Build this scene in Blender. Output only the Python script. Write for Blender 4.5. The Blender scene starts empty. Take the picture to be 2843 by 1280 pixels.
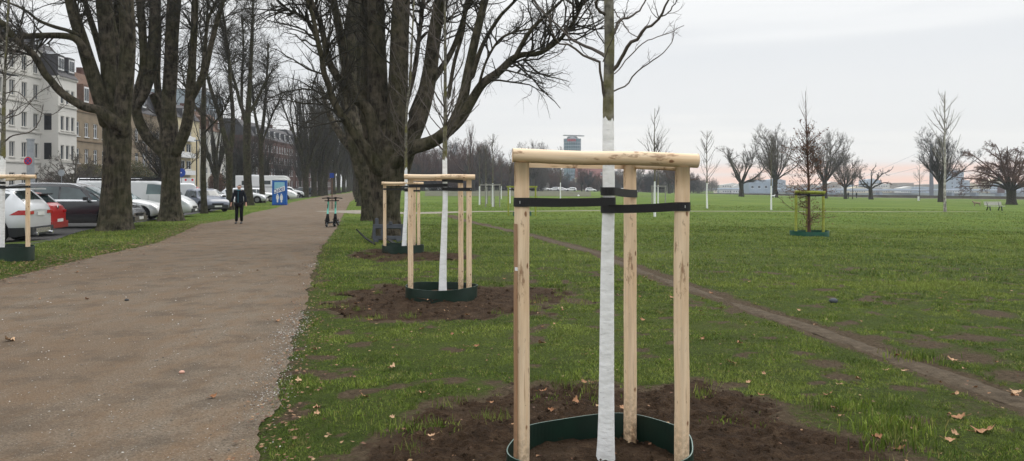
import bpy, math, random
import numpy as np
from mathutils import Vector, Matrix
R = math.radians
SC = bpy.context.scene
COL = SC.collection
# ------------------------------------------------------------------ camera, sky, sun
F, CX, YH, H = 2100.0, 1421.5, 517.0, 1.63      # focal length / principal column / horizon row (px of the photo), eye height
cd = bpy.data.cameras.new('camera'); cam = bpy.data.objects.new('camera', cd); COL.objects.link(cam)
cam.location = (0, 0, H); cam.rotation_euler = (R(90), 0, 0)
cd.sensor_width = 36; cd.lens = F / 2843 * 36; cd.shift_y = (YH - 640) / 2843
cd.clip_start = 0.05; cd.clip_end = 6000
SC.camera = cam
SC.view_settings.view_transform = 'Standard'; SC.view_settings.look = 'None'
SC.view_settings.exposure = 0.48; SC.view_settings.gamma = 1
SC.cycles.max_bounces = 6; SC.cycles.volume_bounces = 0; SC.cycles.transparent_max_bounces = 6
SC.cycles.use_denoising = True
W = bpy.data.worlds.new('World'); SC.world = W; W.use_nodes = True
SUN_EL, SUN_AZ = 48, 25
def world():
    nt = W.node_tree; N = nt.nodes; L = nt.links; N.clear()
    out = N.new('ShaderNodeOutputWorld'); bg = N.new('ShaderNodeBackground'); bg.inputs['Strength'].default_value = 0.1
    sky = N.new('ShaderNodeTexSky'); sky.sky_type = 'NISHITA'; sky.sun_disc = False
    sky.sun_elevation = R(SUN_EL); sky.sun_rotation = R(SUN_AZ)
    tc = N.new('ShaderNodeTexCoord'); sep = N.new('ShaderNodeSeparateXYZ'); L.new(tc.outputs['Generated'], sep.inputs[0])
    cr = N.new('ShaderNodeValToRGB'); cr.color_ramp.interpolation = 'EASE'
    mp = N.new('ShaderNodeMath'); mp.operation = 'MULTIPLY'; mp.inputs[1].default_value = 1.0
    L.new(sep.outputs['Z'], mp.inputs[0])
    # cloud layers: long flat streaks
    mapn = N.new('ShaderNodeMapping'); mapn.inputs['Scale'].default_value = (1.2, 1.2, 16)
    L.new(tc.outputs['Generated'], mapn.inputs[0])
    no = N.new('ShaderNodeTexNoise'); no.inputs['Scale'].default_value = 1.3; no.inputs['Detail'].default_value = 4
    L.new(mapn.outputs[0], no.inputs['Vector'])
    wob = N.new('ShaderNodeMath'); wob.operation = 'MULTIPLY_ADD'; wob.inputs[1].default_value = 0.20; wob.inputs[2].default_value = -0.10
    L.new(no.outputs['Fac'], wob.inputs[0])
    ad = N.new('ShaderNodeMath'); ad.operation = 'ADD'; L.new(mp.outputs[0], ad.inputs[0]); L.new(wob.outputs[0], ad.inputs[1])
    L.new(ad.outputs[0], cr.inputs['Fac'])
    e = cr.color_ramp.elements
    st = [(0.0, (.78, .775, .77)), (.055, (.88, .865, .84)), (.10, (.785, .785, .785)), (.17, (.76, .768, .775)), (.24, (.87, .87, .86)), (.5, (.84, .845, .85)), (1, (.84, .85, .86))]
    e[0].position = 0; e[0].color = (*st[0][1], 1); e[1].position = 1; e[1].color = (*st[-1][1], 1)
    for p, c in st[1:-1]:
        x = e.new(p); x.color = (*c, 1)
    # sunset band low on the right-hand horizon
    band = N.new('ShaderNodeValToRGB'); b = band.color_ramp.elements
    b[0].position = 0.0; b[0].color = (.75, .75, .75, 1); b[1].position = 0.040; b[1].color = (0, 0, 0, 1)
    x = b.new(.009); x.color = (1, 1, 1, 1); x = b.new(.0155); x.color = (.45, .45, .45, 1); x = b.new(.022); x.color = (.95, .95, .95, 1); x = b.new(.030); x.color = (.1, .1, .1, 1)
    wob2 = N.new('ShaderNodeMath'); wob2.operation = 'MULTIPLY_ADD'; wob2.inputs[1].default_value = 0.022; wob2.inputs[2].default_value = -0.011
    L.new(no.outputs['Fac'], wob2.inputs[0])
    ad2 = N.new('ShaderNodeMath'); ad2.operation = 'ADD'; L.new(sep.outputs['Z'], ad2.inputs[0]); L.new(wob2.outputs[0], ad2.inputs[1])
    L.new(ad2.outputs[0], band.inputs['Fac'])
    az = N.new('ShaderNodeMapRange'); az.inputs['From Min'].default_value = 0.08; az.inputs['From Max'].default_value = 0.30
    L.new(sep.outputs['X'], az.inputs['Value'])
    azm = N.new('ShaderNodeMath'); azm.operation = 'MULTIPLY'; L.new(az.outputs[0], azm.inputs[0]); L.new(band.outputs['Color'], azm.inputs[1])
    front = N.new('ShaderNodeMath'); front.operation = 'GREATER_THAN'; front.inputs[1].default_value = 0.0; L.new(sep.outputs['Y'], front.inputs[0])
    azf = N.new('ShaderNodeMath'); azf.operation = 'MULTIPLY'; L.new(azm.outputs[0], azf.inputs[0]); L.new(front.outputs[0], azf.inputs[1])
    pk = N.new('ShaderNodeMix'); pk.data_type = 'RGBA'; L.new(azf.outputs[0], pk.inputs[0]); L.new(cr.outputs['Color'], pk.inputs[6]); pk.inputs[7].default_value = (1.05, .64, .46, 1)
    sc = N.new('ShaderNodeVectorMath'); sc.operation = 'SCALE'; L.new(pk.outputs[2], sc.inputs[0])
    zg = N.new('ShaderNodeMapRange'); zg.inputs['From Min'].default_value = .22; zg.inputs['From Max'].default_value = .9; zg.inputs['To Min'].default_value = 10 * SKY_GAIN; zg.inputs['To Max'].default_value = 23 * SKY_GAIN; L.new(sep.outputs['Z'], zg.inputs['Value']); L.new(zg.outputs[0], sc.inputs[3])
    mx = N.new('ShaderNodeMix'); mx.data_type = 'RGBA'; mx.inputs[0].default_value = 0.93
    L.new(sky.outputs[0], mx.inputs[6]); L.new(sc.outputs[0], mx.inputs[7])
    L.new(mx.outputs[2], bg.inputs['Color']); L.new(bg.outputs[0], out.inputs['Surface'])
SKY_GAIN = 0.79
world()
sd = bpy.data.lights.new('sun', 'SUN'); sd.energy = 1.2; sd.angle = R(40); sd.color = (1, .95, .88)
so = bpy.data.objects.new('sun', sd); COL.objects.link(so)
_d = Vector((math.sin(R(SUN_AZ)) * math.cos(R(SUN_EL)), math.cos(R(SUN_AZ)) * math.cos(R(SUN_EL)), math.sin(R(SUN_EL))))
so.rotation_euler = _d.to_track_quat('Z', 'Y').to_euler()

# ------------------------------------------------------------------ helpers
rng = np.random.default_rng(7)
def terrain(x, y):
    x = np.asarray(x, float); y = np.asarray(y, float)
    z = -0.019 * np.clip(x - 6, 0, None) * np.clip((y - 6) / 14, 0, 1)
    z = np.maximum(z, -2.0 + 0 * z)
    # slight bank under the planted verge left of the path
    ex = -6.0 - 0.22 * y
    z = z + 0.15 * np.clip((ex - x) / 1.0, 0, 1) * np.clip((26 - y) / 6, 0, 1) * np.clip((x + 15 - 0 * y) / 2.0, 0, 1)
    # beyond the quay the ground falls to the river bed
    q = (x - 83) * 0.8437 + (y - 300) * 0.5368      # >0 riverside
    z = np.where((q > 1.5) & (x > -60), -13.0, z)
    return z
def P(px, py, Y):
    return np.array(((px - CX) / F * Y, Y, H + (YH - py) / F * Y))
def G(px, py):
    Y = H * F / max(py - YH, 2.0)
    for _ in range(12):
        z = float(terrain((px - CX) / F * Y, Y)); Y = 0.5 * Y + 0.5 * (H - z) * F / max(py - YH, 2.0)
    return np.array(((px - CX) / F * Y, Y, z))
def _h(ix, iy, iz):
    n = (ix * 374761393 + iy * 668265263 + iz * 1274126177) & 0xffffffff
    n = ((n ^ (n >> 13)) * 1274126177) & 0xffffffff
    return ((n ^ (n >> 16)) & 0xffff) / 65535.0
def vnoise(x, y, z=0.0):
    x = np.asarray(x, float); y = np.asarray(y, float); z = np.asarray(z, float) + 0 * x
    xi, yi, zi = np.floor(x).astype(np.int64), np.floor(y).astype(np.int64), np.floor(z).astype(np.int64)
    fx, fy, fz = x - xi, y - yi, z - zi
    fx, fy, fz = [t * t * (3 - 2 * t) for t in (fx, fy, fz)]
    r = 0
    for a in (0, 1):
        for b in (0, 1):
            for c in (0, 1):
                r = r + _h(xi + a, yi + b, zi + c) * (fx if a else 1 - fx) * (fy if b else 1 - fy) * (fz if c else 1 - fz)
    return r
def fbm(x, y, z=0.0, o=4):
    s = 0; a = .5
    for i in range(o):
        s = s + a * vnoise(x * 2 ** i + 17 * i, y * 2 ** i + 5 * i, np.asarray(z) * 2 ** i); a *= .5
    return s / (1 - .5 ** o)

class MB:
    """mesh builder: collects shapes, links them as one object"""
    def __init__(s): s.v = []; s.f4 = []; s.f3 = []; s.m4 = []; s.m3 = []; s.ng = []; s.n = 0
    def add(s, v, quads=None, tris=None, mat=0):
        v = np.asarray(v, float).reshape(-1, 3); s.v.append(v)
        if quads is not None and len(quads): q = np.asarray(quads, np.int64) + s.n; s.f4.append(q); s.m4.append(np.full(len(q), mat))
        if tris is not None and len(tris): t = np.asarray(tris, np.int64) + s.n; s.f3.append(t); s.m3.append(np.full(len(t), mat))
        s.n += len(v); return s
    def ngon(s, v, mat=0):
        v = np.asarray(v, float); s.v.append(v); s.ng.append((list(range(s.n, s.n + len(v))), mat)); s.n += len(v)
    def box(s, c, d, rz=0, mat=0, rot=None):
        x, y, z = [t / 2 for t in d]
        v = np.array([(-x, -y, -z), (x, -y, -z), (x, y, -z), (-x, y, -z), (-x, -y, z), (x, -y, z), (x, y, z), (-x, y, z)])
        if rot is not None: v = v @ np.array(rot.to_matrix() if hasattr(rot, 'to_matrix') else rot).T
        elif rz: cz, sz = math.cos(rz), math.sin(rz); v = v @ np.array([(cz, sz, 0), (-sz, cz, 0), (0, 0, 1)])
        return s.add(v + np.asarray(c, float), [(0, 3, 2, 1), (4, 5, 6, 7), (0, 1, 5, 4), (1, 2, 6, 5), (2, 3, 7, 6), (3, 0, 4, 7)], mat=mat)
    def bar(s, a, b, w, d, mat=0, up=(0, 0, 1)):
        a = Vector(a); b = Vector(b); t = (b - a); l = t.length; t.normalize(); u = Vector(up)
        if abs(t.dot(u)) > .95: u = Vector((1, 0, 0))
        sx = t.cross(u).normalized(); sy = sx.cross(t).normalized()
        M = Matrix((sx, t, sy)).transposed()
        return s.box((a + b) / 2, (w, l, d), rot=np.array(M), mat=mat)
    def tube(s, pts, rad, k=8, mat=0, cap=True):
        return s.tubes(np.asarray(pts, float)[None], np.broadcast_to(np.asarray(rad, float), (len(pts),))[None], k, mat, cap)
    def tubes(s, pts, rad, k, mat=0, cap=False):
        Mn, S, _ = pts.shape
        t = np.gradient(pts, axis=1); t /= np.linalg.norm(t, axis=2, keepdims=True) + 1e-9
        m = t.mean(1); ref = np.where(np.abs(m[:, 2:3]) < .8, np.array([[0, 0, 1.]]), np.array([[1., 0.13, 0]]))
        a = np.cross(t, ref[:, None, :]); a /= np.linalg.norm(a, axis=2, keepdims=True) + 1e-9
        b = np.cross(t, a)
        th = np.arange(k) * 2 * math.pi / k
        v = pts[:, :, None, :] + rad[:, :, None, None] * (a[:, :, None, :] * np.cos(th)[None, None, :, None] + b[:, :, None, :] * np.sin(th)[None, None, :, None])
        base = (np.arange(Mn) * S * k)[:, None, None]; i = (np.arange(S - 1) * k)[None, :, None]; j = np.arange(k)[None, None, :]; j2 = (j + 1) % k
        q = np.stack([base + i + j, base + i + j2, base + i + k + j2, base + i + k + j], -1).reshape(-1, 4)
        n0 = s.n; s.add(v, q, mat=mat)
        if cap:
            for m_ in range(Mn):
                for r, fl in ((0, 1), (S - 1, 0)):
                    idx = [n0 + (m_ * S + r) * k + jj for jj in range(k)]
                    s.ng.append((idx[::-1] if not fl else idx, mat))
        return s
    def cyl(s, c, r, h, k=24, mat=0, axis=2, r2=None):
        p = np.zeros((2, 3)); p[0, axis] = -h / 2; p[1, axis] = h / 2
        return s.tube(p + np.asarray(c, float), [r, r if r2 is None else r2], k, mat)
    def prism(s, prof, y0, y1, mat=0, M=None):
        """closed profile (x,z) extruded along y"""
        n = len(prof); v = np.array([(x, y0, z) for x, z in prof] + [(x, y1, z) for x, z in prof], float)
        if M is not None: v = M(v)
        n0 = s.n; s.add(v, [(i, (i + 1) % n, n + (i + 1) % n, n + i) for i in range(n)], mat=mat)
        s.ng.append(([n0 + i for i in range(n)][::-1], mat)); s.ng.append(([n0 + n + i for i in range(n)], mat)); return s
    def build(s, name, mats, parent=None, smooth=False, loc=None):
        me = bpy.data.meshes.new(name)
        if s.n:
            v = np.concatenate(s.v)
            if loc is not None: v = v - np.asarray(loc, float)
            f4 = np.concatenate(s.f4) if s.f4 else np.zeros((0, 4), np.int64); f3 = np.concatenate(s.f3) if s.f3 else np.zeros((0, 3), np.int64)
            ngi = [i for f, _ in s.ng for i in f]; ngl = [len(f) for f, _ in s.ng]
            loops = np.concatenate([f4.ravel(), f3.ravel(), np.array(ngi, np.int64)]).astype(np.int32)
            lens = np.concatenate([np.full(len(f4), 4), np.full(len(f3), 3), np.array(ngl, int)]).astype(np.int32)
            starts = np.concatenate([[0], np.cumsum(lens)[:-1]]).astype(np.int32)
            me.vertices.add(len(v)); me.vertices.foreach_set('co', v.astype(np.float32).ravel())
            me.loops.add(len(loops)); me.loops.foreach_set('vertex_index', loops)
            me.polygons.add(len(lens)); me.polygons.foreach_set('loop_start', starts); me.polygons.foreach_set('loop_total', lens)
            mi = np.concatenate(s.m4 + s.m3 + [np.array([m for _, m in s.ng])]).astype(np.int32) if (s.m4 or s.m3 or s.ng) else None
            me.polygons.foreach_set('material_index', mi)
            me.polygons.foreach_set('use_smooth', np.full(len(lens), bool(smooth)))
            me.update(calc_edges=True); me.validate()
        for m in (mats if isinstance(mats, (list, tuple)) else [mats]): me.materials.append(m)
        o = bpy.data.objects.new(name, me); COL.objects.link(o)
        if parent is not None: o.parent = parent
        if loc is not None: o.location = loc
        return o
def tag(o, label=None, cat=None, group=None, kind=None):
    for k, v in (('label', label), ('category', cat), ('group', group), ('kind', kind)):
        if v: o[k] = v
    return o
def thing(name, loc, rz, label, cat, group=None):
    o = bpy.data.objects.new(name, None); COL.objects.link(o); o.location = loc; o.rotation_euler = (0, 0, rz); o.empty_display_size = .2
    return tag(o, label, cat, group)
def copy_tree(o, parent=None):
    c = o.copy(); COL.objects.link(c); c.parent = parent
    for ch in o.children: copy_tree(ch, c)
    return c

# ------------------------------------------------------------------ materials
class NT:
    def __init__(s, name, rough=.8, spec=.3, metal=0):
        s.m = bpy.data.materials.new(name); s.m.use_nodes = True; s.t = s.m.node_tree; s.N = s.t.nodes; s.L = s.t.links
        s.b = s.N['Principled BSDF']; s.b.inputs['Roughness'].default_value = rough; s.b.inputs['Specular IOR Level'].default_value = spec; s.b.inputs['Metallic'].default_value = metal
        s._tc = None
    def lk(s, a, b): s.L.new(a, b)
    def co(s, kind='Object', scale=(1, 1, 1)):
        if s._tc is None: s._tc = s.N.new('ShaderNodeTexCoord'); s._ge = s.N.new('ShaderNodeNewGeometry')
        o = s._ge.outputs['Position'] if kind == 'World' else s._tc.outputs[kind]
        m = s.N.new('ShaderNodeMapping'); m.inputs['Scale'].default_value = scale; s.lk(o, m.inputs[0]); return m.outputs[0]
    def noise(s, vec, scale, detail=4, rough=.55, dist=0):
        n = s.N.new('ShaderNodeTexNoise'); n.inputs['Scale'].default_value = scale; n.inputs['Detail'].default_value = detail; n.inputs['Roughness'].default_value = rough; n.inputs['Distortion'].default_value = dist
        s.lk(vec, n.inputs['Vector']); return n.outputs['Fac']
    def vor(s, vec, scale, feat='F1'):
        n = s.N.new('ShaderNodeTexVoronoi'); n.inputs['Scale'].default_value = scale; n.feature = feat; s.lk(vec, n.inputs['Vector']); return n.outputs['Distance']
    def ramp(s, fac, stops, interp='LINEAR'):
        r = s.N.new('ShaderNodeValToRGB'); r.color_ramp.interpolation = interp; e = r.color_ramp.elements
        stops = [(p, c if hasattr(c, '__len__') else (c, c, c)) for p, c in stops]
        e[0].position = stops[0][0]; e[0].color = (*stops[0][1], 1); e[1].position = stops[-1][0]; e[1].color = (*stops[-1][1], 1)
        for p, c in stops[1:-1]: x = e.new(p); x.color = (*c, 1)
        s.lk(fac, r.inputs['Fac']); return r.outputs['Color']
    def mix(s, fac, a, b, mode='MIX'):
        m = s.N.new('ShaderNodeMix'); m.data_type = 'RGBA'; m.blend_type = mode
        for k, v in ((0, fac), (6, a), (7, b)):
            if hasattr(v, 'is_output'): s.lk(v, m.inputs[k])
            elif k == 0: m.inputs[0].default_value = v
            else: m.inputs[k].default_value = (*v, 1) if len(v) == 3 else v
        return m.outputs[2]
    def math(s, op, a, b=None, c=None):
        m = s.N.new('ShaderNodeMath'); m.operation = op
        for i, v in enumerate((a, b, c)):
            if v is None: continue
            if hasattr(v, 'is_output'): s.lk(v, m.inputs[i])
            else: m.inputs[i].default_value = v
        return m.outputs[0]
    def sep(s, vec):
        m = s.N.new('ShaderNodeSeparateXYZ'); s.lk(vec, m.inputs[0]); return m.outputs
    def col(s, c):
        if hasattr(c, 'is_output'): s.lk(c, s.b.inputs['Base Color'])
        else: s.b.inputs['Base Color'].default_value = (*c, 1)
        return s
    def bump(s, h, dist=.02, strength=1):
        b = s.N.new('ShaderNodeBump'); b.inputs['Distance'].default_value = dist; b.inputs['Strength'].default_value = strength
        s.lk(h, b.inputs['Height']); s.lk(b.outputs[0], s.b.inputs['Normal']); return s
def plain(name, c, rough=.7, spec=.3, metal=0, vary=.12, scale=3.0, coat=0):
    n = NT(name, rough, spec, metal)
    f = n.noise(n.co('Object'), scale, 5)
    n.col(n.ramp(f, [(.3, tuple(x * (1 - vary) for x in c)), (.7, tuple(min(1, x * (1 + vary)) for x in c))]))
    if coat: n.b.inputs['Coat Weight'].default_value = coat; n.b.inputs['Coat Roughness'].default_value = .08
    return n.m
def bark(name, dark, light, moss, mossamt=.5, sc=1.0, bump=.05):
    n = NT(name, .95, .15)
    v = n.co('World', (1, 1, .22)); v1 = n.co('World')
    ridges = n.noise(v, 14 * sc, 6, .65, .3); big = n.noise(v1, 1.3 * sc, 4); pat = n.noise(v1, 5 * sc, 5)
    c = n.ramp(ridges, [(.35, dark), (.5, tuple((a * 1.2 + b * .8) / 2 for a, b in zip(dark, light))), (.67, light)])
    c = n.mix(n.ramp(pat, [(.45, 0), (.7, 1)]), c, tuple(x * 1.35 for x in light))
    c = n.mix(n.math('MULTIPLY', n.ramp(big, [(.4, 0), (.65, 1)]), mossamt), c, moss)
    n.col(c).bump(n.math('ADD', ridges, n.math('MULTIPLY', pat, .5)), bump)
    return n.m
M = {}
M['bark'] = bark('bark_old', (.009, .0075, .0055), (.098, .083, .062), (.052, .054, .020), .5, .8, .10)
M['bark_mid'] = bark('bark_mid', (.014, .012, .009), (.058, .050, .037), (.055, .062, .027), .45)
M['twig'] = plain('twig', (.048, .044, .036), .9, .15, vary=.4, scale=.8)
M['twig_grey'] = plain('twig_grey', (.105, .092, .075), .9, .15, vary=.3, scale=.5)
M['twig_red'] = plain('twig_red', (.10, .058, .042), .9, .15, vary=.4, scale=.5)
M['twig_young'] = plain('twig_young', (.095, .082, .072), .85, .2, vary=.35, scale=2)
def young():
    n = NT('young_bark', .8, .2)
    o = n.co('Object'); z = n.sep(o)[2]
    ed = n.noise(n.co('Object', (9, 9, 2.2)), 2.5, 3)
    h = n.math('SUBTRACT', z, n.math('MULTIPLY_ADD', ed, .30, 1.90))
    m = n.ramp(n.math('MULTIPLY_ADD', h, 40, .5), [(.4, 0), (.6, 1)])
    spots = n.noise(n.co('Object'), 22, 5, .6); lich = n.noise(n.co('Object'), 4, 4)
    bk = n.ramp(spots, [(.35, (.06, .056, .046)), (.55, (.16, .15, .122)), (.75, (.27, .26, .22))])
    bk = n.mix(n.ramp(lich, [(.48, 0), (.66, .8)]), bk, (.15, .14, .035))
    tex = n.noise(n.co('Object', (1, 1, 3)), 9, 6)
    wh = n.ramp(tex, [(.3, (.70, .71, .70)), (.5, (.82, .83, .83)), (.7, (.87, .88, .88))])
    cr = n.ramp(n.noise(n.co('Object', (1, 1, 7)), 11, 4, .7, .6), [(.27, .45), (.34, 1)])
    wh = n.mix(1.0, wh, cr, 'MULTIPLY')
    n.col(n.mix(m, wh, bk)).bump(n.math('ADD', spots, n.math('MULTIPLY', tex, 1.2)), .006)
    return n.m
M['young'] = young()
def wood(name, base, axis):
    n = NT(name, .62, .3)
    s1 = [1, 1, 1]; s1[axis] = .05
    v = n.co('Object', tuple(s1)); o = n.co('Object')
    g = n.noise(v, 60, 5, .6, .4); g2 = n.noise(v, 14, 4, .6, .8); big = n.noise(o, 2.2, 4)
    c = n.ramp(g, [(.3, tuple(x * .78 for x in base)), (.6, base)])
    c = n.mix(n.ramp(g2, [(.42, 0), (.62, .55)]), c, (base[0] * .82, base[1] * .68, base[2] * .52))
    c = n.mix(n.ramp(big, [(.5, 0), (.7, .45)]), c, (base[0] * .78, base[1] * .58, base[2] * .40))
    c = n.mix(n.ramp(n.noise(v, 34, 3, .5), [(.66, 0), (.70, .6)]), c, (base[0] * .38, base[1] * .28, base[2] * .2))
    s2 = [1, 1, 1]; s2[axis] = .55
    k = n.math('ADD', n.vor(n.co('Object', tuple(s2)), 12), n.math('MULTIPLY_ADD', n.noise(o, 60, 2), .08, -.04))
    c = n.mix(n.ramp(k, [(.07, 1), (.125, 0)]), c, (.24, .12, .06))
    c = n.mix(n.ramp(n.noise(n.co('Object', tuple(.35 if i == axis else 1 for i in range(3))), 70, 3, .6), [(.70, 0), (.76, .75)]), c, (.20, .10, .05))
    st = n.noise(n.co('Object', tuple(.5 if i == axis else 1.6 for i in range(3))), 9, 6, .7)
    c = n.mix(n.ramp(st, [(.575, 0), (.63, .75)]), c, (.24, .13, .07))
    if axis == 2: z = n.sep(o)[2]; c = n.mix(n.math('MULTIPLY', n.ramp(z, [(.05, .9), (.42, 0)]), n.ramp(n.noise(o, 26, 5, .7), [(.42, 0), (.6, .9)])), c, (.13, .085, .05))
    n.col(c).bump(g, .0015); return n.m
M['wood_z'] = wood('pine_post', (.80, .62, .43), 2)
M['wood_x'] = wood('pine_rail', (.82, .65, .46), 0)
M['wood_end'] = plain('pine_end_grain', (.60, .42, .25), .8, vary=.25, scale=30)
M['wood_yel'] = plain('weathered_green_wood', (.30, .33, .06), .8, vary=.3, scale=12)
M['bench'] = plain('silvery_bench_wood', (.46, .45, .43), .8, .2, vary=.15, scale=6)
M['wood_grey'] = plain('weathered_grey_wood', (.28, .27, .25), .85, vary=.3, scale=10)
M['wood_stain'] = wood('stained_pine', (.36, .22, .13), 2)
def strap():
    n = NT('black_strap', .55, .3); w = n.noise(n.co('Object', (1, 1, 1)), 220, 2); n.col(n.ramp(w, [(.3, (.008, .008, .009)), (.7, (.022, .022, .024))])).bump(w, .0006); return n.m
M['strap'] = strap()
M['staple'] = plain('zinc_staple', (.6, .6, .6), .35, .5, .8)
M['ring'] = plain('dark_green_plastic', (.005, .020, .013), .42, .45, vary=.3, scale=6)
M['ring_edge'] = plain('pale_plastic_edge', (.12, .18, .16), .5, .4)
M['ring2'] = plain('green_plastic', (.012, .085, .055), .5, .4, vary=.2, scale=4)
M['twig_pale'] = plain('pale_twig', (.20, .185, .16), .85, .2, vary=.3, scale=1)
M['young2'] = bark('pale_birch_bark', (.10, .09, .08), (.46, .44, .40), (.3, .29, .22), .2)
def soil():
    n = NT('turned_soil', .95, .1)
    w = n.co('World'); a = n.noise(w, 7, 8, .7); b = n.noise(w, 38, 6, .7); f = n.noise(w, 1.7, 3)
    c = n.ramp(a, [(.3, (.022, .013, .007)), (.5, (.070, .043, .025)), (.72, (.130, .085, .052))])
    c = n.mix(n.ramp(b, [(.3, .55), (.55, 0)]), c, (.014, .009, .006))
    c = n.mix(n.ramp(f, [(.5, 0), (.7, .5)]), c, (.10, .070, .046))
    c = n.mix(n.ramp(n.noise(w, 110, 4, .7), [(.32, .7), (.5, 0)]), c, (.016, .010, .006))
    n.col(c).bump(n.math('ADD', a, n.math('MULTIPLY', b, .9)), .08); return n.m
M['soil'] = soil()
def gravel():
    n = NT('gravel', .93, .15)
    w = n.co('World'); st = n.co('World', (1.0, .45, 1))
    fine = n.noise(w, 55, 5, .75); mid = n.noise(st, 3.2, 6, .65); big = n.noise(st, .55, 4, .6); v = n.vor(w, 60)
    c = n.ramp(fine, [(.28, (.054, .042, .031)), (.5, (.155, .124, .092)), (.72, (.275, .228, .176))])
    c = n.mix(n.ramp(mid, [(.44, 0), (.64, .62)]), c, (.158, .100, .056))
    c = n.mix(n.ramp(big, [(.42, 0), (.62, .55)]), c, (.128, .088, .056))
    c = n.mix(n.ramp(n.noise(w, 1.6, 5, .7), [(.36, .6), (.52, 0)]), c, (.078, .061, .045))
    c = n.mix(n.ramp(n.noise(n.co('World'), 110, 2, .5), [(.68, 0), (.76, .8)]), c, (.42, .40, .37))
    c = n.mix(n.ramp(n.noise(n.co('World'), 75, 3, .5), [(.26, .8), (.34, 0)]), c, (.03, .024, .02))
    n.col(c).bump(n.math('ADD', fine, n.math('MULTIPLY', v, .8)), .012); return n.m
M['gravel'] = gravel()
def trodden():
    n = NT('trodden_earth', .95, .12)
    w = n.co('World'); a = n.noise(w, 9, 7, .7); b = n.noise(w, 60, 4, .7)
    c = n.ramp(a, [(.3, (.045, .034, .022)), (.7, (.125, .098, .068))]); c = n.mix(n.ramp(b, [(.3, .5), (.5, 0)]), c, (.035, .026, .016))
    n.col(c).bump(n.math('ADD', a, b), .015); return n.m
M['trodden'] = trodden()
M['pale_path'] = plain('pale_path', (.22, .20, .165), .95, .1, vary=.25, scale=1.5)
def asphalt():
    n = NT('asphalt', .9, .2); w = n.co('World'); a = n.noise(w, 80, 3); b = n.noise(w, .8, 4)
    n.col(n.mix(n.ramp(b, [(.4, 0), (.7, .5)]), n.ramp(a, [(.3, (.030, .030, .031)), (.7, (.065, .064, .063))]), (.08, .076, .07))).bump(a, .004); return n.m
M['asphalt'] = asphalt()
def lawn():
    n = NT('lawn_ground', .95, .1)
    w = n.co('World'); st = n.co('World', (.5, 1.0, 1))
    fine = n.noise(w, 32, 7, .72); mid = n.noise(w, 2.6, 6, .62); big = n.noise(st, .16, 5, .6); far = n.noise(st, .7, 5, .65)
    c = n.ramp(fine, [(.3, (.028, .052, .006)), (.5, (.076, .126, .013)), (.7, (.155, .215, .030))])
    c = n.mix(n.ramp(mid, [(.42, 0), (.62, .55)]), c, (.098, .150, .020))
    c = n.mix(n.ramp(far, [(.40, 0), (.62, .6)]), c, (.040, .080, .010))
    c = n.mix(n.ramp(big, [(.45, 0), (.62, .6)]), c, (.130, .170, .030))
    c = n.mix(n.ramp(n.noise(w, 6.5, 5, .7), [(.60, 0), (.72, .5)]), c, (.075, .062, .030))
    th = n.N.new('ShaderNodeAttribute'); th.attribute_name = 'thatch'
    c = n.mix(n.math('MULTIPLY', th.outputs['Fac'], n.ramp(fine, [(.35, .85), (.7, .35)])), c, (.026, .030, .009))
    at = n.N.new('ShaderNodeAttribute'); at.attribute_name = 'wear'
    e = n.ramp(n.math('ADD', at.outputs['Fac'], n.math('MULTIPLY_ADD', n.noise(w, 18, 6, .75), .9, -.45)), [(.38, 0), (.62, 1)])
    dirt = n.ramp(n.noise(w, 24, 6, .7), [(.3, (.036, .026, .014)), (.7, (.120, .088, .056))])
    n.col(n.mix(e, c, dirt)).bump(n.math('ADD', fine, n.math('MULTIPLY', mid, .5)), .05); return n.m
M['lawn'] = lawn()
def blade(name, lo, mid, hi, dry, patchy=False):
    n = NT(name, .7, .25)
    g = n.N.new('ShaderNodeNewGeometry'); rr = g.outputs['Random Per Island']
    w = n.co('World'); big = n.noise(w, .9, 4, .6)
    c = n.ramp(rr, [(0, lo), (.45, mid), (.86, hi), (.93, dry), (1, dry)])
    if not patchy: n.col(c); return n.m
    c = n.mix(n.ramp(big, [(.42, 0), (.62, .55)]), c, tuple(x * 1.0 for x in hi))
    c = n.mix(n.ramp(n.noise(w, 2.3, 5, .65), [(.44, 0), (.62, .75)]), c, tuple(x * .9 for x in lo))
    c = n.mix(n.ramp(n.noise(n.co('World', (.35, 1, 1)), .45, 4, .6), [(.46, 0), (.60, .6)]), c, (.24, .29, .06))
    c = n.mix(n.ramp(n.noise(w, 5.5, 4, .65), [(.56, 0), (.68, .5)]), c, dry)
    n.col(c); return n.m
M['grass'] = blade('grass_blades', (.034, .068, .007), (.094, .158, .014), (.22, .29, .044), (.33, .27, .11), True)
def leafmat():
    n = NT('dry_leaf', .8, .2); oi = n.N.new('ShaderNodeObjectInfo'); f = n.noise(n.co('Object'), 25, 5)
    c = n.ramp(oi.outputs['Random'], [(0, (.24, .11, .05)), (.35, (.40, .23, .13)), (.7, (.50, .34, .21)), (1, (.30, .16, .08))])
    n.col(n.mix(n.ramp(f, [(.35, .5), (.6, 0)]), c, (.11, .05, .025))).bump(f, .003); return n.m
M['leaf'] = leafmat()
M['litter'] = blade('leaf_litter', (.06, .03, .018), (.14, .07, .04), (.22, .12, .06), (.3, .2, .11))
M['stone'] = blade('loose_stones', (.10, .085, .07), (.22, .20, .17), (.38, .35, .31), (.56, .54, .5))
M['hblf'] = blade('withered_leaves', (.08, .035, .024), (.15, .07, .045), (.21, .11, .065), (.26, .16, .09))
def glass(name, c=(.03, .035, .04), rough=.08):
    n = NT(name, rough, .6); f = n.noise(n.co('Object'), .9, 3); n.col(n.ramp(f, [(.35, c), (.65, tuple(x * 2.0 for x in c))])); return n.m
M['glass'] = glass('window_glass'); M['carglass'] = glass('car_glass', (.018, .026, .028), .05)
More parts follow.
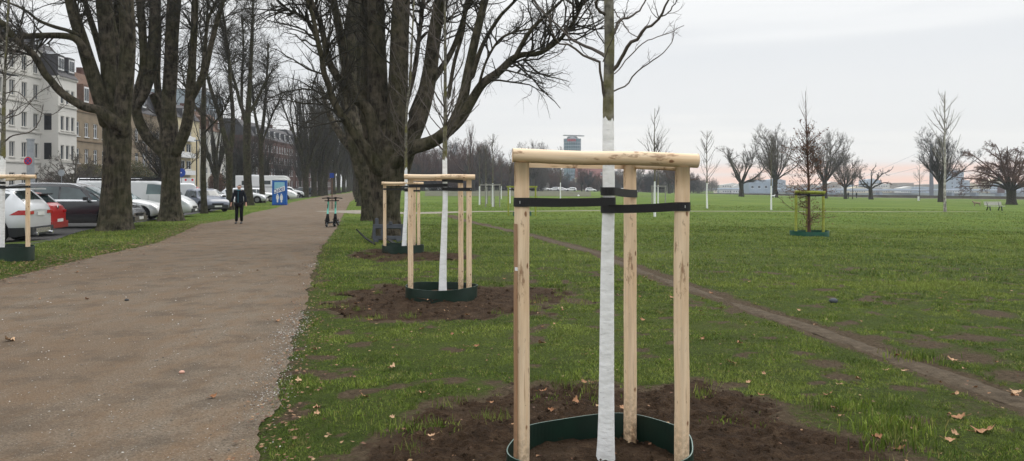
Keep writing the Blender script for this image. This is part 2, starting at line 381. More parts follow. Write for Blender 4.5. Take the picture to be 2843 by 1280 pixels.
M['carglass_l'] = glass('clear_car_glass', (.07, .11, .115), .05)
def paint(name, c, rough=.3, metal=0.0):
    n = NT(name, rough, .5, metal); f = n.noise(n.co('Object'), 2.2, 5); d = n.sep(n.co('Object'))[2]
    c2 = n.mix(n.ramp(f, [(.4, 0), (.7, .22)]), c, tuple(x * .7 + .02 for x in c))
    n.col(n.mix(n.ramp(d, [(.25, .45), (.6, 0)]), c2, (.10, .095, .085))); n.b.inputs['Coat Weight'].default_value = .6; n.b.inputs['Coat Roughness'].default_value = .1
    return n.m
M['silver'] = paint('silver_paint', (.56, .58, .60), .32, .25); M['white_p'] = paint('white_paint', (.74, .75, .76)); M['black_p'] = paint('black_paint', (.012, .014, .019), .25)
M['red_p'] = paint('red_paint', (.42, .010, .012)); M['navy_p'] = paint('slate_blue_paint', (.075, .095, .14)); M['sky_p'] = paint('light_blue_paint', (.25, .36, .52)); M['van_p'] = paint('off_white_paint', (.60, .62, .63))
M['plastic'] = plain('dark_plastic', (.022, .023, .025), .55, .4); M['rubber'] = plain('tyre_rubber', (.014, .014, .015), .85, .2)
M['rim'] = plain('alloy_rim', (.22, .22, .23), .35, .5, .7); M['chrome'] = plain('chrome', (.65, .66, .68), .2, .5, .85, vary=.05)
M['redlight'] = plain('red_lens', (.38, .006, .008), .15, .6); M['lamp_lens'] = plain('clear_lens', (.55, .58, .6), .12, .7)
M['plate'] = plain('number_plate', (.62, .63, .62), .5); M['blue'] = plain('blue_plastic', (.012, .11, .42), .5, .4); M['blue_d'] = plain('sign_blue', (.012, .05, .28), .5, .4)
M['cyan'] = plain('pale_cyan', (.24, .48, .60), .5); M['whitep'] = plain('white_plastic', (.72, .73, .74), .5)
M['red'] = plain('sign_red', (.55, .012, .02), .5); M['mint'] = plain('mint_paint', (.16, .58, .47), .4, .4); M['black'] = plain('black_matt', (.010, .010, .011), .7)
M['steel'] = plain('grey_steel', (.30, .32, .34), .5, .5, .3); M['greyplastic'] = plain('grey_plastic', (.055, .062, .072), .7, .3, vary=.3)
M['skin'] = plain('skin', (.58, .33, .25), .6, .3, vary=.08); M['hair'] = plain('grey_brown_hair', (.16, .13, .11), .8)
M['jacket'] = plain('dark_navy_fabric', (.008, .010, .016), .8, .2, vary=.3, scale=9); M['trousers'] = plain('black_fabric', (.006, .006, .008), .85, .2, vary=.3, scale=9)
M['teal'] = plain('turquoise_fabric', (.05, .22, .28), .8); M['shoe'] = plain('grey_shoes', (.06, .06, .065), .7)
# ------------------------------------------------------------------ ground
K = 2843 / 2576
PATH_L = [(-7.6, 3.0), (-8.2, 8.0)] + [tuple(G(px, py)[:2]) for px, py in ((0, 778), (221, 723), (441, 673), (559, 622), (653, 608), (703, 590), (745, 582))]
PATH_L += [tuple(G(px, py)[:2]) for px, py in ((765, 578), (812, 561), (903, 543), (960, 537))] + [(-62, 320)]
PATH_R = [(-1.0, 2.4), (-1.25, 3.4)] + [tuple(G(px, py)[:2]) for px, py in ((706, 1280), (770, 1080), (822, 949), (858, 800), (883, 706), (912, 662), (938, 629), (950, 602), (962, 580), (972, 560), (1002, 545), (1003, 537))] + [(-54, 320)]
PATH_L = np.array(PATH_L); PATH_R = np.array(PATH_R)
DIAG = np.array([G(px * K, py * K)[:2] for px, py in ((1120, 541), (1200, 562), (1340, 592), (1500, 635), (1610, 680), (1740, 725), (1900, 780), (2050, 825), (2200, 880), (2350, 930), (2576, 1010), (2800, 1100))])
CROSS = np.array([G(px, py)[:2] for px, py in ((940, 585), (1060, 592), (1175, 592), (1300, 588), (1500, 586.5), (1800, 586.5), (2100, 587), (2400, 588), (2720, 588))])
CROSSW = np.array([3.6, 3.6, 3.2, 1.6, 1.0, .9, .8, .7, .4])
def poly2(pts): return np.array([G(px * K, py * K)[:2] for px, py in pts])
SOILS = [np.vstack([poly2([(860, 1160), (1040, 1030), (1180, 1010), (1300, 975), (1500, 965), (1700, 972), (1830, 985), (1950, 1010), (2010, 1050), (2060, 1080), (2180, 1120), (2270, 1165)]), [(2.6, 3.4), (1.2, 3.0), (-.4, 3.2), (-1.0, 3.9)]]),
         poly2([(850, 770), (880, 735), (960, 712), (1030, 715), (1200, 715), (1350, 722), (1450, 735), (1440, 755), (1350, 765), (1330, 790), (1200, 800), (1100, 805), (980, 810), (900, 795)]),
         poly2([(885, 640), (930, 628), (1060, 630), (1220, 645), (1100, 655), (960, 660)])]
SPOTS = [(*G(px * K, py * K)[:2], r) for px, py, r in ((2080, 915, .45), (2110, 945, .35), (2020, 890, .3), (2330, 865, .5), (2450, 900, .6), (2560, 945, .6), (2200, 850, .35), (1240, 965, .22), (1000, 975, .25), (1130, 880, .15), (2300, 1060, .3), (2450, 850, .5), (1740, 770, .4), (2500, 790, .6), (1700, 865, .25), (1390, 905, .12), (900, 870, .3), (870, 930, .25), (1210, 1020, .15))]
SPOTS = [tuple(float(t) * (.62 if i == 2 else 1) for i, t in enumerate(s)) for s in SPOTS]
def pdist(x, y, line):
    d = np.full(x.shape, 1e9)
    for (ax, ay), (bx, by) in zip(line[:-1], line[1:]):
        ux, uy = bx - ax, by - ay; t = np.clip(((x - ax) * ux + (y - ay) * uy) / (ux * ux + uy * uy + 1e-9), 0, 1)
        d = np.minimum(d, np.hypot(x - ax - t * ux, y - ay - t * uy))
    return d
def inpoly(x, y, poly):
    c = np.zeros(x.shape, bool); n = len(poly)
    for i in range(n):
        (ax, ay), (bx, by) = poly[i], poly[i - 1]
        if ay == by: continue
        c ^= ((ay > y) != (by > y)) & (x < (bx - ax) * (y - ay) / (by - ay) + ax)
    return c
def sdpoly(x, y, poly):      # signed: + inside
    d = pdist(x, y, np.vstack([poly, poly[:1]])); return np.where(inpoly(x, y, poly), d, -d)
PATHPOLY = np.vstack([PATH_L, PATH_R[::-1]])
def soil_amt(x, y):
    n = (fbm(x * 1.9, y * 1.9, 3.0) - .5) * 1.1 + (fbm(x * 9, y * 9, 1.0, 3) - .5) * .45
    s = np.full(x.shape, -9.0)
    for p, k in zip(SOILS, (.6, .8, .9)): s = np.maximum(s, sdpoly(x, y, p) + n * k)
    return s
def wear(x, y):
    w = np.clip(1.25 - pdist(x, y, DIAG) / .34, 0, 1) * (.75 + .6 * vnoise(x * 2.2, y * 2.2, 3))
    n = fbm(x * 2.5, y * 2.5, 9)
    w = np.maximum(w, np.where(pdist(x, y, DIAG) < 1.3, (n - .42) * 1.1, 0) * (y < 30))
    for sx, sy, r in SPOTS:
        w = np.maximum(w, np.clip(1.15 - np.hypot(x - sx, (y - sy)) / (r * (1.0 + 1.0 * (n - .3))), 0, 1) * .85)
    dR = sdpoly(x, y, PATHPOLY)
    w = np.maximum(w, np.clip(1 + dR / (.25 + 1.1 * n), 0, 1) * np.where(y < 60, 1, 0) * (.10 + .62 * n))
    w = np.maximum(w, np.clip((fbm(x * 3.2, y * 3.2, 14) - .60) * 6, 0, .8) * np.clip((22 - y) / 9, 0, 1))
    s = soil_amt(x, y); w = np.maximum(w, np.clip(.75 + s * 2.2, 0, 1))
    w = np.maximum(w, np.clip((fbm(x * .9, y * .9, 4) - .62) * 3.2, 0, .45))
    w = np.where((y < 40) & (y > 2), w, 0)
    return np.maximum(w, np.where(pdist(x, y, DIAG) < .5, .75, 0) * (y >= 40))
def axis(parts):
    a = []
    for s, e, st in parts: a += list(np.arange(s, e, st))
    return np.array(a + [parts[-1][1]])
gx = np.concatenate([-np.geomspace(1200, 46, 26), axis([(-44, -14, .8), (-14, 15, .09), (15, 45, .5)]), np.geomspace(48, 1200, 90)])
gy = np.concatenate([axis([(-60, 2.4, 4), (2.4, 17, .09), (17, 60, .28)]), np.geomspace(60.5, 1500, 120)])
XX, YY = np.meshgrid(gx, gy)
_t = terrain
def ground_z(x, y):
    z = _t(x, y)
    land = (x < .262 * y + 2) & (z < -12)         # the near bank turns away behind the meadow
    return np.where(land, -1.8, z)
Z = ground_z(XX, YY)
near = (YY < 45) & (np.abs(XX) < 40)
Z = Z + np.where(near, (fbm(XX * .8, YY * .8, 2) - .5) * .05 * (sdpoly(XX, YY, PATHPOLY) < -.1), 0) + np.where((YY < 17) & near, (fbm(XX * 5, YY * 5, 6) - .5) * .03, 0)
d_ = pdist(XX, YY, DIAG); Z -= np.where(YY < 40, .022 * np.clip(1 - d_ / .30, 0, 1), 0)
Z -= .05 * np.clip(sdpoly(XX, YY, PATHPOLY) * 4, 0, 1) + 0
sn_ = np.full(XX.shape, -9.); msk_ = (YY > 2) & (YY < 25) & (XX > -8) & (XX < 8); sn_[msk_] = soil_amt(XX[msk_], YY[msk_]); Z -= .06 * np.clip(sn_ * 4 - .12, 0, 1)
mb = MB(); nx, ny = len(gx), len(gy)
ii = (np.arange(ny - 1) * nx)[:, None] + np.arange(nx - 1)[None]
mb.add(np.stack([XX, YY, Z], -1).reshape(-1, 3), np.stack([ii, ii + 1, ii + nx + 1, ii + nx], -1).reshape(-1, 4))
ground = tag(mb.build('ground', M['lawn'], smooth=True), kind='structure')
wv = wear(XX.ravel(), YY.ravel()); at = ground.data.attributes.new('wear', 'FLOAT', 'POINT'); at.data.foreach_set('value', wv.astype(np.float32))
at = ground.data.attributes.new('thatch', 'FLOAT', 'POINT'); at.data.foreach_set('value', np.clip((42 - YY.ravel()) / 30, 0, 1).astype(np.float32))

def strip_sheet(name, mat, left, right, nu, lift=.004, step=.12, jit=.0, rough=.0, dome=0.0):
    """sheet between two polylines given at common parameters"""
    left = np.asarray(left); right = np.asarray(right)
    mid = (left + right) / 2; s = np.concatenate([[0], np.cumsum(np.hypot(*np.diff(mid, axis=0).T))])
    t = [0.0]
    while t[-1] < s[-1]:
        yy = np.interp(t[-1], s, mid[:, 1]); t.append(t[-1] + max(step, step * yy / 9))
    t = np.array(t[:-1] + [s[-1]])
    L_ = np.stack([np.interp(t, s, left[:, i]) for i in (0, 1)], -1); R_ = np.stack([np.interp(t, s, right[:, i]) for i in (0, 1)], -1)
    u = np.linspace(0, 1, nu)
    pts = L_[:, None] * (1 - u[None, :, None]) + R_[:, None] * u[None, :, None]
    if jit:
        for c, e in ((0, -1), (-1, 1)):
            pts[:, c, 0] += e * (fbm(pts[:, c, 0] * 3.5, pts[:, c, 1] * 3.5, 5, 5) - .5) * jit * 2
    z = ground_z(pts[..., 0], pts[..., 1]) + lift + (fbm(pts[..., 0] * 1.5, pts[..., 1] * 1.5, 8) - .5) * rough - dome * (2 * np.abs(u[None, :] - .5)) ** 2
    m = MB(); n_, k = len(t), nu; i2 = (np.arange(n_ - 1) * k)[:, None] + np.arange(k - 1)[None]
    m.add(np.concatenate([pts, z[..., None]], -1).reshape(-1, 3), np.stack([i2, i2 + 1, i2 + k + 1, i2 + k], -1).reshape(-1, 4))
    return m.build(name, mat, smooth=True)
def resamp(line, ys): o = line[np.argsort(line[:, 1])]; return np.stack([np.interp(ys, o[:, 1], o[:, 0]), ys], -1)
ys_ = np.concatenate([np.arange(3, 60, .5), np.arange(60, 320, 6)])
pl, pr = resamp(PATH_L, ys_), resamp(PATH_R, ys_)
tag(strip_sheet('gravel_path', M['gravel'], pl, pr, 60, .004, .06, .11, .012), kind='structure')
def offs(line, w):
    t = np.gradient(line, axis=0); t /= np.linalg.norm(t, axis=1, keepdims=True); n = np.stack([-t[:, 1], t[:, 0]], -1); return line + n * np.asarray(w)[:, None] / 2, line - n * np.asarray(w)[:, None] / 2
a_, b_ = offs(CROSS, CROSSW); tag(strip_sheet('cross_path', M['pale_path'], a_, b_, 8, .012, .2, .12), kind='structure')
a_, b_ = offs(DIAG, np.interp(np.arange(len(DIAG)), [0, 4, 11], [.42, .38, .34])); tag(strip_sheet('trodden_path', M['trodden'], a_, b_, 12, -.004, .05, .10, .02, .028), kind='structure')
# car park, street, bare pitch, promenade, river
PK = [G(px, py)[:2] for px, py in ((-260, 708), (60, 684), (150, 668), (190, 652), (260, 634), (330, 624), (400, 616), (530, 596), (625, 580), (722, 561), (850, 549), (905, 541))] + [np.array((-62, 300.))]
PK = np.array(PK); tag(strip_sheet('car_park', M['asphalt'], np.stack([-58.0 - .045 * PK[:, 1], PK[:, 1]], -1), PK, 30, .010, .8), kind='structure')
pitch = np.array([G(px, py)[:2] for px, py in ((1180, 545), (1430, 545), (1640, 546), (1842, 545))]); pit2 = np.array([G(px, py)[:2] for px, py in ((1180, 528), (1430, 528), (1640, 529), (1800, 530))])
tag(strip_sheet('bare_pitch', plain('worn_turf', (.085, .088, .055), .95, .1, vary=.25, scale=.05), pitch, pit2, 12, .03, .9), kind='structure')
qd = np.array((.5368, -.8437)); qn = np.array((.8437, .5368)); q0 = np.array((83., 300.))
pa = np.array([q0 + qd * s - qn * 9.5 for s in (-120, 0, 60, 170)]); pb = np.array([q0 + qd * s - qn * 6.5 for s in (-120, 0, 60, 170)])
tag(strip_sheet('promenade', M['pale_path'], pa, pb, 4, .03, .9), kind='structure')
def water():
    n = NT('river_water', .12, .5); w = n.co('World', (.3, 1, 1)); n.col((.16, .20, .23)).bump(n.noise(w, .9, 3), .1); return n.m
mb = MB(); mb.add([(60, 100, -9), (1190, 100, -9), (1190, 1490, -9), (60, 1490, -9)], [(0, 1, 2, 3)]); tag(mb.build('river', water()), kind='structure')
# parapet on the quay
mb = MB(); n_ = 30
for i in range(-5, 26):
    a = q0 + qd * (i * 7 - 30); b = q0 + qd * (i * 7 - 23.03); mb.bar((*a, -1.72), (*b, -1.72), .45, .85); mb.bar((*a, -1.27), (*b, -1.27), .6, .12)
tag(mb.build('quay_wall', plain('quay_stone', (.13, .11, .095), .9, .1, vary=.35, scale=.4)), 'low brown stone parapet along the river edge of the meadow', 'wall')

# ------------------------------------------------------------------ turned soil round the new trees
def soil_patch(poly, k, h):
    x0, y0 = poly.min(0) - .5; x1, y1 = poly.max(0) + .5; st = .022 if k == 0 else .045 + .01 * k
    xs = np.arange(x0, x1, st); ys = np.arange(y0, y1, st * (1 if k == 0 else 1.6)); X, Y = np.meshgrid(xs, ys)
    s = soil_amt(X, Y)
    z = ground_z(X, Y) + np.clip(s, -.25, .3) * h + (fbm(X * 4, Y * 4, 1) - .5) * .05 + (fbm(X * 15, Y * 15, 2, 5) - .5) * .085 * np.clip(s * 4 + .4, 0, 1) - .006
    nx_ = len(xs); i_ = (np.arange(len(ys) - 1) * nx_)[:, None] + np.arange(nx_ - 1)[None]
    keep = (s > -.08); kq = keep[:-1, :-1] & keep[1:, 1:] & keep[1:, :-1] & keep[:-1, 1:]
    m = MB(); m.add(np.stack([X, Y, z], -1).reshape(-1, 3), np.stack([i_, i_ + 1, i_ + nx_ + 1, i_ + nx_], -1)[kq])
    o = m.build('soil_patch', M['soil'], smooth=True); return tag(o, kind='structure')
for k, (p, h) in enumerate(zip(SOILS, (.05, .03, .08))): soil_patch(p, k, h)

# ------------------------------------------------------------------ grass blades
RINGS = [((.54, 4.40), .52), ((-1.03, 11.1), .51), ((-2.675, 18.55), .515), ((-10.47, 15.65), .56), ((10.25, 26.1), .63)]
def tri_blades(n, ylo, yhi, dens_pow, seed, h0, w0, xr, lean=.7):
    r = np.random.default_rng(seed)
    u = r.random(n); a = 1 - dens_pow + 1.0e-6           # pdf ~ y^(1-p) (width grows with y)
    a2 = 2 - dens_pow; y = (ylo ** a2 + u * (yhi ** a2 - ylo ** a2)) ** (1 / a2)
    x = (xr[0] + r.random(n) * (xr[1] - xr[0])) * (y + 1.5)
    w = wear(x, y); keep = (w + (fbm(x * 14, y * 14, 1, 3) - .5) * .9 < .42) & (sdpoly(x, y, PATHPOLY) < .10 - .25 * r.random(n) ** .6) & (soil_amt(x, y) < .02 + .1 * (r.random(n) < .03))
    keep &= ~((pdist(x, y, CROSS) < 1.7) & (y > 40)) & (sdpoly(x, y, np.vstack([PK, [(-90, 300), (-90, 8)]])) < -.05)
    for (cx_, cy_), rr in RINGS: keep &= np.hypot(x - cx_, y - cy_) > rr + .02
    x, y = x[keep], y[keep]; n = len(x); z = ground_z(x, y) + np.where(y < 45, (fbm(x * .8, y * .8, 2) - .5) * .05, 0) - .008
    s = (y / 5) ** .72; cl = .35 + 1.3 * fbm(x * 3.1, y * 3.1, 3); tall = fbm(x * .6, y * .6, 12) ; cl *= .6 + .8 * tall
    hh = h0 * s ** .38 * cl * (.55 + .9 * r.random(n)); ww = w0 * s * (.7 + .6 * r.random(n)); th = r.random(n) * 6.283; ln = lean * (r.random(n) ** .7) * 1.5; ph = r.random(n) * 6.283
    c, s_ = np.cos(th) * ww / 2, np.sin(th) * ww / 2
    v = np.stack([np.stack([x - c, y - s_, z], -1), np.stack([x + c, y + s_, z], -1), np.stack([x + np.cos(ph) * hh * ln, y + np.sin(ph) * hh * ln, z + hh], -1)], 1)
    return v.reshape(-1, 3), np.arange(3 * n).reshape(-1, 3)
mb = MB()
for args in ((800000, 3.6, 13, 1.7, 1, .021, .0056, (-.85, 1.05)), (330000, 12, 32, 1.75, 2, .030, .0062, (-.8, .9)), (150000, 28, 75, 2.3, 6, .024, .0066, (-.7, .85))):
    v, t = tri_blades(*args); mb.add(v, tris=t)
# a few taller tufts
r = np.random.default_rng(5); tx = []
for cx_, cy_, n_t, hh in [(*G(px * K, py * K)[:2], n_, h_) for px, py, n_, h_ in ((2230, 1090, 260, .13), (2260, 1075, 200, .12), (1050, 1080, 200, .07), (1370, 1012, 60, .07), (880, 1050, 120, .06), (2120, 1030, 200, .10), (1850, 1060, 60, .05), (2300, 900, 200, .08), (2250, 1130, 200, .12), (1480, 1000, 30, .05))]:
    n_t = int(n_t); a = r.normal(0, .10, (n_t, 2)); x = cx_ + a[:, 0] * 1.4; y = cy_ + a[:, 1]; z = ground_z(x, y); h = .62 * hh * (.5 + r.random(n_t)); ph = r.random(n_t) * 6.283; l = .7 * r.random(n_t); th = r.random(n_t) * 6.28; w = .004
    mid = np.stack([x + np.cos(ph) * h * l * .35, y + np.sin(ph) * h * l * .35, z + h * .62], -1); tip = np.stack([x + np.cos(ph) * h * l, y + np.sin(ph) * h * l, z + h * .95], -1)
    s = np.stack([np.cos(th) * w, np.sin(th) * w, 0 * th], -1); b = np.stack([x, y, z - .01], -1)
    v = np.stack([b - s, b + s, mid + s * .8, mid - s * .8, tip], 1); i = np.arange(n_t)[:, None] * 5
    mb.add(v.reshape(-1, 3), quads=i + np.array([[0, 1, 2, 3]]), tris=i + np.array([[3, 2, 4]]))
r = np.random.default_rng(15)
for pp, nt_ in zip(SOILS, (150, 110, 60)):
    cx_ = r.uniform(pp[:, 0].min() - .2, pp[:, 0].max() + .2, nt_); cy_ = r.uniform(pp[:, 1].min() - .2, pp[:, 1].max() + .2, nt_); sa = soil_amt(cx_, cy_); kk = (sa > -.1) & (sa < .45) & (fbm(cx_ * 2, cy_ * 2, 31) > .44)
    for (rx, ry), rr in RINGS: kk &= np.hypot(cx_ - rx, cy_ - ry) > rr + .08
    cx_, cy_ = cx_[kk], cy_[kk]; nb = 34; x = np.repeat(cx_, nb) + r.normal(0, .05, len(cx_) * nb); y = np.repeat(cy_, nb) + r.normal(0, .05, len(cx_) * nb); n_ = len(x); z = ground_z(x, y) + .0; h = .02 + .045 * r.random(n_); ph = r.random(n_) * 6.283; l = .9 * r.random(n_); th = r.random(n_) * 6.28; w_ = .003
    mb.add(np.stack([np.stack([x - np.cos(th) * w_, y - np.sin(th) * w_, z], -1), np.stack([x + np.cos(th) * w_, y + np.sin(th) * w_, z], -1), np.stack([x + np.cos(ph) * h * l, y + np.sin(ph) * h * l, z + h + .02], -1)], 1).reshape(-1, 3), tris=np.arange(3 * n_).reshape(-1, 3))
tag(mb.build('grass', M['grass']), 'short uneven green grass of the park lawn', 'grass', kind='stuff')
# small stones on the gravel path
def stones(n, gen, smin, smax, seed):
    r = np.random.default_rng(seed); x, y = gen(r, n); k = sdpoly(x, y, PATHPOLY) > -.22 * r.random(n) ** 2; x, y = x[k], y[k]; n = len(x)
    s = (smin + (smax - smin) * r.random(n) ** 3)[:, None, None] * np.clip(y / 6, .8, 3)[:, None, None] ** .5
    o = np.array([(1, 0, 0), (0, 1, 0), (-1, 0, 0), (0, -1, 0), (0, 0, .55), (0, 0, -.4)])[None] * (0.6 + .8 * r.random((n, 6, 1))) * s
    a = r.random(n) * 6.28; c, d = np.cos(a)[:, None], np.sin(a)[:, None]
    v = np.stack([o[..., 0] * c - o[..., 1] * d * .7, o[..., 0] * d + o[..., 1] * c * .7, o[..., 2]], -1) + np.stack([x, y, ground_z(x, y) + .008], -1)[:, None]
    T = np.array([(0, 1, 4), (1, 2, 4), (2, 3, 4), (3, 0, 4), (1, 0, 5), (2, 1, 5), (3, 2, 5), (0, 3, 5)])
    return v.reshape(-1, 3), (np.arange(n)[:, None, None] * 6 + T[None]).reshape(-1, 3)
mb = MB()
v, t = stones(7000, lambda r, n: ((lambda y: (-1.0 + -.9 * y * r.random(n), y))(3.6 + 12 * r.random(n) ** 1.6)), .002, .011, 3); mb.add(v, tris=t)
ga = np.array([G(px, py)[:2] for px, py in ((815, 925), (800, 985), (785, 1040), (770, 1090), (835, 880), (870, 735))])
def clus(r, n):
    i = r.integers(0, len(ga), n); i = np.where(i == 5, (r.random(n) < .3) * 5, i); return ga[i, 0] + r.normal(0, .13, n), ga[i, 1] + r.normal(0, .32, n)
v, t = stones(2600, clus, .003, .013, 4); mb.add(v, tris=t)
tag(mb.build('loose_gravel', M['stone']), 'loose pale stones scattered over the gravel path and heaped near its grass edge', 'gravel', kind='stuff')
# soil clods
mb = MB(); r = np.random.default_rng(8)
for p, n_ in zip(SOILS, (1300, 420, 200)):
    x = r.uniform(p[:, 0].min(), p[:, 0].max(), n_); y = r.uniform(p[:, 1].min(), p[:, 1].max(), n_); s_ = soil_amt(x, y); k = s_ > .05
    for (cx_, cy_), rr in RINGS: k &= np.abs(np.hypot(x - cx_, y - cy_) - rr) > .03
    x, y, s_ = x[k], y[k], s_[k]; n = len(x); sz = (.005 + .015 * r.random(n) ** 3)[:, None, None] * (1 if p is SOILS[0] else 1.6)
    o = np.array([(1, 0, 0), (0, 1, 0), (-1, 0, 0), (0, -1, 0), (0, 0, .8), (0, 0, -.6)])[None] * (.6 + .8 * r.random((n, 6, 1))) * sz
    v = o + np.stack([x, y, ground_z(x, y) + np.clip(s_, 0, .3) * .1 + .01], -1)[:, None]
    T = np.array([(0, 1, 4), (1, 2, 4), (2, 3, 4), (3, 0, 4), (1, 0, 5), (2, 1, 5), (3, 2, 5), (0, 3, 5)]); mb.add(v.reshape(-1, 3), tris=(np.arange(n)[:, None, None] * 6 + T[None]).reshape(-1, 3))
tag(mb.build('soil_clods', M['soil']), 'crumbled dark soil clods on the dug ground', 'soil', kind='stuff')
# leaf litter along the left verge
mb = MB(); r = np.random.default_rng(9); n = 2600; y = 11 + 24 * r.random(n) ** 1.2; x = np.interp(y, PATH_L[:, 1], PATH_L[:, 0]) + r.normal(-.22, .42, n); z = ground_z(x, y) + .02; s = .012 + .028 * r.random(n); a = r.random((n, 4)) * 1.0 + np.arange(4) * 1.57
v = np.stack([x[:, None] + np.cos(a) * s[:, None], y[:, None] + np.sin(a) * s[:, None], z[:, None] + .012 * r.random((n, 4))], -1); mb.add(v.reshape(-1, 3), quads=np.arange(4 * n).reshape(-1, 4))
n = 1500; y = 3.6 + 18 * r.random(n) ** 1.3; x = np.interp(y, PATH_R[:, 1], PATH_R[:, 0]) + r.normal(.06, .17, n); z = ground_z(x, y) + .02; s = .006 + .012 * r.random(n); a = r.random((n, 4)) + np.arange(4) * 1.57
v = np.stack([x[:, None] + np.cos(a) * s[:, None], y[:, None] + np.sin(a) * s[:, None], z[:, None] + .01 * r.random((n, 4))], -1); mb.add(v.reshape(-1, 3), quads=np.arange(4 * n).reshape(-1, 4))
n = 2600; y = 4 + 20 * r.random(n) ** 1.4; x = (-.75 + 1.6 * r.random(n)) * (y + .5); k = (sdpoly(x, y, PATHPOLY) < 0) & (x > -6 - .2 * y); x, y = x[k], y[k]; n = len(x); z = ground_z(x, y) + .022; s = .005 + .013 * r.random(n) ** 2; a = r.random((n, 4)) + np.arange(4) * 1.57
v = np.stack([x[:, None] + np.cos(a) * s[:, None], y[:, None] + np.sin(a) * s[:, None], z[:, None] + .012 * r.random((n, 4))], -1); mb.add(v.reshape(-1, 3), quads=np.arange(4 * n).reshape(-1, 4))
tag(mb.build('leaf_litter', M['litter']), 'broken brown leaf litter along the verges of the gravel path', 'leaf litter', kind='stuff')
# ------------------------------------------------------------------ fallen leaves, one object each
def leaf_mesh(seed):
    r = np.random.default_rng(seed); n = 22; th = np.linspace(0, 2 * math.pi, n, endpoint=False)
    rad = .055 * (.62 + .38 * np.abs(np.cos((2.5 if seed < 3 else 1.5) * th)) ** (1.4 if seed < 2 else .7)) * (1 + .12 * r.normal(size=n)); cx = np.cos(th) * rad * 1.15; cy = np.sin(th) * rad * .85
    curl = 2.8 + 3 * r.random(); zz = curl * (cx ** 2) * 1.8 + .012 * r.normal(size=n) * .5 + curl * .9 * cy ** 2
    v = [(0, 0, 0.002)] + list(zip(cx * .5, cy * .5, zz * .22)) + list(zip(cx, cy, zz))
    m = MB(); m.add(v, quads=[(1 + i, 1 + n + i, 1 + n + (i + 1) % n, 1 + (i + 1) % n) for i in range(n)], tris=[(0, 1 + i, 1 + (i + 1) % n) for i in range(n)])
    m.bar((-.05, 0, .004), (-.10, .01, .02), .003, .003)
    o = m.build('fallen_leaf', M['leaf'], smooth=True); me = o.data; bpy.data.objects.remove(o); return me
LM = [leaf_mesh(i) for i in range(5)]
c5 = [(180, 45), (245, 145), (120, 355), (370, 385, 1.3), (320, 520), (430, 650), (515, 740), (965, 735), (1005, 830), (1165, 630), (1355, 570), (1430, 470), (1800, 500, 1.2), (1820, 735), (1850, 890, 1.5), (2010, 985, 1.7), (1820, 1005), (1775, 1045), (2230, 720, 1.3), (880, 262), (765, 160), (1270, 40), (1745, 40), (1720, 80), (1440, 1105), (120, 85), (1290, 1055), (2215, 745, 1.3)]
c3 = [(765, 15), (440, 100), (660, 140), (1300, 85), (1300, 205, 1.3), (835, 225), (225, 380, 1.2), (440, 565), (30, 590), (225, 745), (1305, 575), (1600, 485), (1665, 490), (1540, 650), (1360, 715), (755, 230), (70, 165), (2450, 175), (2020, 35), (510, 905)]
c2 = [(50, 845), (370, 683), (515, 635), (540, 660), (860, 960), (1025, 975), (1250, 980), (1050, 835), (1100, 862), (470, 1075), (300, 1100), (905, 930), (355, 825), (1455, 1080), (1475, 990), (1530, 950)]
c4 = [(430, 115), (485, 265), (220, 265), (1540, 388), (55, 495, 1.7), (1180, 812), (1430, 105), (1665, 128), (1760, 915), (1760, 885), (1750, 555), (1660, 730)]
LP = [(1900 + a[0] / 2.417, 800 + a[1] / 2.417, *a[2:]) for a in c5] + [(1000 + a[0] / 2.576, 880 + a[1] / 2.576, *a[2:]) for a in c3] + [(1380 + a[0] / 2.578, 450 + a[1] / 2.578, *a[2:]) for a in c2] + [(a[0] / 2, 700 + a[1] / 2, *a[2:]) for a in c4]
r = random.Random(4)
LP += [(r.uniform(960, 2830), 640 + 560 * r.random() ** 1.6, .7) for _ in range(60)] + [(r.uniform(940, 1300), r.uniform(850, 900), .9) for _ in range(8)]
for a in LP:
    p = G(a[0], a[1]); onp = inpoly(np.array([p[0]]), np.array([p[1]]), PATHPOLY)[0]; ons = soil_amt(np.array([p[0]]), np.array([p[1]]))[0] > .05
    if any(math.hypot(p[0] - c[0], p[1] - c[1]) < rr + .03 for c, rr in RINGS): continue
    o = bpy.data.objects.new('fallen_leaf', LM[r.randrange(5)]); COL.objects.link(o); s = .54 * (a[2] if len(a) > 2 else .95) * (.8 + .4 * r.random())
    o.location = (p[0], p[1], p[2] + (.012 if onp else .05 if ons else .026)); o.rotation_euler = (r.uniform(-.35, .35), r.uniform(-.35, .35), r.uniform(0, 6.28)); o.scale = (s, s, s)
    if onp: tag(o, 'dry brown leaf lying on the gravel path', 'leaf', 'fallen leaves on the gravel path')
    elif ons: tag(o, 'dry brown leaf lying on the dug dark soil', 'leaf', 'fallen leaves on the turned soil')
    else: tag(o, 'curled dry tan leaf lying on the lawn', 'leaf', 'fallen leaves scattered on the lawn')
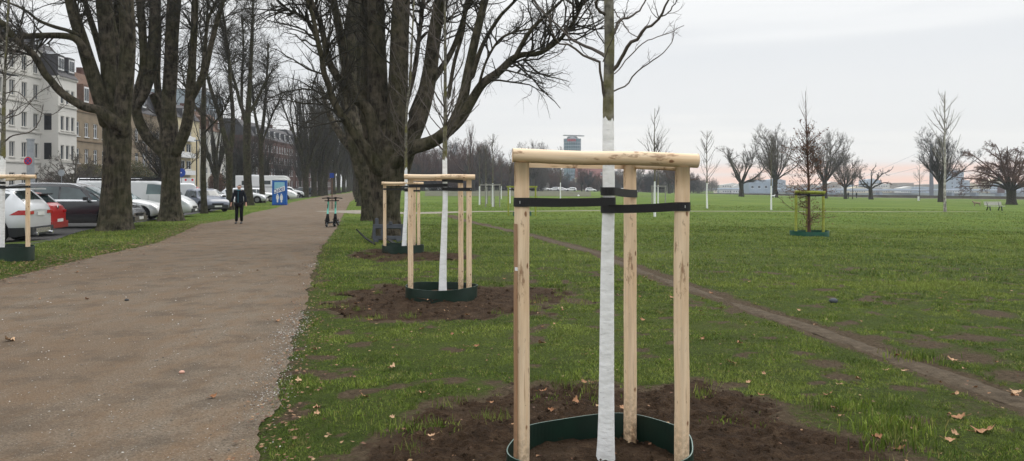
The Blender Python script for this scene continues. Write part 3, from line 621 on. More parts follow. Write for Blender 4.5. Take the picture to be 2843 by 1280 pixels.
# ------------------------------------------------------------------ branches
def grow(starts, dirs, lens, rads, S, r, wander=.25, up=.1, taper=.25):
    Mn = len(starts); d = dirs / (np.linalg.norm(dirs, axis=1, keepdims=True) + 1e-9); p = np.zeros((Mn, S + 1, 3)); p[:, 0] = starts; st = (lens / S)[:, None]
    for i in range(S):
        d = d + r.normal(0, wander, (Mn, 3)) + np.array((0, 0, up)); d /= np.linalg.norm(d, axis=1, keepdims=True); p[:, i + 1] = p[:, i] + d * st
    rad = rads[:, None] * np.linspace(1, taper, S + 1)[None]; return p, rad
def kids(p, rad, lens, n, r, t0=.15, t1=1.0, ang=(.5, 1.0), lf=(.35, .6), rf=.55, bias=(0, 0, 0)):
    Mn, S1, _ = p.shape; i = np.repeat(np.arange(Mn), n); N_ = len(i); t = (t0 + (t1 - t0) * r.random(N_)) * (S1 - 1); k = np.minimum(t.astype(int), S1 - 2); f = (t - k)[:, None]
    pos = p[i, k] * (1 - f) + p[i, k + 1] * f; tan = p[i, k + 1] - p[i, k]; tan /= np.linalg.norm(tan, axis=1, keepdims=True) + 1e-9
    rv = r.normal(size=(N_, 3)) + np.array(bias); rv -= (rv * tan).sum(1, keepdims=True) * tan; rv /= np.linalg.norm(rv, axis=1, keepdims=True) + 1e-9
    a = (ang[0] + (ang[1] - ang[0]) * r.random(N_))[:, None]; d = tan * np.cos(a) + rv * np.sin(a)
    L_ = lens[i] * (lf[0] + (lf[1] - lf[0]) * r.random(N_)) * (1.15 - .5 * t / (S1 - 1)); rr = (rad[i, k]) * rf
    return pos, d, L_, rr
def twigs(mb, p, rad, lens, r, levels, mat=0, minr=.003):
    """levels: list of dicts n, S, k, ang, lf, rf, wander, up, t0"""
    for lv in levels:
        pos, d, L_, rr = kids(p, rad, lens, lv['n'], r, lv.get('t0', .15), 1.0, lv.get('ang', (.5, 1.0)), lv.get('lf', (.35, .6)), lv.get('rf', .5), lv.get('bias', (0, 0, 0)))
        rr = np.maximum(rr, minr); L_ = np.minimum(L_, lv.get('maxl', 99)); p, rad = grow(pos, d, L_, rr, lv.get('S', 4), r, lv.get('wander', .2), lv.get('up', .05), lv.get('taper', .3)); lens = L_
        mb.tubes(p, rad, lv.get('k', 3), mat)
def catmull(pts, n):
    pts = np.asarray(pts, float); s = np.concatenate([[0], np.cumsum(np.linalg.norm(np.diff(pts[:, :3], axis=0), axis=1))]); t = np.linspace(0, s[-1], n)
    P_ = np.vstack([2 * pts[0] - pts[1], pts, 2 * pts[-1] - pts[-2]]); out = []
    for q in t:
        i = min(max(np.searchsorted(s, q, 'right') - 1, 0), len(pts) - 2); u = (q - s[i]) / (s[i + 1] - s[i] + 1e-9); a, b, c, d = P_[i:i + 4]
        out.append(.5 * ((2 * b) + (c - a) * u + (2 * a - 5 * b + 4 * c - d) * u * u + (3 * b - a - 3 * c + d) * u ** 3))
    return np.array(out)
def gnarl(mb, path, rad, k, seed, ridge=.07, flare=0, step=.14, mat=0):
    """thick knobbly limb: displaced tube"""
    L_ = np.linalg.norm(np.diff(path, axis=0), axis=1).sum(); n = max(4, int(L_ / step)); q = catmull(np.hstack([path, np.asarray(rad)[:, None]]), n + 1); p, rr = q[:, :3], np.maximum(q[:, 3], .004)
    t = np.gradient(p, axis=0); t /= np.linalg.norm(t, axis=1, keepdims=True); m = t.mean(0); ref = np.array((0, 0, 1.)) if abs(m[2]) < .6 * np.linalg.norm(m) else np.array((1., .1, 0)); a = np.cross(t, ref); a /= np.linalg.norm(a, axis=1, keepdims=True); b = np.cross(t, a)
    th = np.arange(k) * 2 * math.pi / k; zz = np.arange(n + 1)[:, None] * step
    c, s = np.cos(th)[None], np.sin(th)[None]
    dsp = 1 + ridge * 2.2 * (fbm(c * 2.4 + seed, s * 2.4, zz * .9 + seed, 3) - .5) + ridge * .9 * (fbm(c * 7 + seed, s * 7, zz * 1.6, 2) - .5) + (ridge * 1.5 * (fbm(c * 9 + seed, s * 9, zz * .45, 2) - .5) if k > 24 else 0)
    if flare:
        h = np.clip(p[:, 2] - p[0, 2], 0, None)[:, None]; dsp = dsp + flare * np.exp(-h / .35) * (.8 + .5 * np.sin(th * 5 + seed)[None]) + flare * .25 * np.exp(-h / 1.3)
    R_ = rr[:, None] * dsp; v = p[:, None] + R_[..., None] * (a[:, None] * c[..., None] + b[:, None] * s[..., None])
    i = (np.arange(n) * k)[:, None]; j = np.arange(k)[None]; j2 = (j + 1) % k
    mb.add(v.reshape(-1, 3), np.stack([i + j, i + j2, i + k + j2, i + k + j], -1).reshape(-1, 4), mat=mat)
def traced(name, Y0, trunk, limbs, label, seed, group=None, mat='bark', up_ext=3.0, tw=1.0, thin=.010, zbase=None):
    """a tree whose visible limbs are given as (x, y, width) in photo pixels at the tree's own distance; depth offsets spread them in the round"""
    r = np.random.default_rng(seed)
    def w3(pts, dy0=0, dy1=0, ext=True):
        s = np.linspace(0, 1, len(pts)); o = []
        for (px, py, w), q in zip(pts, s):
            Y = Y0 + dy0 + (dy1 - dy0) * q; o.append((*P(px, py, Y), w / F * Y / 2))
        o = np.array(o)
        if ext and pts[-1][1] <= 4:
            d = o[-1, :3] - o[-2, :3]; d /= np.linalg.norm(d); o = np.vstack([o, [*(o[-1, :3] + d * up_ext), o[-1, 3] * .55], [*(o[-1, :3] + d * up_ext * 2), o[-1, 3] * .2]])
        return o
    base = w3(trunk, ext=False); base = np.vstack([base, [*(base[-1, :3] + np.array((0, 0, base[-1, 3] * 1.2))), base[-1, 3] * .75], [*(base[-1, :3] + np.array((0, 0, base[-1, 3] * 2.4))), .02]]); base[0, 2] = float(ground_z(base[0, 0], base[0, 1])) - .06; org = base[0, :3].copy(); org[2] += .06
    t = thing(name, org, 0, label, 'tree', group)
    mb = MB(); gnarl(mb, base[:, :3], base[:, 3], 72, seed, .10, .22, .09)
    def loc(m, nm, mt): o = m.build(nm, mt, t, smooth=True); o.location = -org; return o
    LB = []
    for l in limbs:
        o = w3(l['p'], l.get('d0', 0), l.get('d1', 0)); k = 36 if o[0, 3] > .3 else 20 if o[0, 3] > .12 else 12
        d0_ = o[1, :3] - o[0, :3]; d0_ /= np.linalg.norm(d0_); o2 = np.vstack([[*(o[0, :3] - d0_ * o[0, 3] * 1.1), o[0, 3] * .30], [*(o[0, :3] - d0_ * o[0, 3] * .45), o[0, 3] * .8], o])
        gnarl(mb, o2[:, :3], o2[:, 3], k, seed + len(LB) * 3.3, .06 if o[0, 3] > .1 else .03, 0, .16); LB.append((o, l.get('t', 1.0)))
    loc(mb, 'trunk', M[mat])
    cr = MB()
    for o, tk in LB:
        L_ = np.linalg.norm(np.diff(o[:, :3], axis=0), axis=1).sum(); q = catmull(o, 13)[1 if len(o) > 3 else 0:]; S1 = len(q); p = q[None, :, :3]; rad = np.maximum(q[None, :, 3], .012)
        n = max(2, int(L_ * 3.0 * tw * tk)); rr = np.minimum(rad, .045)
        twigs(cr, p, rr, np.array([min(L_, 4.2)]), r, [dict(n=n, S=7, k=5, ang=(.5, 1.2), lf=(.30, .62), rf=.75, wander=.2, up=.05, t0=.22, maxl=2.4),
              dict(n=6, S=5, k=4, ang=(.4, 1.1), lf=(.35, .6), rf=.55, wander=.24, up=.03), dict(n=5, S=4, k=3, ang=(.4, 1.1), lf=(.4, .7), rf=.5, wander=.26, up=0.0)], minr=thin * .42)
    loc(cr, 'crown', M['twig'])
    return t
# --- great old tree on the right of the path
RT = [dict(p=[(1068, 470, 66), (1060, 380, 64), (1052, 300, 60), (1048, 200, 54), (1044, 80, 50), (1043, 0, 48)], d0=.0, d1=.3, t=.5),
      dict(p=[(1088, 500, 60), (1098, 400, 60), (1103, 300, 56), (1108, 150, 52), (1114, 0, 48)], d0=-.1, d1=-.4, t=.5),
      dict(p=[(1100, 490, 60), (1132, 405, 54), (1168, 310, 48), (1192, 210, 42), (1207, 90, 36), (1222, 0, 32)], d0=0, d1=.8),
      dict(p=[(1092, 455, 44), (1135, 415, 40), (1199, 394, 36), (1242, 364, 34), (1280, 328, 30), (1310, 278, 27), (1341, 232, 24), (1385, 200, 22), (1421, 166, 20), (1449, 152, 16), (1496, 148, 14), (1539, 122, 12), (1565, 98, 10), (1595, 56, 8), (1618, 10, 7), (1624, -10, 5)], d0=-.3, d1=-2.2, t=1.6),
      dict(p=[(1430, 160, 14), (1466, 95, 12), (1505, 52, 10), (1552, 9, 8), (1575, -16, 6)], d0=-1.6, d1=-2.4, t=1.6),
      dict(p=[(1250, 360, 30), (1284, 280, 29), (1302, 190, 26), (1322, 99, 24), (1346, 0, 21)], d0=-.9, d1=-.4),
      dict(p=[(1310, 215, 15), (1338, 130, 12), (1385, 50, 10), (1432, 0, 8)], d0=-.8, d1=-1.2),
      dict(p=[(1330, 235, 8), (1350, 170, 7), (1385, 112, 6), (1425, 90, 6), (1485, 78, 4)], d0=-1.2, d1=-1.9, t=1.5),
      dict(p=[(1245, 270, 12), (1262, 170, 10), (1285, 90, 10), (1292, 20, 9), (1296, 0, 8)], d0=.4, d1=.8),
      dict(p=[(1200, 225, 20), (1245, 160, 16), (1270, 105, 14), (1290, 40, 12), (1306, 0, 10)], d0=.8, d1=1.4),
      dict(p=[(1110, 380, 16), (1125, 300, 14), (1150, 200, 13), (1165, 90, 12), (1175, 0, 11)], d0=.7, d1=1.5),
      dict(p=[(1140, 320, 16), (1180, 215, 14), (1196, 130, 12), (1240, 0, 9)], d0=1.1, d1=1.9),
      dict(p=[(1050, 470, 40), (1020, 420, 34), (985, 372, 26), (957, 331, 22), (928, 285, 19), (914, 240, 17), (899, 200, 16), (892, 150, 14), (875, 96, 12), (850, 55, 9), (807, 30, 6), (780, 24, 4)], d0=-.5, d1=-1.8, t=1.5),
      dict(p=[(890, 150, 14), (880, 103, 13), (869, 47, 12), (853, 0, 10)], d0=-1.7, d1=-2.0, t=1.3),
      dict(p=[(1050, 430, 44), (1028, 320, 34), (990, 275, 28), (958, 240, 25), (931, 205, 21), (912, 165, 19), (900, 110, 16), (886, 55, 14), (864, 0, 12)], d0=-.3, d1=-.9, t=1.2),
      dict(p=[(975, 245, 22), (958, 170, 20), (945, 90, 18), (925, 0, 16)], d0=-.4, d1=0),
      dict(p=[(1030, 420, 28), (1016, 330, 26), (1012, 220, 24), (1018, 110, 22), (1012, 0, 20)], d0=.4, d1=1.0, t=.7)]
traced('old_tree', 23.6, [(1077, 662, 78), (1076, 640, 74), (1074, 600, 70), (1073, 560, 72), (1073, 510, 82), (1076, 455, 92), (1080, 395, 80), (1082, 340, 50)], RT, 'massive dark many-stemmed old tree right of the gravel path behind the stakes', 11, tw=1.5)
RT2 = [dict(p=[(1008, 480, 46), (990, 400, 46), (975, 330, 44), (970, 250, 42), (968, 160, 40), (974, 80, 36), (985, 0, 34)], d1=.5, t=.6),
       dict(p=[(1020, 470, 36), (1005, 380, 34), (998, 280, 30), (1000, 150, 26), (1002, 0, 24)], d0=.5, d1=1.5, t=.6),
       dict(p=[(972, 260, 28), (955, 150, 26), (938, 60, 22), (925, 0, 20)], d1=-1, d0=0, t=.8),
       dict(p=[(985, 420, 26), (950, 380, 22), (920, 330, 16), (905, 290, 12), (890, 240, 10)], d0=.4, d1=2, t=1)]
traced('old_tree', 35.7, [(1026, 613, 42), (1025, 590, 40), (1022, 540, 38), (1015, 480, 46), (1003, 420, 50), (992, 380, 40)], RT2, 'thick old tree directly behind the massive many-stemmed one, its stem leaning over the path', 12)
# --- the two old trees on the left
LT1 = [dict(p=[(318, 370, 50), (314, 290, 46), (303, 200, 42), (296, 100, 40), (286, 0, 38)], t=.5),
       dict(p=[(335, 370, 46), (344, 260, 44), (352, 180, 42), (355, 100, 40), (350, 0, 38)], d0=-.2, d1=-.5, t=.5),
       dict(p=[(325, 200, 24), (318, 120, 26), (305, 55, 26), (298, 0, 26)], d0=.3, d1=.9, t=.5),
       dict(p=[(300, 340, 46), (278, 270, 40), (252, 190, 36), (230, 120, 33), (208, 50, 30), (195, 0, 28)], d0=-.2, d1=-.8),
       dict(p=[(240, 150, 24), (215, 112, 20), (181, 100, 18), (109, 99, 16), (50, 102, 15), (0, 101, 15), (-60, 95, 12), (-120, 70, 8)], d0=-.8, d1=-1.8, t=1.4),
       dict(p=[(322, 345, 40), (300, 325, 32), (275, 306, 26), (240, 298, 24), (217, 288, 23), (185, 268, 22), (160, 247, 21), (140, 222, 20), (124, 205, 19), (109, 177, 19), (90, 148, 18), (60, 124, 17), (38, 105, 17), (17, 76, 17), (0, 60, 16), (-40, 40, 14), (-80, 0, 12)], d0=-.5, d1=-2.6, t=1.5),
       dict(p=[(215, 95, 12), (180, 82, 10), (156, 76, 10), (109, 58, 8), (80, 35, 7), (55, 20, 6), (25, 8, 5), (0, 0, 5)], d0=-.9, d1=-1.8, t=1.6),
       dict(p=[(285, 170, 18), (272, 120, 17), (254, 62, 16), (234, 0, 14)], d0=.4, d1=1.0, t=.7),
       dict(p=[(325, 280, 22), (336, 190, 22), (332, 100, 22), (325, 0, 20)], d0=.8, d1=1.3, t=.5)]
traced('old_tree', 27.8, [(320, 640, 86), (321, 615, 80), (322, 570, 74), (324, 500, 70), (326, 430, 70), (325, 380, 74), (324, 330, 66), (325, 290, 44)], LT1, 'broad old tree with many upright stems in front of the black people carrier', 13, tw=1.8)
LT2 = [dict(p=[(468, 440, 34), (440, 410, 32), (413, 385, 30), (392, 350, 28), (379, 310, 26), (378, 270, 24), (388, 235, 24), (399, 180, 22), (396, 90, 21), (388, 0, 20)], d0=0, d1=-.6, t=.7),
       dict(p=[(385, 290, 20), (402, 255, 26), (420, 190, 30), (427, 110, 30), (432, 0, 28)], d0=-.5, d1=-.2, t=.6),
       dict(p=[(470, 430, 46), (470, 350, 44), (468, 290, 38), (474, 200, 36), (477, 100, 35), (484, 0, 36)], t=.6),
       dict(p=[(470, 400, 30), (455, 340, 28), (440, 295, 26), (425, 262, 22)], d0=.3, d1=.2, t=.6),
       dict(p=[(462, 350, 22), (446, 290, 20), (436, 215, 18), (440, 100, 16), (436, 0, 14)], d0=.8, d1=1.2),
       dict(p=[(482, 430, 34), (500, 395, 32), (516, 355, 30), (525, 300, 28), (530, 230, 25), (535, 150, 20), (539, 80, 19), (542, 0, 18)], d0=-.1, d1=-.6, t=.7),
       dict(p=[(533, 270, 20), (552, 235, 19), (569, 195, 18), (580, 150, 16), (592, 100, 14), (604, 55, 13), (620, 0, 12)], d0=-.4, d1=-.8),
       dict(p=[(560, 215, 12), (568, 150, 11), (573, 90, 9), (580, 50, 8), (598, 10, 7), (604, 0, 6)], d0=-.6, d1=.4)]
traced('old_tree', 35.6, [(474, 614, 62), (474, 590, 56), (474, 540, 50), (475, 480, 46), (474, 430, 52), (472, 395, 48), (472, 360, 34)], LT2, 'old forked tree in front of the white vans, a lime-like vase of stems', 14, tw=1.7)
# --- slimmer trees further up the left row
def simple(px, py, Y, tr, limbs, label, seed, tw=1.0): tw *= 1.3; return traced('park_tree', Y, [(px, py, tr[0][2] * 1.15)] + tr, limbs, label, seed, None, 'bark_mid', 4.0, tw, .014)
simple(567, 593, 45, [(566, 560, 16), (564, 480, 15), (565, 400, 14), (565, 320, 13), (566, 250, 11)], [dict(p=[(566, 260, 11), (568, 180, 9), (572, 100, 8), (578, 0, 6)]), dict(p=[(565, 330, 5), (540, 290, 5), (515, 240, 4), (500, 170, 3)], d1=1.5, t=1.5), dict(p=[(566, 370, 5), (590, 345, 5), (620, 310, 4), (640, 260, 3)], d1=-1.5, t=1.5)],
       'slim straight tree between the white van and the slate-blue car', 15, 1.3)
simple(639, 583, 52, [(638, 550, 17), (637, 500, 16), (637, 450, 18), (635, 415, 20)], [dict(p=[(635, 425, 15), (625, 385, 14), (612, 330, 12), (598, 285, 11), (582, 235, 9), (572, 190, 7), (560, 120, 5), (552, 60, 3)]), dict(p=[(638, 425, 14), (645, 380, 12), (646, 310, 11), (640, 240, 10), (636, 170, 9), (628, 100, 8), (618, 30, 6), (615, 0, 5)], d1=1)],
       'forked slim tree left of the walking person, growing behind the light blue car', 16, 1.5)
simple(692, 571, 64, [(690, 540, 22), (687, 480, 21), (685, 420, 20), (686, 360, 19), (687, 320, 18)], [dict(p=[(687, 330, 16), (692, 260, 13), (696, 180, 11), (700, 90, 9), (703, 0, 6)]), dict(p=[(685, 330, 12), (668, 290, 10), (655, 240, 8), (641, 190, 7), (625, 120, 5), (612, 50, 4)], d1=-1), dict(p=[(688, 320, 9), (712, 280, 8), (735, 230, 6), (760, 190, 4)], d1=1.5), dict(p=[(684, 350, 9), (672, 300, 8), (672, 220, 7), (676, 120, 5), (670, 40, 4)], d1=1.5)],
       'tall tree just right of the walking person, spreading high above the camper', 17, 1.9)
simple(729, 563, 74, [(728, 530, 14), (726, 480, 13), (725, 430, 13), (724, 385, 12)], [dict(p=[(724, 390, 10), (732, 330, 9), (738, 260, 7), (742, 190, 6), (745, 120, 4)]), dict(p=[(724, 390, 9), (712, 340, 8), (704, 290, 6), (700, 240, 5), (690, 170, 4)], d1=1.5), dict(p=[(726, 400, 6), (745, 350, 5), (765, 300, 4), (790, 260, 3)], d1=-1)],
       'thin tree between the camper van and the blue portable toilet', 18, 2.0)

# ------------------------------------------------------------------ generic bare trees (each built once, then copied)
def proto_tree(kind, seed):
    r = np.random.default_rng(seed); t = MB(); c = MB(); one = lambda *a: np.array([a], float)
    if kind == 'pollard':
        H_ = 3.2; gnarl(t, np.array([(0, 0, -.1), (0.05, 0, 1.5), (0, .05, H_)]), [.42, .36, .42], 20, seed, .1, .25, .2)
        n = 14; a = r.random(n) * 6.28; st = np.tile((0, 0, H_ - .2), (n, 1)) + r.normal(0, .08, (n, 3)); d = np.stack([np.cos(a) * .42, np.sin(a) * .42, .9 + .5 * r.random(n)], -1)
        ln = 10 + 4 * r.random(n); p, rad = grow(st, d, ln, .17 + .06 * r.random(n), 10, r, .07, .12, .14); t.tubes(p[:, :6], rad[:, :6], 7); c.tubes(p[:, 5:], rad[:, 5:], 6)
        twigs(c, p, np.minimum(rad, .06), ln * .55, r, [dict(n=13, S=6, k=4, ang=(.25, .8), lf=(.3, .6), rf=.6, up=.2, wander=.12, t0=.15), dict(n=5, S=4, k=3, ang=(.3, .8), lf=(.35, .6), rf=.5, up=.1, wander=.16)], minr=.012)
        return t, c
    if kind == 'oak':
        H_ = 2.8; gnarl(t, np.array([(0, 0, -.1), (.05, 0, 1.5), (0, .05, H_)]), [.5, .42, .5], 20, seed, .1, .25, .2); n = 8; a = np.arange(n) * 6.28 / n + r.random(n) * .5; d = np.stack([np.cos(a), np.sin(a), .45 + .9 * r.random(n)], -1); ln = 5.5 + 2.5 * r.random(n)
        p, rad = grow(np.tile((0, 0, H_ - .25), (n, 1)), d, ln, .2 + .06 * r.random(n), 9, r, .16, .10, .2); t.tubes(p[:, :5], rad[:, :5], 7); c.tubes(p[:, 4:], rad[:, 4:], 6)
        twigs(c, p, np.minimum(rad, .12), ln * .8, r, [dict(n=8, S=7, k=4, ang=(.4, .9), lf=(.35, .6), rf=.65, up=.1, wander=.16, t0=.2), dict(n=8, S=5, k=3, ang=(.4, .9), lf=(.35, .6), rf=.5, up=.08, wander=.2), dict(n=7, S=3, k=3, ang=(.4, .9), lf=(.4, .75), rf=.5, up=.08, wander=.2)], minr=.013)
        return t, c
    if kind == 'upright':
        H_ = 2.9; gnarl(t, np.array([(0, 0, -.1), (.03, 0, 1.5), (0, .03, H_)]), [.42, .35, .38], 18, seed, .08, .2, .2); n = 17; a = np.arange(n) * 2.4 + r.random(n); w = np.linspace(.05, 1.25, n) * (.8 + .4 * r.random(n)); d = np.stack([np.cos(a) * w, np.sin(a) * w, np.full(n, 1.0)], -1); ln = 7.8 - 1.6 * w + 1.2 * r.random(n)
        p, rad = grow(np.tile((0, 0, H_ - .3), (n, 1)), d, ln, .10 + .06 * r.random(n), 10, r, .10, .05, .16); t.tubes(p[:, :4], rad[:, :4], 7); c.tubes(p[:, 3:], rad[:, 3:], 6)
        twigs(c, p, np.minimum(rad, .08), ln * .7, r, [dict(n=10, S=6, k=4, ang=(.35, .95), lf=(.28, .52), rf=.6, up=.12, wander=.13, t0=.18), dict(n=9, S=4, k=3, ang=(.35, .95), lf=(.35, .6), rf=.5, up=.10, wander=.16), dict(n=6, S=3, k=3, ang=(.3, .9), lf=(.4, .8), rf=.5, up=.10, wander=.16)], minr=.009)
        return t, c
    if kind == 'gnarled':
        H_ = 2.6; gnarl(t, np.array([(0, 0, -.1), (.05, 0, 1.2), (.1, 0, H_)]), [.5, .42, .40], 18, seed, .1, .2, .2); n = 7; a = np.arange(n) * 2.4 + r.random(n); w = np.array([.1, 1.3, 1.2, 1.5, .6, 1.3, .4]); d = np.stack([np.cos(a) * w, np.sin(a) * w, np.array([1.4, .5, .6, .35, 1, .5, 1.2])], -1); ln = np.array([6.5, 5, 5.4, 4.6, 5, 5, 6])
        p, rad = grow(np.tile((.1, 0, H_ - .2), (n, 1)), d, ln, np.full(n, .2), 9, r, .26, .06, .3); t.tubes(p[:, :5], rad[:, :5], 7); c.tubes(p[:, 4:], rad[:, 4:], 6)
        twigs(c, p, np.minimum(rad, .12), ln * .55, r, [dict(n=6, S=6, k=5, ang=(.5, 1.1), lf=(.35, .6), rf=.7, up=.1, wander=.32, t0=.3, taper=.45), dict(n=3, S=4, k=4, ang=(.5, 1.1), lf=(.3, .5), rf=.6, up=.1, wander=.35, taper=.5)], minr=.03)
        return t, c
    if kind == 'spreading':
        H_ = 1.5; gnarl(t, np.array([(0, 0, -.1), (0, 0, .8), (0, .02, H_)]), [.45, .38, .42], 18, seed, .1, .25, .2); n = 18; a = np.arange(n) * 2.4; w = np.linspace(.15, 1.8, n); d = np.stack([np.cos(a) * w, np.sin(a) * w, np.full(n, .85)], -1); ln = 4.6 + .6 * w + .8 * r.random(n)
        p, rad = grow(np.tile((0, 0, H_ - .2), (n, 1)), d, ln, np.full(n, .12), 9, r, .10, -.02, .25); t.tubes(p[:, :4], rad[:, :4], 7); c.tubes(p[:, 3:], rad[:, 3:], 6)
        twigs(c, p, np.minimum(rad, .09), ln * .6, r, [dict(n=9, S=6, k=4, ang=(.4, 1.0), lf=(.3, .55), rf=.6, up=-.03, wander=.2, t0=.25), dict(n=10, S=4, k=3, ang=(.4, 1.0), lf=(.3, .55), rf=.5, up=-.04, wander=.25), dict(n=6, S=3, k=3, ang=(.4, 1.0), lf=(.4, .7), rf=.5, up=-.04, wander=.25)], minr=.014)
        return t, c
    if kind == 'poplar':
        gnarl(t, np.array([(0, 0, -.1), (0, 0, 8), (0, 0, 15)]), [.35, .22, .05], 12, seed, .06, .2, .5); n = 60; h = 1.5 + 12 * r.random(n); a = r.random(n) * 6.28; d = np.stack([np.cos(a) * .35, np.sin(a) * .35, np.ones(n)], -1)
        p, rad = grow(np.stack([0 * h, 0 * h, h], -1), d, 3.5 + 2 * r.random(n), np.full(n, .05), 6, r, .06, .2, .2); c.tubes(p, rad, 4); twigs(c, p, rad, np.full(n, 2.5), r, [dict(n=9, S=4, k=3, ang=(.2, .5), lf=(.3, .6), rf=.6, up=.2, wander=.1)], minr=.016)
        return t, c
    if kind == 'thicket':      # bushy brown undergrowth tree
        n = 16; a = r.random(n) * 6.28; d = np.stack([np.cos(a) * .5, np.sin(a) * .5, np.ones(n)], -1); st = np.stack([r.normal(0, .5, n), r.normal(0, .5, n), np.zeros(n) - .1], -1); ln = 4 + 3 * r.random(n); p, rad = grow(st, d, ln, np.full(n, .09), 7, r, .1, .1, .25); t.tubes(p[:, :4], rad[:, :4], 5); c.tubes(p[:, 3:], rad[:, 3:], 5)
        twigs(c, p, rad, ln, r, [dict(n=12, S=5, k=3, ang=(.4, 1.0), lf=(.25, .5), rf=.5, up=.06, wander=.18, t0=.05), dict(n=9, S=3, k=3, ang=(.4, 1.1), lf=(.35, .7), rf=.5, up=.06, wander=.2), dict(n=4, S=3, k=3, ang=(.4, 1.1), lf=(.4, .7), rf=.5, up=.06, wander=.2)], minr=.018)
        return t, c
    if kind == 'young':        # far staked sapling: leader and fine side twigs
        gnarl(t, np.array([(0, 0, -.05), (.02, 0, 1.2), (.0, 0, 2.4), (.02, .01, 4.2), (0, 0, 6.4)]), [.075, .06, .05, .032, .012], 10, seed, .03, .1, .2); n = 22; h = 2.2 + 3.6 * r.random(n); a = r.random(n) * 6.28; d = np.stack([np.cos(a) * .8, np.sin(a) * .8, np.ones(n)], -1); ln = .5 + 1.5 * (6.6 - h) / 4.4
        p, rad = grow(np.stack([0 * h, 0 * h, h], -1), d, ln, np.full(n, .018), 5, r, .1, .08, .4); c.tubes(p, rad, 4); twigs(c, p, rad, ln, r, [dict(n=5, S=3, k=3, ang=(.3, .8), lf=(.25, .5), rf=.6, up=.1, wander=.15)], minr=.006)
        return t, c
PROTO = {}
def get_proto(kind, seed, tm, cm):
    key = (kind, seed, tm, cm)
    if key not in PROTO:
        t, c = proto_tree(kind, seed); a = t.build('trunk', M[tm], smooth=True); b = c.build('crown', M[cm], smooth=True); PROTO[key] = (a.data, b.data)
        bpy.data.objects.remove(a); bpy.data.objects.remove(b)
    return PROTO[key]
def place_tree(kind, seed, x, y, sc, rz, label, name='bare_tree', group=None, tm='bark_mid', cm='twig', sz=None, cat='tree', z=None):
    a, b = get_proto(kind, seed, tm, cm); zz = float(ground_z(x, y)) if z is None else z
    t = thing(name, (x, y, zz), rz, label, cat, group); t.scale = (sc, sc, sz or sc)
    for nm, me in (('trunk', a), ('crown', b)): o = bpy.data.objects.new(nm, me); COL.objects.link(o); o.parent = t
    return t
def at_px(px, Y): return (px - CX) / F * Y
# left row beyond the toilet, right row behind the old trees
for i, (px, Y, s) in enumerate(((848, 108, 1.12), (872, 118, 1.15), (890, 125, 1.1), (903, 132, 1.15), (925, 150, 1.2), (940, 168, 1.25), (955, 190, 1.3), (966, 215, 1.4), (975, 245, 1.5))):
    place_tree('pollard', 31 + i % 3, at_px(px, Y), Y, s, i * 1.7, 'tall upright bare tree in the left-hand row up the path beyond the blue toilet', group='bare trees lining the left side of the path in the distance', name='row_tree')
for i, Y in enumerate((62, 78, 95, 114, 135, 160, 190, 225)):
    place_tree('pollard', 31 + (i + 1) % 3, -9.9 - (Y - 50) * .212, Y, .66 + .06 * i, i * 2.1, 'tall bare tree in the right-hand row along the path behind the two massive trees', group='bare trees lining the right side of the path in the distance', name='row_tree', sz=.88 + .09 * i)
for i, (x, y) in enumerate(((-33, 72), (-36, 92), (-40, 112), (-44, 135), (-50, 165), (-56, 200), (-60, 240), (-41, 150), (-48, 190), (-58, 280), (-30, 240), (-44, 270), (-38, 300))):
    place_tree('pollard' if i % 2 else 'upright', 31 + i % 3 if i % 2 else 41 + i % 2, x, y, .72 + .08 * (i % 3), i * 1.3, 'bare street tree standing among parked cars in front of the far houses', group='bare street trees along the car park', name='street_tree')
# meadow-edge trees with a shape of their own
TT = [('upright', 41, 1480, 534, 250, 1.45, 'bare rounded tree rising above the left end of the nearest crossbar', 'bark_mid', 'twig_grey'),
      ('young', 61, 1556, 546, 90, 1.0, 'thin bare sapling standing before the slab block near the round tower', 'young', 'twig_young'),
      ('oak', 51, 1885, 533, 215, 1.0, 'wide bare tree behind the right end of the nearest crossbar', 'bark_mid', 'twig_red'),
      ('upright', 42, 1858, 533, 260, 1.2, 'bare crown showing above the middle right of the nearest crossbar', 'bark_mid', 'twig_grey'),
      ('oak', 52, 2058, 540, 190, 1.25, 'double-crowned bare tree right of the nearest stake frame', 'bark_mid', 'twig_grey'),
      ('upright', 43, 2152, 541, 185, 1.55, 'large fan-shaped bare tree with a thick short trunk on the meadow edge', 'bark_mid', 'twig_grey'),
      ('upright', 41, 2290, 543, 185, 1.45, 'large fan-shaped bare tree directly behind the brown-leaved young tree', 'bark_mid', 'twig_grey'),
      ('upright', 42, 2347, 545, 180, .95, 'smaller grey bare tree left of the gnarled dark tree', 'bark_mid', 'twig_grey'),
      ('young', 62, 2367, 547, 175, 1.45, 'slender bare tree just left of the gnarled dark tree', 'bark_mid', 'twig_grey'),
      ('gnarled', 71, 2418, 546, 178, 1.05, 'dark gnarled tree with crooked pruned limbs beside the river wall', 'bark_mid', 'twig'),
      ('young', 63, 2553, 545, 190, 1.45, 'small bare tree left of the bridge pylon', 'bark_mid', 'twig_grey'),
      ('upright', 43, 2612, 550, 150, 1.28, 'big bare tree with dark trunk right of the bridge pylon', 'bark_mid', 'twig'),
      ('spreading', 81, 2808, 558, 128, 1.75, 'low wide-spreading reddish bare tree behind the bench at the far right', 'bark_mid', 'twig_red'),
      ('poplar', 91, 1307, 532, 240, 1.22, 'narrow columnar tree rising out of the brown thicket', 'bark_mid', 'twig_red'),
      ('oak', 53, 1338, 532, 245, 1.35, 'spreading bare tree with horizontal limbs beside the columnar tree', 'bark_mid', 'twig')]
for kind, sd_, px, py, Y, s, lab, tm, cm in TT:
    place_tree(kind, sd_, at_px(px, Y), Y, s, sd_ * 1.1, lab, tm=tm, cm=cm)
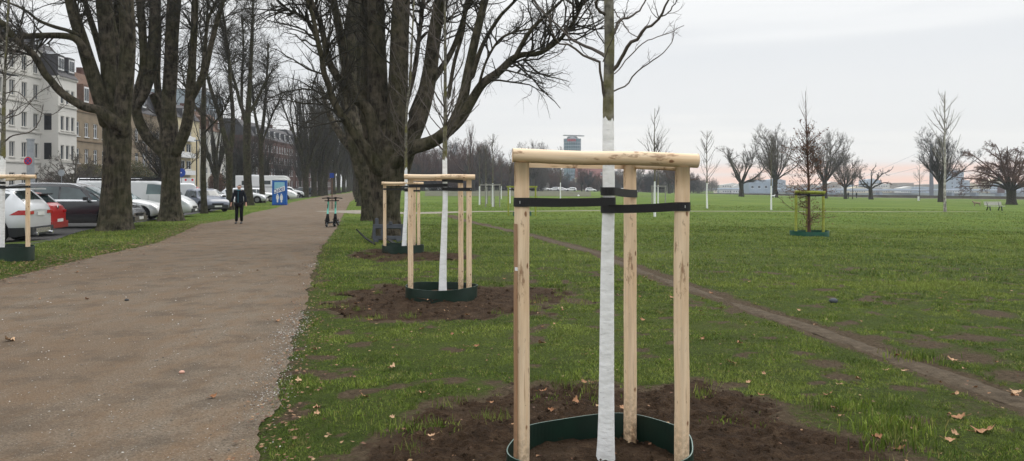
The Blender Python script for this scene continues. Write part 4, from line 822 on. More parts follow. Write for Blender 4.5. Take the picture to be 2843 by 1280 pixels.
# brown thicket and distant wood trees: individuals, sharing meshes
rr = random.Random(12)
for i in range(96):
    px = 1090 + (i / 96) * 850 + rr.uniform(-12, 12); Y = rr.uniform(255, 330) if px < 1500 else rr.uniform(290, 420); k = rr.choice(['thicket', 'oak', 'thicket', 'upright'])
    s = rr.uniform(1.25, 1.75) * (1.0 if px < 1340 else .84 if px < 1500 else .66)
    if 1560 < px < 1700: s *= .85
    place_tree(k, {'thicket': 101, 'oak': 52, 'upright': 42}[k] + (i % 2 if k == 'thicket' else 0), at_px(px, Y), Y, s, rr.uniform(0, 6), 'bare tree in the dense brown belt of trees at the far edge of the meadow', group='bare trees forming the belt beyond the meadow', name='belt_tree', cm=rr.choice(['twig_red', 'twig_grey', 'twig', 'twig_red']))
for i in range(26):
    px = rr.uniform(1940, 2330); Y = rr.uniform(330, 470)
    if at_px(px, Y) > .255 * Y + 0: continue
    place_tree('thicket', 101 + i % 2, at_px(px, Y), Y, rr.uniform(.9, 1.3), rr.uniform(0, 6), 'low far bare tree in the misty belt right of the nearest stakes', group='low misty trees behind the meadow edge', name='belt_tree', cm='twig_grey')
# far wood behind everything, reads as one mass
wm = MB(); r = np.random.default_rng(77); n = 5200
px = r.uniform(1060, 1990, n); Y = r.uniform(400, 520, n); x = (px - CX) / F * Y; hh = (8 + 8 * fbm(px / 60, Y * 0, 1) ** 1) * (1.0 + .35 * (px < 1350) - .4 * (px > 1480))
p, rad = grow(np.stack([x, Y, -2 + hh * r.random(n) * .55], -1), np.stack([r.normal(0, .3, n), r.normal(0, .2, n), np.ones(n)], -1), hh * .55, np.full(n, .10), 4, r, .12, .05, .25)
wm.tubes(p, rad, 3); twigs(wm, p, rad, hh * .5, r, [dict(n=5, S=3, k=3, ang=(.4, 1.1), lf=(.3, .6), rf=.6, wander=.15)], minr=.04)
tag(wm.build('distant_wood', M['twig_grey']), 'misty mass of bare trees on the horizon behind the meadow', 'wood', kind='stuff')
# ------------------------------------------------------------------ support frames, straps, watering rings, young trees
def wobble_post(mb, a, b, r_, k=14, seed=0, mat=0, flat=None):
    n = max(5, int(np.linalg.norm(np.subtract(b, a)) / .12)); t = np.linspace(0, 1, n)[:, None]; p = np.asarray(a) * (1 - t) + np.asarray(b) * t
    p = p + np.stack([(fbm(t[:, 0] * 3, seed + 0 * t[:, 0], 1) - .5) * .012, (fbm(t[:, 0] * 3, seed + 5 + 0 * t[:, 0], 1) - .5) * .012, 0 * t[:, 0]], -1)
    mb.tube(p, r_ * (1 + (fbm(t[:, 0] * 5, seed + 9 + 0 * t[:, 0], 2) - .5) * .07), k, mat)
def ribbon(pts, w, th=.003):
    """flat strap following pts (centre line), width vertical"""
    m = MB(); pts = np.asarray(pts, float); t = np.gradient(pts, axis=0); t /= np.linalg.norm(t, axis=1, keepdims=True); n = np.cross(t, (0, 0, 1.)); n /= np.linalg.norm(n, axis=1, keepdims=True) + 1e-9
    up = np.cross(n, t); k = len(pts); v = np.stack([pts - up * w / 2 - n * th, pts - up * w / 2 + n * th, pts + up * w / 2 + n * th, pts + up * w / 2 - n * th], 1)
    i = (np.arange(k - 1) * 4)[:, None]; j = np.arange(4)[None]; j2 = (j + 1) % 4; n0 = m.n
    m.add(v.reshape(-1, 3), np.stack([i + j, i + j2, i + 4 + j2, i + 4 + j], -1).reshape(-1, 4)); m.ng.append(([0, 1, 2, 3], 0)); m.ng.append(([(k - 1) * 4 + q for q in (3, 2, 1, 0)], 0)); return m
def frame_set(label, FL, FR, BK, zt, pr, trunk, tr, org, rails, zs, group=None, mats=('wood_z', 'wood_x'), over=(.07, .09), z0=0, seed=0, stained=False):
    """FL, FR, BK: post feet (x,y); zt beam height; trunk (x,y,z)->centre at strap height; zs strap heights"""
    t = thing('tree_support_frame', (*org, z0), 0, label, 'tree stakes', group); ox, oy = org
    L = lambda p, z: (p[0] - ox, p[1] - oy, z)
    posts = [(FL, zt[0] - pr * .9), (FR, zt[1] - pr * .9), (BK, zt[2] + pr * .3)]
    for i, (p, h) in enumerate(posts):
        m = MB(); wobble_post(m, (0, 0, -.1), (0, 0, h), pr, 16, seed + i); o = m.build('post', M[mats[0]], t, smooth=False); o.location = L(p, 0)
        for pl_ in o.data.polygons: pl_.use_smooth = len(pl_.vertices) == 4
    # front round rail across the post tops
    a = np.array(L(FL, zt[0])); b = np.array(L(FR, zt[1])); d = (b - a) / np.linalg.norm(b - a); a2 = a - d * over[0]; b2 = b + d * over[1]; ln = np.linalg.norm(b2 - a2); c = (a2 + b2) / 2
    m = MB(); n = 9; xs = np.linspace(-ln / 2, ln / 2, n); m.tube(np.stack([xs, 0 * xs, .003 * np.sin(xs * 9)], -1), np.linspace(rails[0], rails[0] * 1.02, n) / 1, 24, 0, cap=False); e = MB()
    rl = m.build('rail', M[mats[1]], t, smooth=True); rl.location = c + np.array((0, -pr * .35, 0)); rl.rotation_euler = (0, -math.asin(d[2]), math.atan2(d[1], d[0]))
    e = MB()
    for sx in (-1, 1): th = np.linspace(0, 2 * math.pi, 24, endpoint=False); rv = np.stack([np.full(24, sx * (ln / 2 + .0005)), np.cos(th) * rails[0] * (1.0 if sx < 0 else 1.02), np.sin(th) * rails[0]], -1); e.ngon(rv if sx > 0 else rv[::-1])
    e.build('end_grain', M['wood_end'], rl)
    for p in (FL, FR):      # two half-round rails back to the rear post
        m = MB(); a = np.array(L(p, (zt[0] if p is FL else zt[1]) - pr * .7)); b = np.array(L(BK, zt[2] - pr * .35)); dd = (b - a) / np.linalg.norm(b - a); side = np.array((-dd[1], dd[0], 0)) * (1 if p is FL else -1)
        a = a + side * pr * 1.0 + dd * .02; b = b + side * pr * 1.0 + dd * pr * 1.2; ln = np.linalg.norm(b - a); h = rails[1]
        th = np.linspace(-math.pi / 2, math.pi / 2, 10); prof = [(math.cos(x) * h * .8, math.sin(x) * h) for x in th]
        v = np.array([(x, y * 1.0, z) for x in (-ln / 2, ln / 2) for y, z in prof]); n_ = len(prof); m.add(v, [(i, i + 1, n_ + i + 1, n_ + i) for i in range(n_ - 1)] + [(n_ - 1, 0, n_, 2 * n_ - 1)]); m.ng.append((list(range(n_))[::-1], 0)); m.ng.append((list(range(n_, 2 * n_)), 0))
        o = m.build('rail', M[mats[1]], t); o.location = (a + b) / 2; o.rotation_euler = (0, -math.asin(dd[2]), math.atan2(dd[1], dd[0]))
    # straps: post -> round the stem
    tx, ty = trunk[0] - ox, trunk[1] - oy
    for p, (z1, z2), cw in ((FL, zs[0], 1), (FR, zs[1], -1), (BK, zs[2], -1)):
        q = np.array(L(p, 0)[:2]); c = np.array((tx, ty)); d = c - q; D = np.linalg.norm(d); d /= D; nrm = np.array((-d[1], d[0])); fr = nrm if (nrm @ np.array((0, -1.))) > 0 else -nrm
        if abs(nrm[1]) < .3: fr = nrm * cw
        pts = []
        for a in np.linspace(-1.9, 0, 8): pts.append((*(q + (pr + .004) * (fr * math.cos(a) + d * math.sin(a))), z1))        # hugs the post
        r2 = tr + .005
        m1 = q + fr * (pr + .004); m2 = c + fr * r2
        for u in (.33, .66): pts.append((*(m1 * (1 - u) + m2 * u), z1 * (1 - u) + z2 * u - .004))
        for a in np.linspace(0, 5.6, 18): pts.append((*(c + r2 * (1 + .012 * a) * (fr * math.cos(a) + d * math.sin(a))), z2))
        s = ribbon(pts, .048 * (1 if seed != 3 else .9)).build('strap', M['strap'], t)
        st = MB(); st.box((*(q + (pr + .007) * (fr * math.cos(-.9) + d * math.sin(-.9))), z1), (.004, .004, .014)); st.build('staple', M['staple'], s)
    return t
def ring_thing(c, rad, h, label, z0=0, tilt=0, seed=0, group=None, h2=None, mat='ring', posts=()):
    m = MB(); n = 96; th = np.linspace(0, 2 * math.pi, n, endpoint=False); rr_ = rad * (1 + .03 * np.sin(2 * th + seed) + .018 * np.sin(3 * th + 2 * seed)); 
    for (qx, qy) in posts:
        D_ = math.hypot(qx - c[0], qy - c[1]) + .062; da = np.angle(np.exp(1j * (th - math.atan2(qy - c[1], qx - c[0])))); ex_ = np.exp(-(da / .42) ** 2); rr_ = rr_ + np.clip(D_ - rr_, 0, None) * ex_
    top = h + .012 * np.sin(th * 2 + seed) + tilt * np.sin(th)
    hs = [(-.06, 0), (.4, 0), (1.0, 0), (1.0, .006), (.4, .006), (-.06, .006)]; V = []
    for f, o in hs:
        z = -.06 if f < 0 else top * f; R_ = rr_ - o + .012 * f * np.sin(5 * th + seed) * (f > 0); V.append(np.stack([np.cos(th) * R_, np.sin(th) * R_, z + 0 * th], -1))
    V = np.array(V).reshape(-1, 3); i = np.arange(n); j = (i + 1) % n
    for k in range(6):
        if k == 5: continue
        m.add(V if k == 0 else np.zeros((0, 3)), None); 
        q = np.stack([k * n + i, k * n + j, (k + 1) * n + j, (k + 1) * n + i], -1); m.f4.append(q); m.m4.append(np.full(n, 1 if k == 2 else 0))
    o = m.build('watering_ring', [M[mat], M['ring_edge']], smooth=False); o.location = (*c, z0); return tag(o, label, 'watering ring', group)
def ring_soil(c, rad, z0, h, parent=None):
    m = MB(); nr, n = 24, 72; th = np.linspace(0, 2 * math.pi, n, endpoint=False); rs = np.linspace(0, rad * .985, nr)
    Rr, T = np.meshgrid(rs, th, indexing='ij'); x = Rr * np.cos(T) ; y = Rr * np.sin(T); z = h * (.5 + .5 * (1 - (Rr / rad) ** 2)) + (fbm(x * 12 + c[0] * 9, y * 12, 3) - .5) * .05 + (fbm(x * 40, y * 40, 3, 3) - .5) * .016
    i = (np.arange(nr - 1) * n)[:, None]; j = np.arange(n)[None]; j2 = (j + 1) % n; m.add(np.stack([x, y, z], -1).reshape(-1, 3), np.stack([i + j, i + j2, i + n + j2, i + n + j], -1).reshape(-1, 4))
    o = m.build('soil_patch', M['soil'], smooth=True); o.location = (*c, z0); tag(o, kind='structure')
def young_tree(label, pts, brs, seed, whites=True, side=0, name='young_tree', extra=None, tfrac=1.0, z0=0):
    """pts: stem [(x,y,z,r)], brs: list of branch polylines [(x,y,z,r)]"""
    r = np.random.default_rng(seed); pts = np.array(pts, float); org = pts[0, :3].copy(); org[2] = z0; t = thing(name, org, 0, label, 'tree')
    m = MB(); gnarl(m, pts[:, :3] - org, pts[:, 3], 28, seed, .035, .12, .035)
    # knots under the paint
    tr = m.build('trunk', M['young'], t, smooth=True); c = MB()
    for b in brs:
        b = np.array(b, float); b[:, :3] -= org; q = catmull(b, 16); q[1:-1, :3] += r.normal(0, .0028, (len(q) - 2, 3)); c.tube(q[:, :3], np.maximum(q[:, 3], .0015), 7)
        L_ = np.linalg.norm(np.diff(q[:, :3], axis=0), axis=1).sum(); n = max(3, int(L_ * 7)); twigs(c, q[None, :, :3], np.minimum(q[None, :, 3], .006), np.array([L_]), r, [dict(n=n, S=4, k=4, ang=(.5, 1.1), lf=(.10, .26), rf=.6, wander=.2, up=.08, t0=.25, maxl=.4), dict(n=2, S=3, k=3, ang=(.4, .9), lf=(.3, .6), rf=.6, wander=.2)], minr=.0013)
    if extra:
        n, z_a, z_b, ln, rad_ = extra; h = z_a + (z_b - z_a) * r.random(n); a = r.random(n) * 6.283; xi = np.interp(h, pts[:, 2], pts[:, 0]) - org[0]; yi = np.interp(h, pts[:, 2], pts[:, 1]) - org[1]
        p, rad = grow(np.stack([xi, yi, h - org[2]], -1), np.stack([np.cos(a), np.sin(a), .55 + .5 * r.random(n)], -1), ln * (.5 + .7 * r.random(n)), np.full(n, rad_), 7, r, .13, .13, .25); c.tubes(p, rad, 5)
        twigs(c, p, rad, np.full(n, ln), r, [dict(n=6, S=4, k=3, ang=(.4, 1.0), lf=(.2, .45), rf=.5, wander=.18, up=.1), dict(n=2, S=3, k=3, ang=(.4, .9), lf=(.3, .6), rf=.5, wander=.2)], minr=.0022)
    c.build('crown', M['twig_young'], t, smooth=True); return t
# 1 the nearest tree
Y1 = 4.45
def st1(px, py, w, Y=Y1): return (*P(px, py, Y), w / F * Y / 2)
stem = [(*P(1681, 1300, Y1)[:2], -.02, .052), st1(1683, 1220, 43), st1(1684, 1080, 40), st1(1685, 900, 38), st1(1686, 750, 36), st1(1688, 640, 34), st1(1690, 540, 33.5), st1(1689, 400, 32.5), st1(1689, 300, 31), st1(1690, 220, 29), st1(1692, 130, 28), st1(1691, 40, 27), st1(1690, -40, 26), (*P(1691, -300, Y1), .018), (*P(1689, -520, Y1), .007)]
B1 = [([(1680, 282, 9), (1674, 250, 9), (1669, 224, 8), (1666, 190, 8), (1663, 172, 8), (1645, 166, 8), (1621, 157, 7.5), (1603, 140, 7), (1587, 126, 7), (1565, 123, 6), (1548, 120, 6), (1538, 105, 5), (1531, 86, 5), (1522, 47, 4), (1505, 28, 3), (1488, 10, 3), (1470, -30, 2)], -.5),
      ([(1684, 160, 12), (1670, 150, 12), (1655, 142, 11), (1639, 134, 10), (1610, 122, 9), (1590, 112, 8), (1565, 88, 7), (1531, 56, 6), (1496, 26, 5), (1470, -20, 4)], .35),
      ([(1700, 196, 15), (1710, 186, 13), (1722, 165, 12), (1729, 152, 12), (1738, 134, 12), (1746, 120, 12), (1762, 114, 11), (1776, 103, 11), (1784, 88, 11), (1795, 78, 10), (1812, 70, 9), (1826, 55, 8), (1837, 42, 8), (1845, 20, 7), (1860, -5, 6), (1885, -50, 4)], -.45),
      ([(1838, 45, 5), (1852, 38, 4), (1866, 22, 4), (1880, 0, 3), (1900, -40, 2)], -.5),
      ([(1700, 255, 6), (1720, 245, 5), (1738, 236, 5), (1752, 220, 5), (1768, 200, 4.5), (1790, 183, 4), (1811, 168, 4), (1835, 150, 3.5), (1856, 132, 3), (1868, 115, 3), (1872, 95, 2.5), (1872, 70, 2)], .3),
      ([(1706, 205, 4), (1725, 186, 4), (1745, 160, 4), (1765, 138, 4), (1790, 118, 3.5), (1815, 107, 3), (1843, 96, 3), (1868, 86, 2.5), (1899, 71, 2)], .5),
      ([(1704, 90, 9), (1712, 68, 9), (1722, 55, 8), (1740, 52, 8), (1759, 42, 7), (1775, 28, 6), (1785, 12, 5), (1795, -10, 5), (1810, -60, 3)], .2),
      ([(1680, 42, 10), (1668, 34, 10), (1658, 22, 9), (1655, 5, 9), (1662, -15, 8), (1650, -60, 5)], -.3),
      ([(1674, 172, 4), (1690, 130, 3.5), (1705, 98, 3), (1722, 62, 3), (1738, 26, 2.5), (1750, -20, 2)], -.25),
      ([(1676, 120, 4.5), (1660, 95, 4), (1647, 60, 4), (1635, 28, 3.5), (1624, 0, 3), (1600, -60, 2)], -.35),
      ([(1704, 26, 4), (1720, 50, 4), (1738, 76, 3.5), (1755, 95, 3), (1772, 104, 3)], -.3),
      ([(1534, 88, 4), (1525, 60, 3), (1540, 20, 2.5), (1545, -20, 2)], -.5), ([(1590, 122, 4), (1572, 95, 3), (1580, 40, 2.5), (1575, -20, 2)], -.1)]
brs = []
for l, dy in B1: n = len(l); brs.append([st1(px, py, w * .86, Y1 + dy * i / (n - 1)) for i, (px, py, w) in enumerate(l)])
young_tree('nearest young tree, white painted stem with mossy bark above, inside the biggest stake frame', stem, brs, 21, extra=(14, 2.9, 4.2, .7, .008))
frame_set('biggest and nearest fresh pine stake frame with black straps, right of centre', (.053, 4.05), (.925, 4.12), (.748, 4.80), (1.792, 1.772, 1.785), .0405, (.566, 4.45), .036, (.5, 4.35), (.0375, .032), [(1.545, 1.541), (1.520, 1.497), (1.583, 1.600)], over=(.05, .085), seed=1)
# dirt stain and tag on the left post
m = MB(); th = np.linspace(2.7, 4.15, 6); zz = np.linspace(.02, 1.43, 14); V = np.array([[(math.cos(a) * (.0445 + .0006 * math.sin(z_ * 9)), math.sin(a) * .0445, z_) for a in th] for z_ in zz]).reshape(-1, 3)
post1 = [o for o in bpy.data.objects if o.name.startswith('post')][0]
m.add(V, [(i * 6 + j, i * 6 + j + 1, (i + 1) * 6 + j + 1, (i + 1) * 6 + j) for i in range(13) for j in range(5)])
o = m.build('stained_bark_strip', M['wood_stain'], post1, smooth=True)
m = MB(); m.box((-.030, -.031, 1.19), (.018, .004, .018), rz=-.75); m.build('paper_tag', M['whitep'], post1)
ring_thing((.515, 4.37), .49, .175, 'large dark green plastic watering ring round the nearest young tree', seed=.6, tilt=-.01, posts=((.053, 4.05), (.925, 4.12), (.748, 4.80))); ring_soil((.515, 4.37), .485, 0, .03)
# 2 second tree
Y2 = 11.1; s2 = lambda px, py, w, Y=Y2: (*P(px, py, Y), w / F * Y / 2)
stem = [(*P(1229, 815, Y2)[:2], 0, .058), s2(1229, 790, 20), s2(1230, 740, 19), s2(1232, 680, 17), s2(1234, 620, 16), s2(1236, 560, 14), s2(1235, 480, 13.5), s2(1235, 420, 12.5), s2(1236, 330, 10), s2(1236, 240, 9), s2(1236, 140, 7.5), s2(1235, 40, 6), s2(1236, -60, 5), s2(1236, -200, 3)]
brs = [[s2(1236, 420, 5), s2(1215, 400, 4), s2(1190, 368, 3), s2(1165, 320, 2)], [s2(1236, 395, 4), s2(1262, 360, 3.5), s2(1290, 330, 3), s2(1330, 290, 2)], [s2(1235, 300, 5), s2(1210, 262, 4), s2(1185, 205, 3), s2(1170, 130, 2)], [s2(1236, 270, 4.5), s2(1262, 215, 4), s2(1285, 170, 3), s2(1292, 90, 2)], [s2(1236, 190, 4), s2(1212, 130, 3), s2(1205, 60, 2.5), s2(1200, -20, 2)], [s2(1236, 350, 4), s2(1250, 300, 3, 10.8), s2(1262, 240, 2.5, 10.6)], [s2(1236, 160, 3), s2(1250, 90, 2.5), s2(1262, 10, 2)]]
young_tree('second young tree with white painted stem, in the middle-sized stake frame', stem, brs, 22, extra=(30, 2.3, 5.2, 1.0, .009))
frame_set('middle-sized pine stake frame round the second young tree, behind and left of the biggest one', ((1140 - CX) / F * 10.95, 10.95), ((1302 - CX) / F * 11.0, 11.0), ((1279 - CX) / F * 11.4, 11.4), (1.765, 1.765, 1.755), .0385, (P(1235, 500, Y2)[0], Y2), .036, (-1.03, 11.1), (.037, .030), [(1.635, 1.645), (1.585, 1.59), (1.70, 1.72)], over=(.09, .09), seed=2)
ring_thing((-1.03, 11.1), .51, .175, 'dark green watering ring round the second young tree, fully in view', seed=2.1); ring_soil((-1.03, 11.1), .51, 0, .08)
# 3 third tree
Y3 = 18.6; s3 = lambda px, py, w, Y=Y3: (*P(px, py, Y), w / F * Y / 2)
stem = [(*P(1121, 695, Y3)[:2], 0, .055), s3(1122, 680, 12), s3(1125, 620, 10.5), s3(1128, 560, 9.5), s3(1127, 480, 8.5), s3(1127, 400, 8), s3(1128, 331, 7), s3(1133, 270, 6.5), s3(1139, 220, 6), s3(1144, 110, 5), s3(1150, 0, 4), s3(1156, -100, 2.5)]
brs = [[s3(1127, 430, 3), s3(1105, 405, 2.5), s3(1070, 380, 2), s3(1052, 350, 1.5)], [s3(1128, 360, 3), s3(1100, 320, 2.5), s3(1080, 260, 2)], [s3(1127, 400, 3), s3(1150, 370, 2.5), s3(1180, 355, 2)], [s3(1133, 280, 3), s3(1115, 210, 2.5), s3(1085, 130, 2)]]
young_tree('third young tree with white stem, standing before the massive old tree', stem, brs, 23, extra=(34, 2.1, 5.8, 1.15, .010))
frame_set('small-looking pine stake frame before the trunk of the massive old tree', ((1068 - CX) / F * 18.45, 18.45), ((1162 - CX) / F * 18.7, 18.7), ((1150 - CX) / F * 19.0, 19.0), (1.70, 1.70, 1.69), .039, (P(1128, 520, Y3)[0], Y3), .038, (-2.675, 18.55), (.037, .03), [(1.56, 1.56), (1.52, 1.52), (1.62, 1.62)], over=(.07, .12), seed=3)
ring_thing((-2.675, 18.55), .515, .20, 'dark green watering ring at the foot of the massive old tree', seed=3.3); ring_soil((-2.675, 18.55), .515, 0, .09)
# 4 tree at the left edge
Y4 = 15.65; zL = float(ground_z(-10.55, Y4)); s4 = lambda px, py, w, Y=Y4: (*P(px, py, Y), w / F * Y / 2)
stem = [(*P(2, 700, Y4)[:2], zL, .062), s4(3, 640, 17), s4(4, 560, 16), s4(6, 500, 15), s4(8, 440, 14), s4(9, 400, 12), s4(10, 330, 10), s4(12, 240, 8), s4(17, 140, 6), s4(22, 40, 5), s4(24, -60, 4), s4(24, -200, 2)]
brs = [[s4(10, 395, 5), s4(32, 378, 4), s4(60, 372, 3.5), s4(88, 364, 3), s4(110, 335, 2.5), s4(120, 290, 2)], [s4(10, 330, 4), s4(35, 322, 3), s4(52, 318, 2.5), s4(80, 290, 2), s4(108, 258, 2), s4(150, 235, 1.5)], [s4(12, 300, 3), s4(-10, 270, 3), s4(-30, 230, 2)], [s4(12, 260, 3), s4(50, 255, 2.5), s4(95, 300, 2), s4(140, 320, 2), s4(185, 290, 1.5)], [s4(14, 200, 3), s4(40, 140, 2), s4(70, 90, 2)], [s4(11, 350, 4), s4(-8, 330, 3), s4(-40, 300, 2)]]
young_tree('young tree with white painted stem at the left edge, beside the silver car', stem, brs, 24, extra=(24, 2.6, 5.6, 1.1, .010), z0=zL)
frame_set('pine stake frame at the far left edge, in front of the silver car', ((-50 - CX) / F * 15.5, 15.5), ((77 - CX) / F * 15.65, 15.65), ((-12 - CX) / F * 16.1, 16.1), (1.80 + .03, 1.80 + .03, 1.78), .043, (P(6, 500, Y4)[0], Y4), .052, (-10.47, 15.65), (.040, .032), [(1.66, 1.62), (1.62, 1.60), (1.7, 1.7)], over=(.09, .16), z0=0, seed=4)
ring_thing((-10.47, 15.65), .52, .24, 'dark green watering ring at the left edge of the view', z0=zL, seed=4.1); ring_soil((-10.47, 15.65), .51, zL, .1)
# 5 brown-leaved young tree in a yellow-green frame
cx, cy = RINGS[4][0]; z5 = float(ground_z(cx, cy)); r = np.random.default_rng(55)
t5 = thing('leafy_young_tree', (cx, cy, z5), 0, 'narrow young tree still holding withered brown leaves, inside the yellow-green frame', 'tree'); m = MB(); gnarl(m, np.array([(0, 0, -.05), (.0, 0, 1), (-.02, 0, 2.0), (-.06, 0, 3.0), (-.10, 0, 4.0), (-.12, 0, 5.0)]), [.055, .046, .038, .028, .016, .005], 12, 5, .05, .1, .12); m.build('trunk', M['twig_red'], t5, smooth=True)
n = 105; h = .25 + 3.3 * r.random(n) ** .9; a = r.random(n) * 6.283; ln = np.where(h < 1.2, 1.15, 1.25 - .28 * (h - 1.2)) * (.55 + .6 * r.random(n)); low = (h < 1.6)
p, rad = grow(np.stack([0 * h - .02 * h, 0 * h, h], -1), np.stack([np.cos(a), np.sin(a), np.where(low, .15, .9) + .2 * r.random(n)], -1), ln, np.full(n, .012), 6, r, .14, .03, .3); c = MB(); c.tubes(p, rad, 4)
pos, d, L_, rr_ = kids(p, rad, ln, 6, r, .2, 1, (.4, 1.1), (.25, .5), .5); p2, rad2 = grow(pos, d, L_, np.full(len(L_), .0045), 4, r, .2, .03); c.tubes(p2, rad2, 3)
n2 = 9; h = 3.4 + 1.4 * r.random(n2 * 2); a = r.random(n2 * 2) * 6.28; p3, r3 = grow(np.stack([-.03 * h, 0 * h, h], -1), np.stack([np.cos(a) * .4, np.sin(a) * .4, np.ones(n2 * 2)], -1), .6 * np.ones(n2 * 2), np.full(n2 * 2, .006), 5, r, .1, .05); c.tubes(p3, r3, 3)
cr = c.build('crown', M['twig_red'], t5, smooth=True)
k = r.random(len(p2)) < .8; pc = p2[k][:, 1:, :].reshape(-1, 3); hh = pc[:, 2]; kp = r.random(len(pc)) < np.clip(.85 - np.abs(hh - 1.7) * .16, .2, .85) * np.where((hh > .5) & (hh < 1.3), .75, 1); pc = pc[kp] + r.normal(0, .02, (kp.sum(), 3)); n = len(pc)
a = r.normal(size=(n, 3)); a /= np.linalg.norm(a, axis=1, keepdims=True); b = np.cross(a, r.normal(size=(n, 3))); b /= np.linalg.norm(b, axis=1, keepdims=True); s = (.018 + .022 * r.random(n))[:, None]
lf = MB(); lf.add(np.stack([pc - a * s, pc + b * s * .6, pc + a * s, pc - b * s * .6], 1).reshape(-1, 3), quads=np.arange(4 * n).reshape(-1, 4)); lf.build('withered_leaves', M['hblf'], cr)
frame_set('weathered yellow-green stake frame out on the lawn round the brown-leaved tree', (cx - .49, cy - .1), (cx + .49, cy), (cx + .15, cy + .55), (1.52, 1.50, 1.48), .045, (cx - .02, cy), .05, (cx, cy), (.045, .04), [(1.44, 1.42), (1.40, 1.38), (1.42, 1.4)], mats=('wood_yel', 'wood_yel'), over=(.05, .06), z0=z5, seed=5)
ring_thing((cx, cy), .63, .17, 'green watering ring out on the lawn under the brown-leaved tree', z0=z5, seed=1.2, mat='ring2'); ring_soil((cx, cy), .63, z5, .07)
# far staked trees
def far_set(px, base, Y, kind, lab_t, lab_f, mat='wood_grey', ring=False, h=1.75, w=.55, tree=True, seed=61, ts=.9):
    x = at_px(px, Y); z = float(ground_z(x, Y))
    if tree: place_tree('young', seed, x, Y, ts, px, lab_t, name='young_tree', tm='young', cm='twig_young', z=z)
    f = thing('tree_support_frame', (x, Y, z), 0, lab_f, 'tree stakes')
    ps = [(-w, -.3), (w, -.25), (.1, .5)]
    for a, b in ps: m = MB(); m.cyl((0, 0, h / 2), .045, h, 10); o = m.build('post', M[mat], f, smooth=False); o.location = (a, b, 0)
    for i in range(3):
        (a, b), (c, d) = ps[i], ps[(i + 1) % 3]; m = MB(); m.bar((a * 1.1, b * 1.1, h), (c * 1.1, d * 1.1, h), .07, .09); m.build('rail', M[mat], f)
        m = MB(); m.bar((a, b, h - .16), (0, 0, h - .16), .02, .05); m.build('strap', M['strap'], f)
    if ring: ring_thing((x, Y), .5, .2, ring, z0=z, seed=1, mat='ring2')
far_set(1368, 574, 59.5, 0, 'bare staked sapling with pale stem left of the nearest crossbar end', 'weathered grey three-post stake frame on the far lawn, larger of the close pair', seed=61)
far_set(1349, 565, 70, 0, 'bare staked sapling directly behind the larger grey stake frame', 'weathered grey stake frame half hidden behind the larger grey one', seed=62, w=.5)
far_set(1449, 600, 42, 0, 'thin reddish sapling partly hidden by the left post of the nearest frame', 'yellow-green stake frame partly hidden by the left post of the nearest frame', 'wood_yel', 'dark green ring on the lawn behind the left post of the nearest frame', w=.75, h=1.6, seed=63, ts=.6)
far_set(1827, 570, 62, 0, 'bare sapling seen between the back and right posts of the nearest frame', 'weathered grey stake frame seen between the back and right posts of the nearest frame', seed=62)
for px, Y, s, lab, sd_ in ((1818, 41, .92, 'bare young tree with pale stem rising behind the right half of the nearest crossbar', 63), (1963, 62, 1.0, 'white-stemmed sapling standing alone on the lawn just right of the nearest crossbar', 61), (2141, 61, .95, 'white-stemmed sapling standing alone in front of the large fan-shaped tree', 62), (1416, 72, .8, 'small pale-stemmed sapling behind the pair of grey stake frames', 63), (1300, 75, .8, 'small pale-stemmed sapling left of the pair of grey stake frames', 62), (1331, 66, .8, 'white-stemmed sapling touching the left side of the pair of grey stake frames', 61), (1392, 95, .8, 'far white-stemmed sapling on the lawn right of the pair of grey stake frames', 61)):
    x = at_px(px, Y); place_tree('young', sd_, x, Y, s, px, lab, name='young_tree', tm='young', cm='twig_young')
x = at_px(2624, 66); place_tree('young', 64, x, 66, 1.65, 2.2, 'tall white-stemmed birch-like young tree left of the park bench', name='young_tree', tm='young2', cm='twig_pale')
# ------------------------------------------------------------------ vehicles
M['carglass_m'] = glass('door_glass', (.04, .06, .065), .05)
PROF = {'suv': [(0, .60), (.008, .70), (.03, .76), (.10, .95), (.17, .99), (.35, 1.0), (.52, .985), (.60, .93), (.735, .665), (.80, .65), (.93, .575), (.975, .50), (1, .36)],
        'mpv': [(0, .60), (.01, .74), (.06, .95), (.13, .99), (.35, 1.0), (.52, .985), (.62, .93), (.80, .635), (.86, .595), (.95, .50), (.985, .42), (1, .33)],
        'hatch': [(0, .56), (.012, .68), (.05, .74), (.12, .93), (.19, .985), (.38, 1.0), (.52, .98), (.585, .93), (.725, .665), (.79, .645), (.93, .55), (.98, .45), (1, .34)],
        'van': [(0, .93), (.008, .985), (.05, 1.0), (.66, 1.0), (.735, .965), (.865, .60), (.91, .545), (.97, .44), (1, .32)],
        'smallvan': [(0, .88), (.03, .97), (.08, 1.0), (.60, .99), (.68, .93), (.81, .60), (.90, .53), (.97, .44), (1, .33)]}
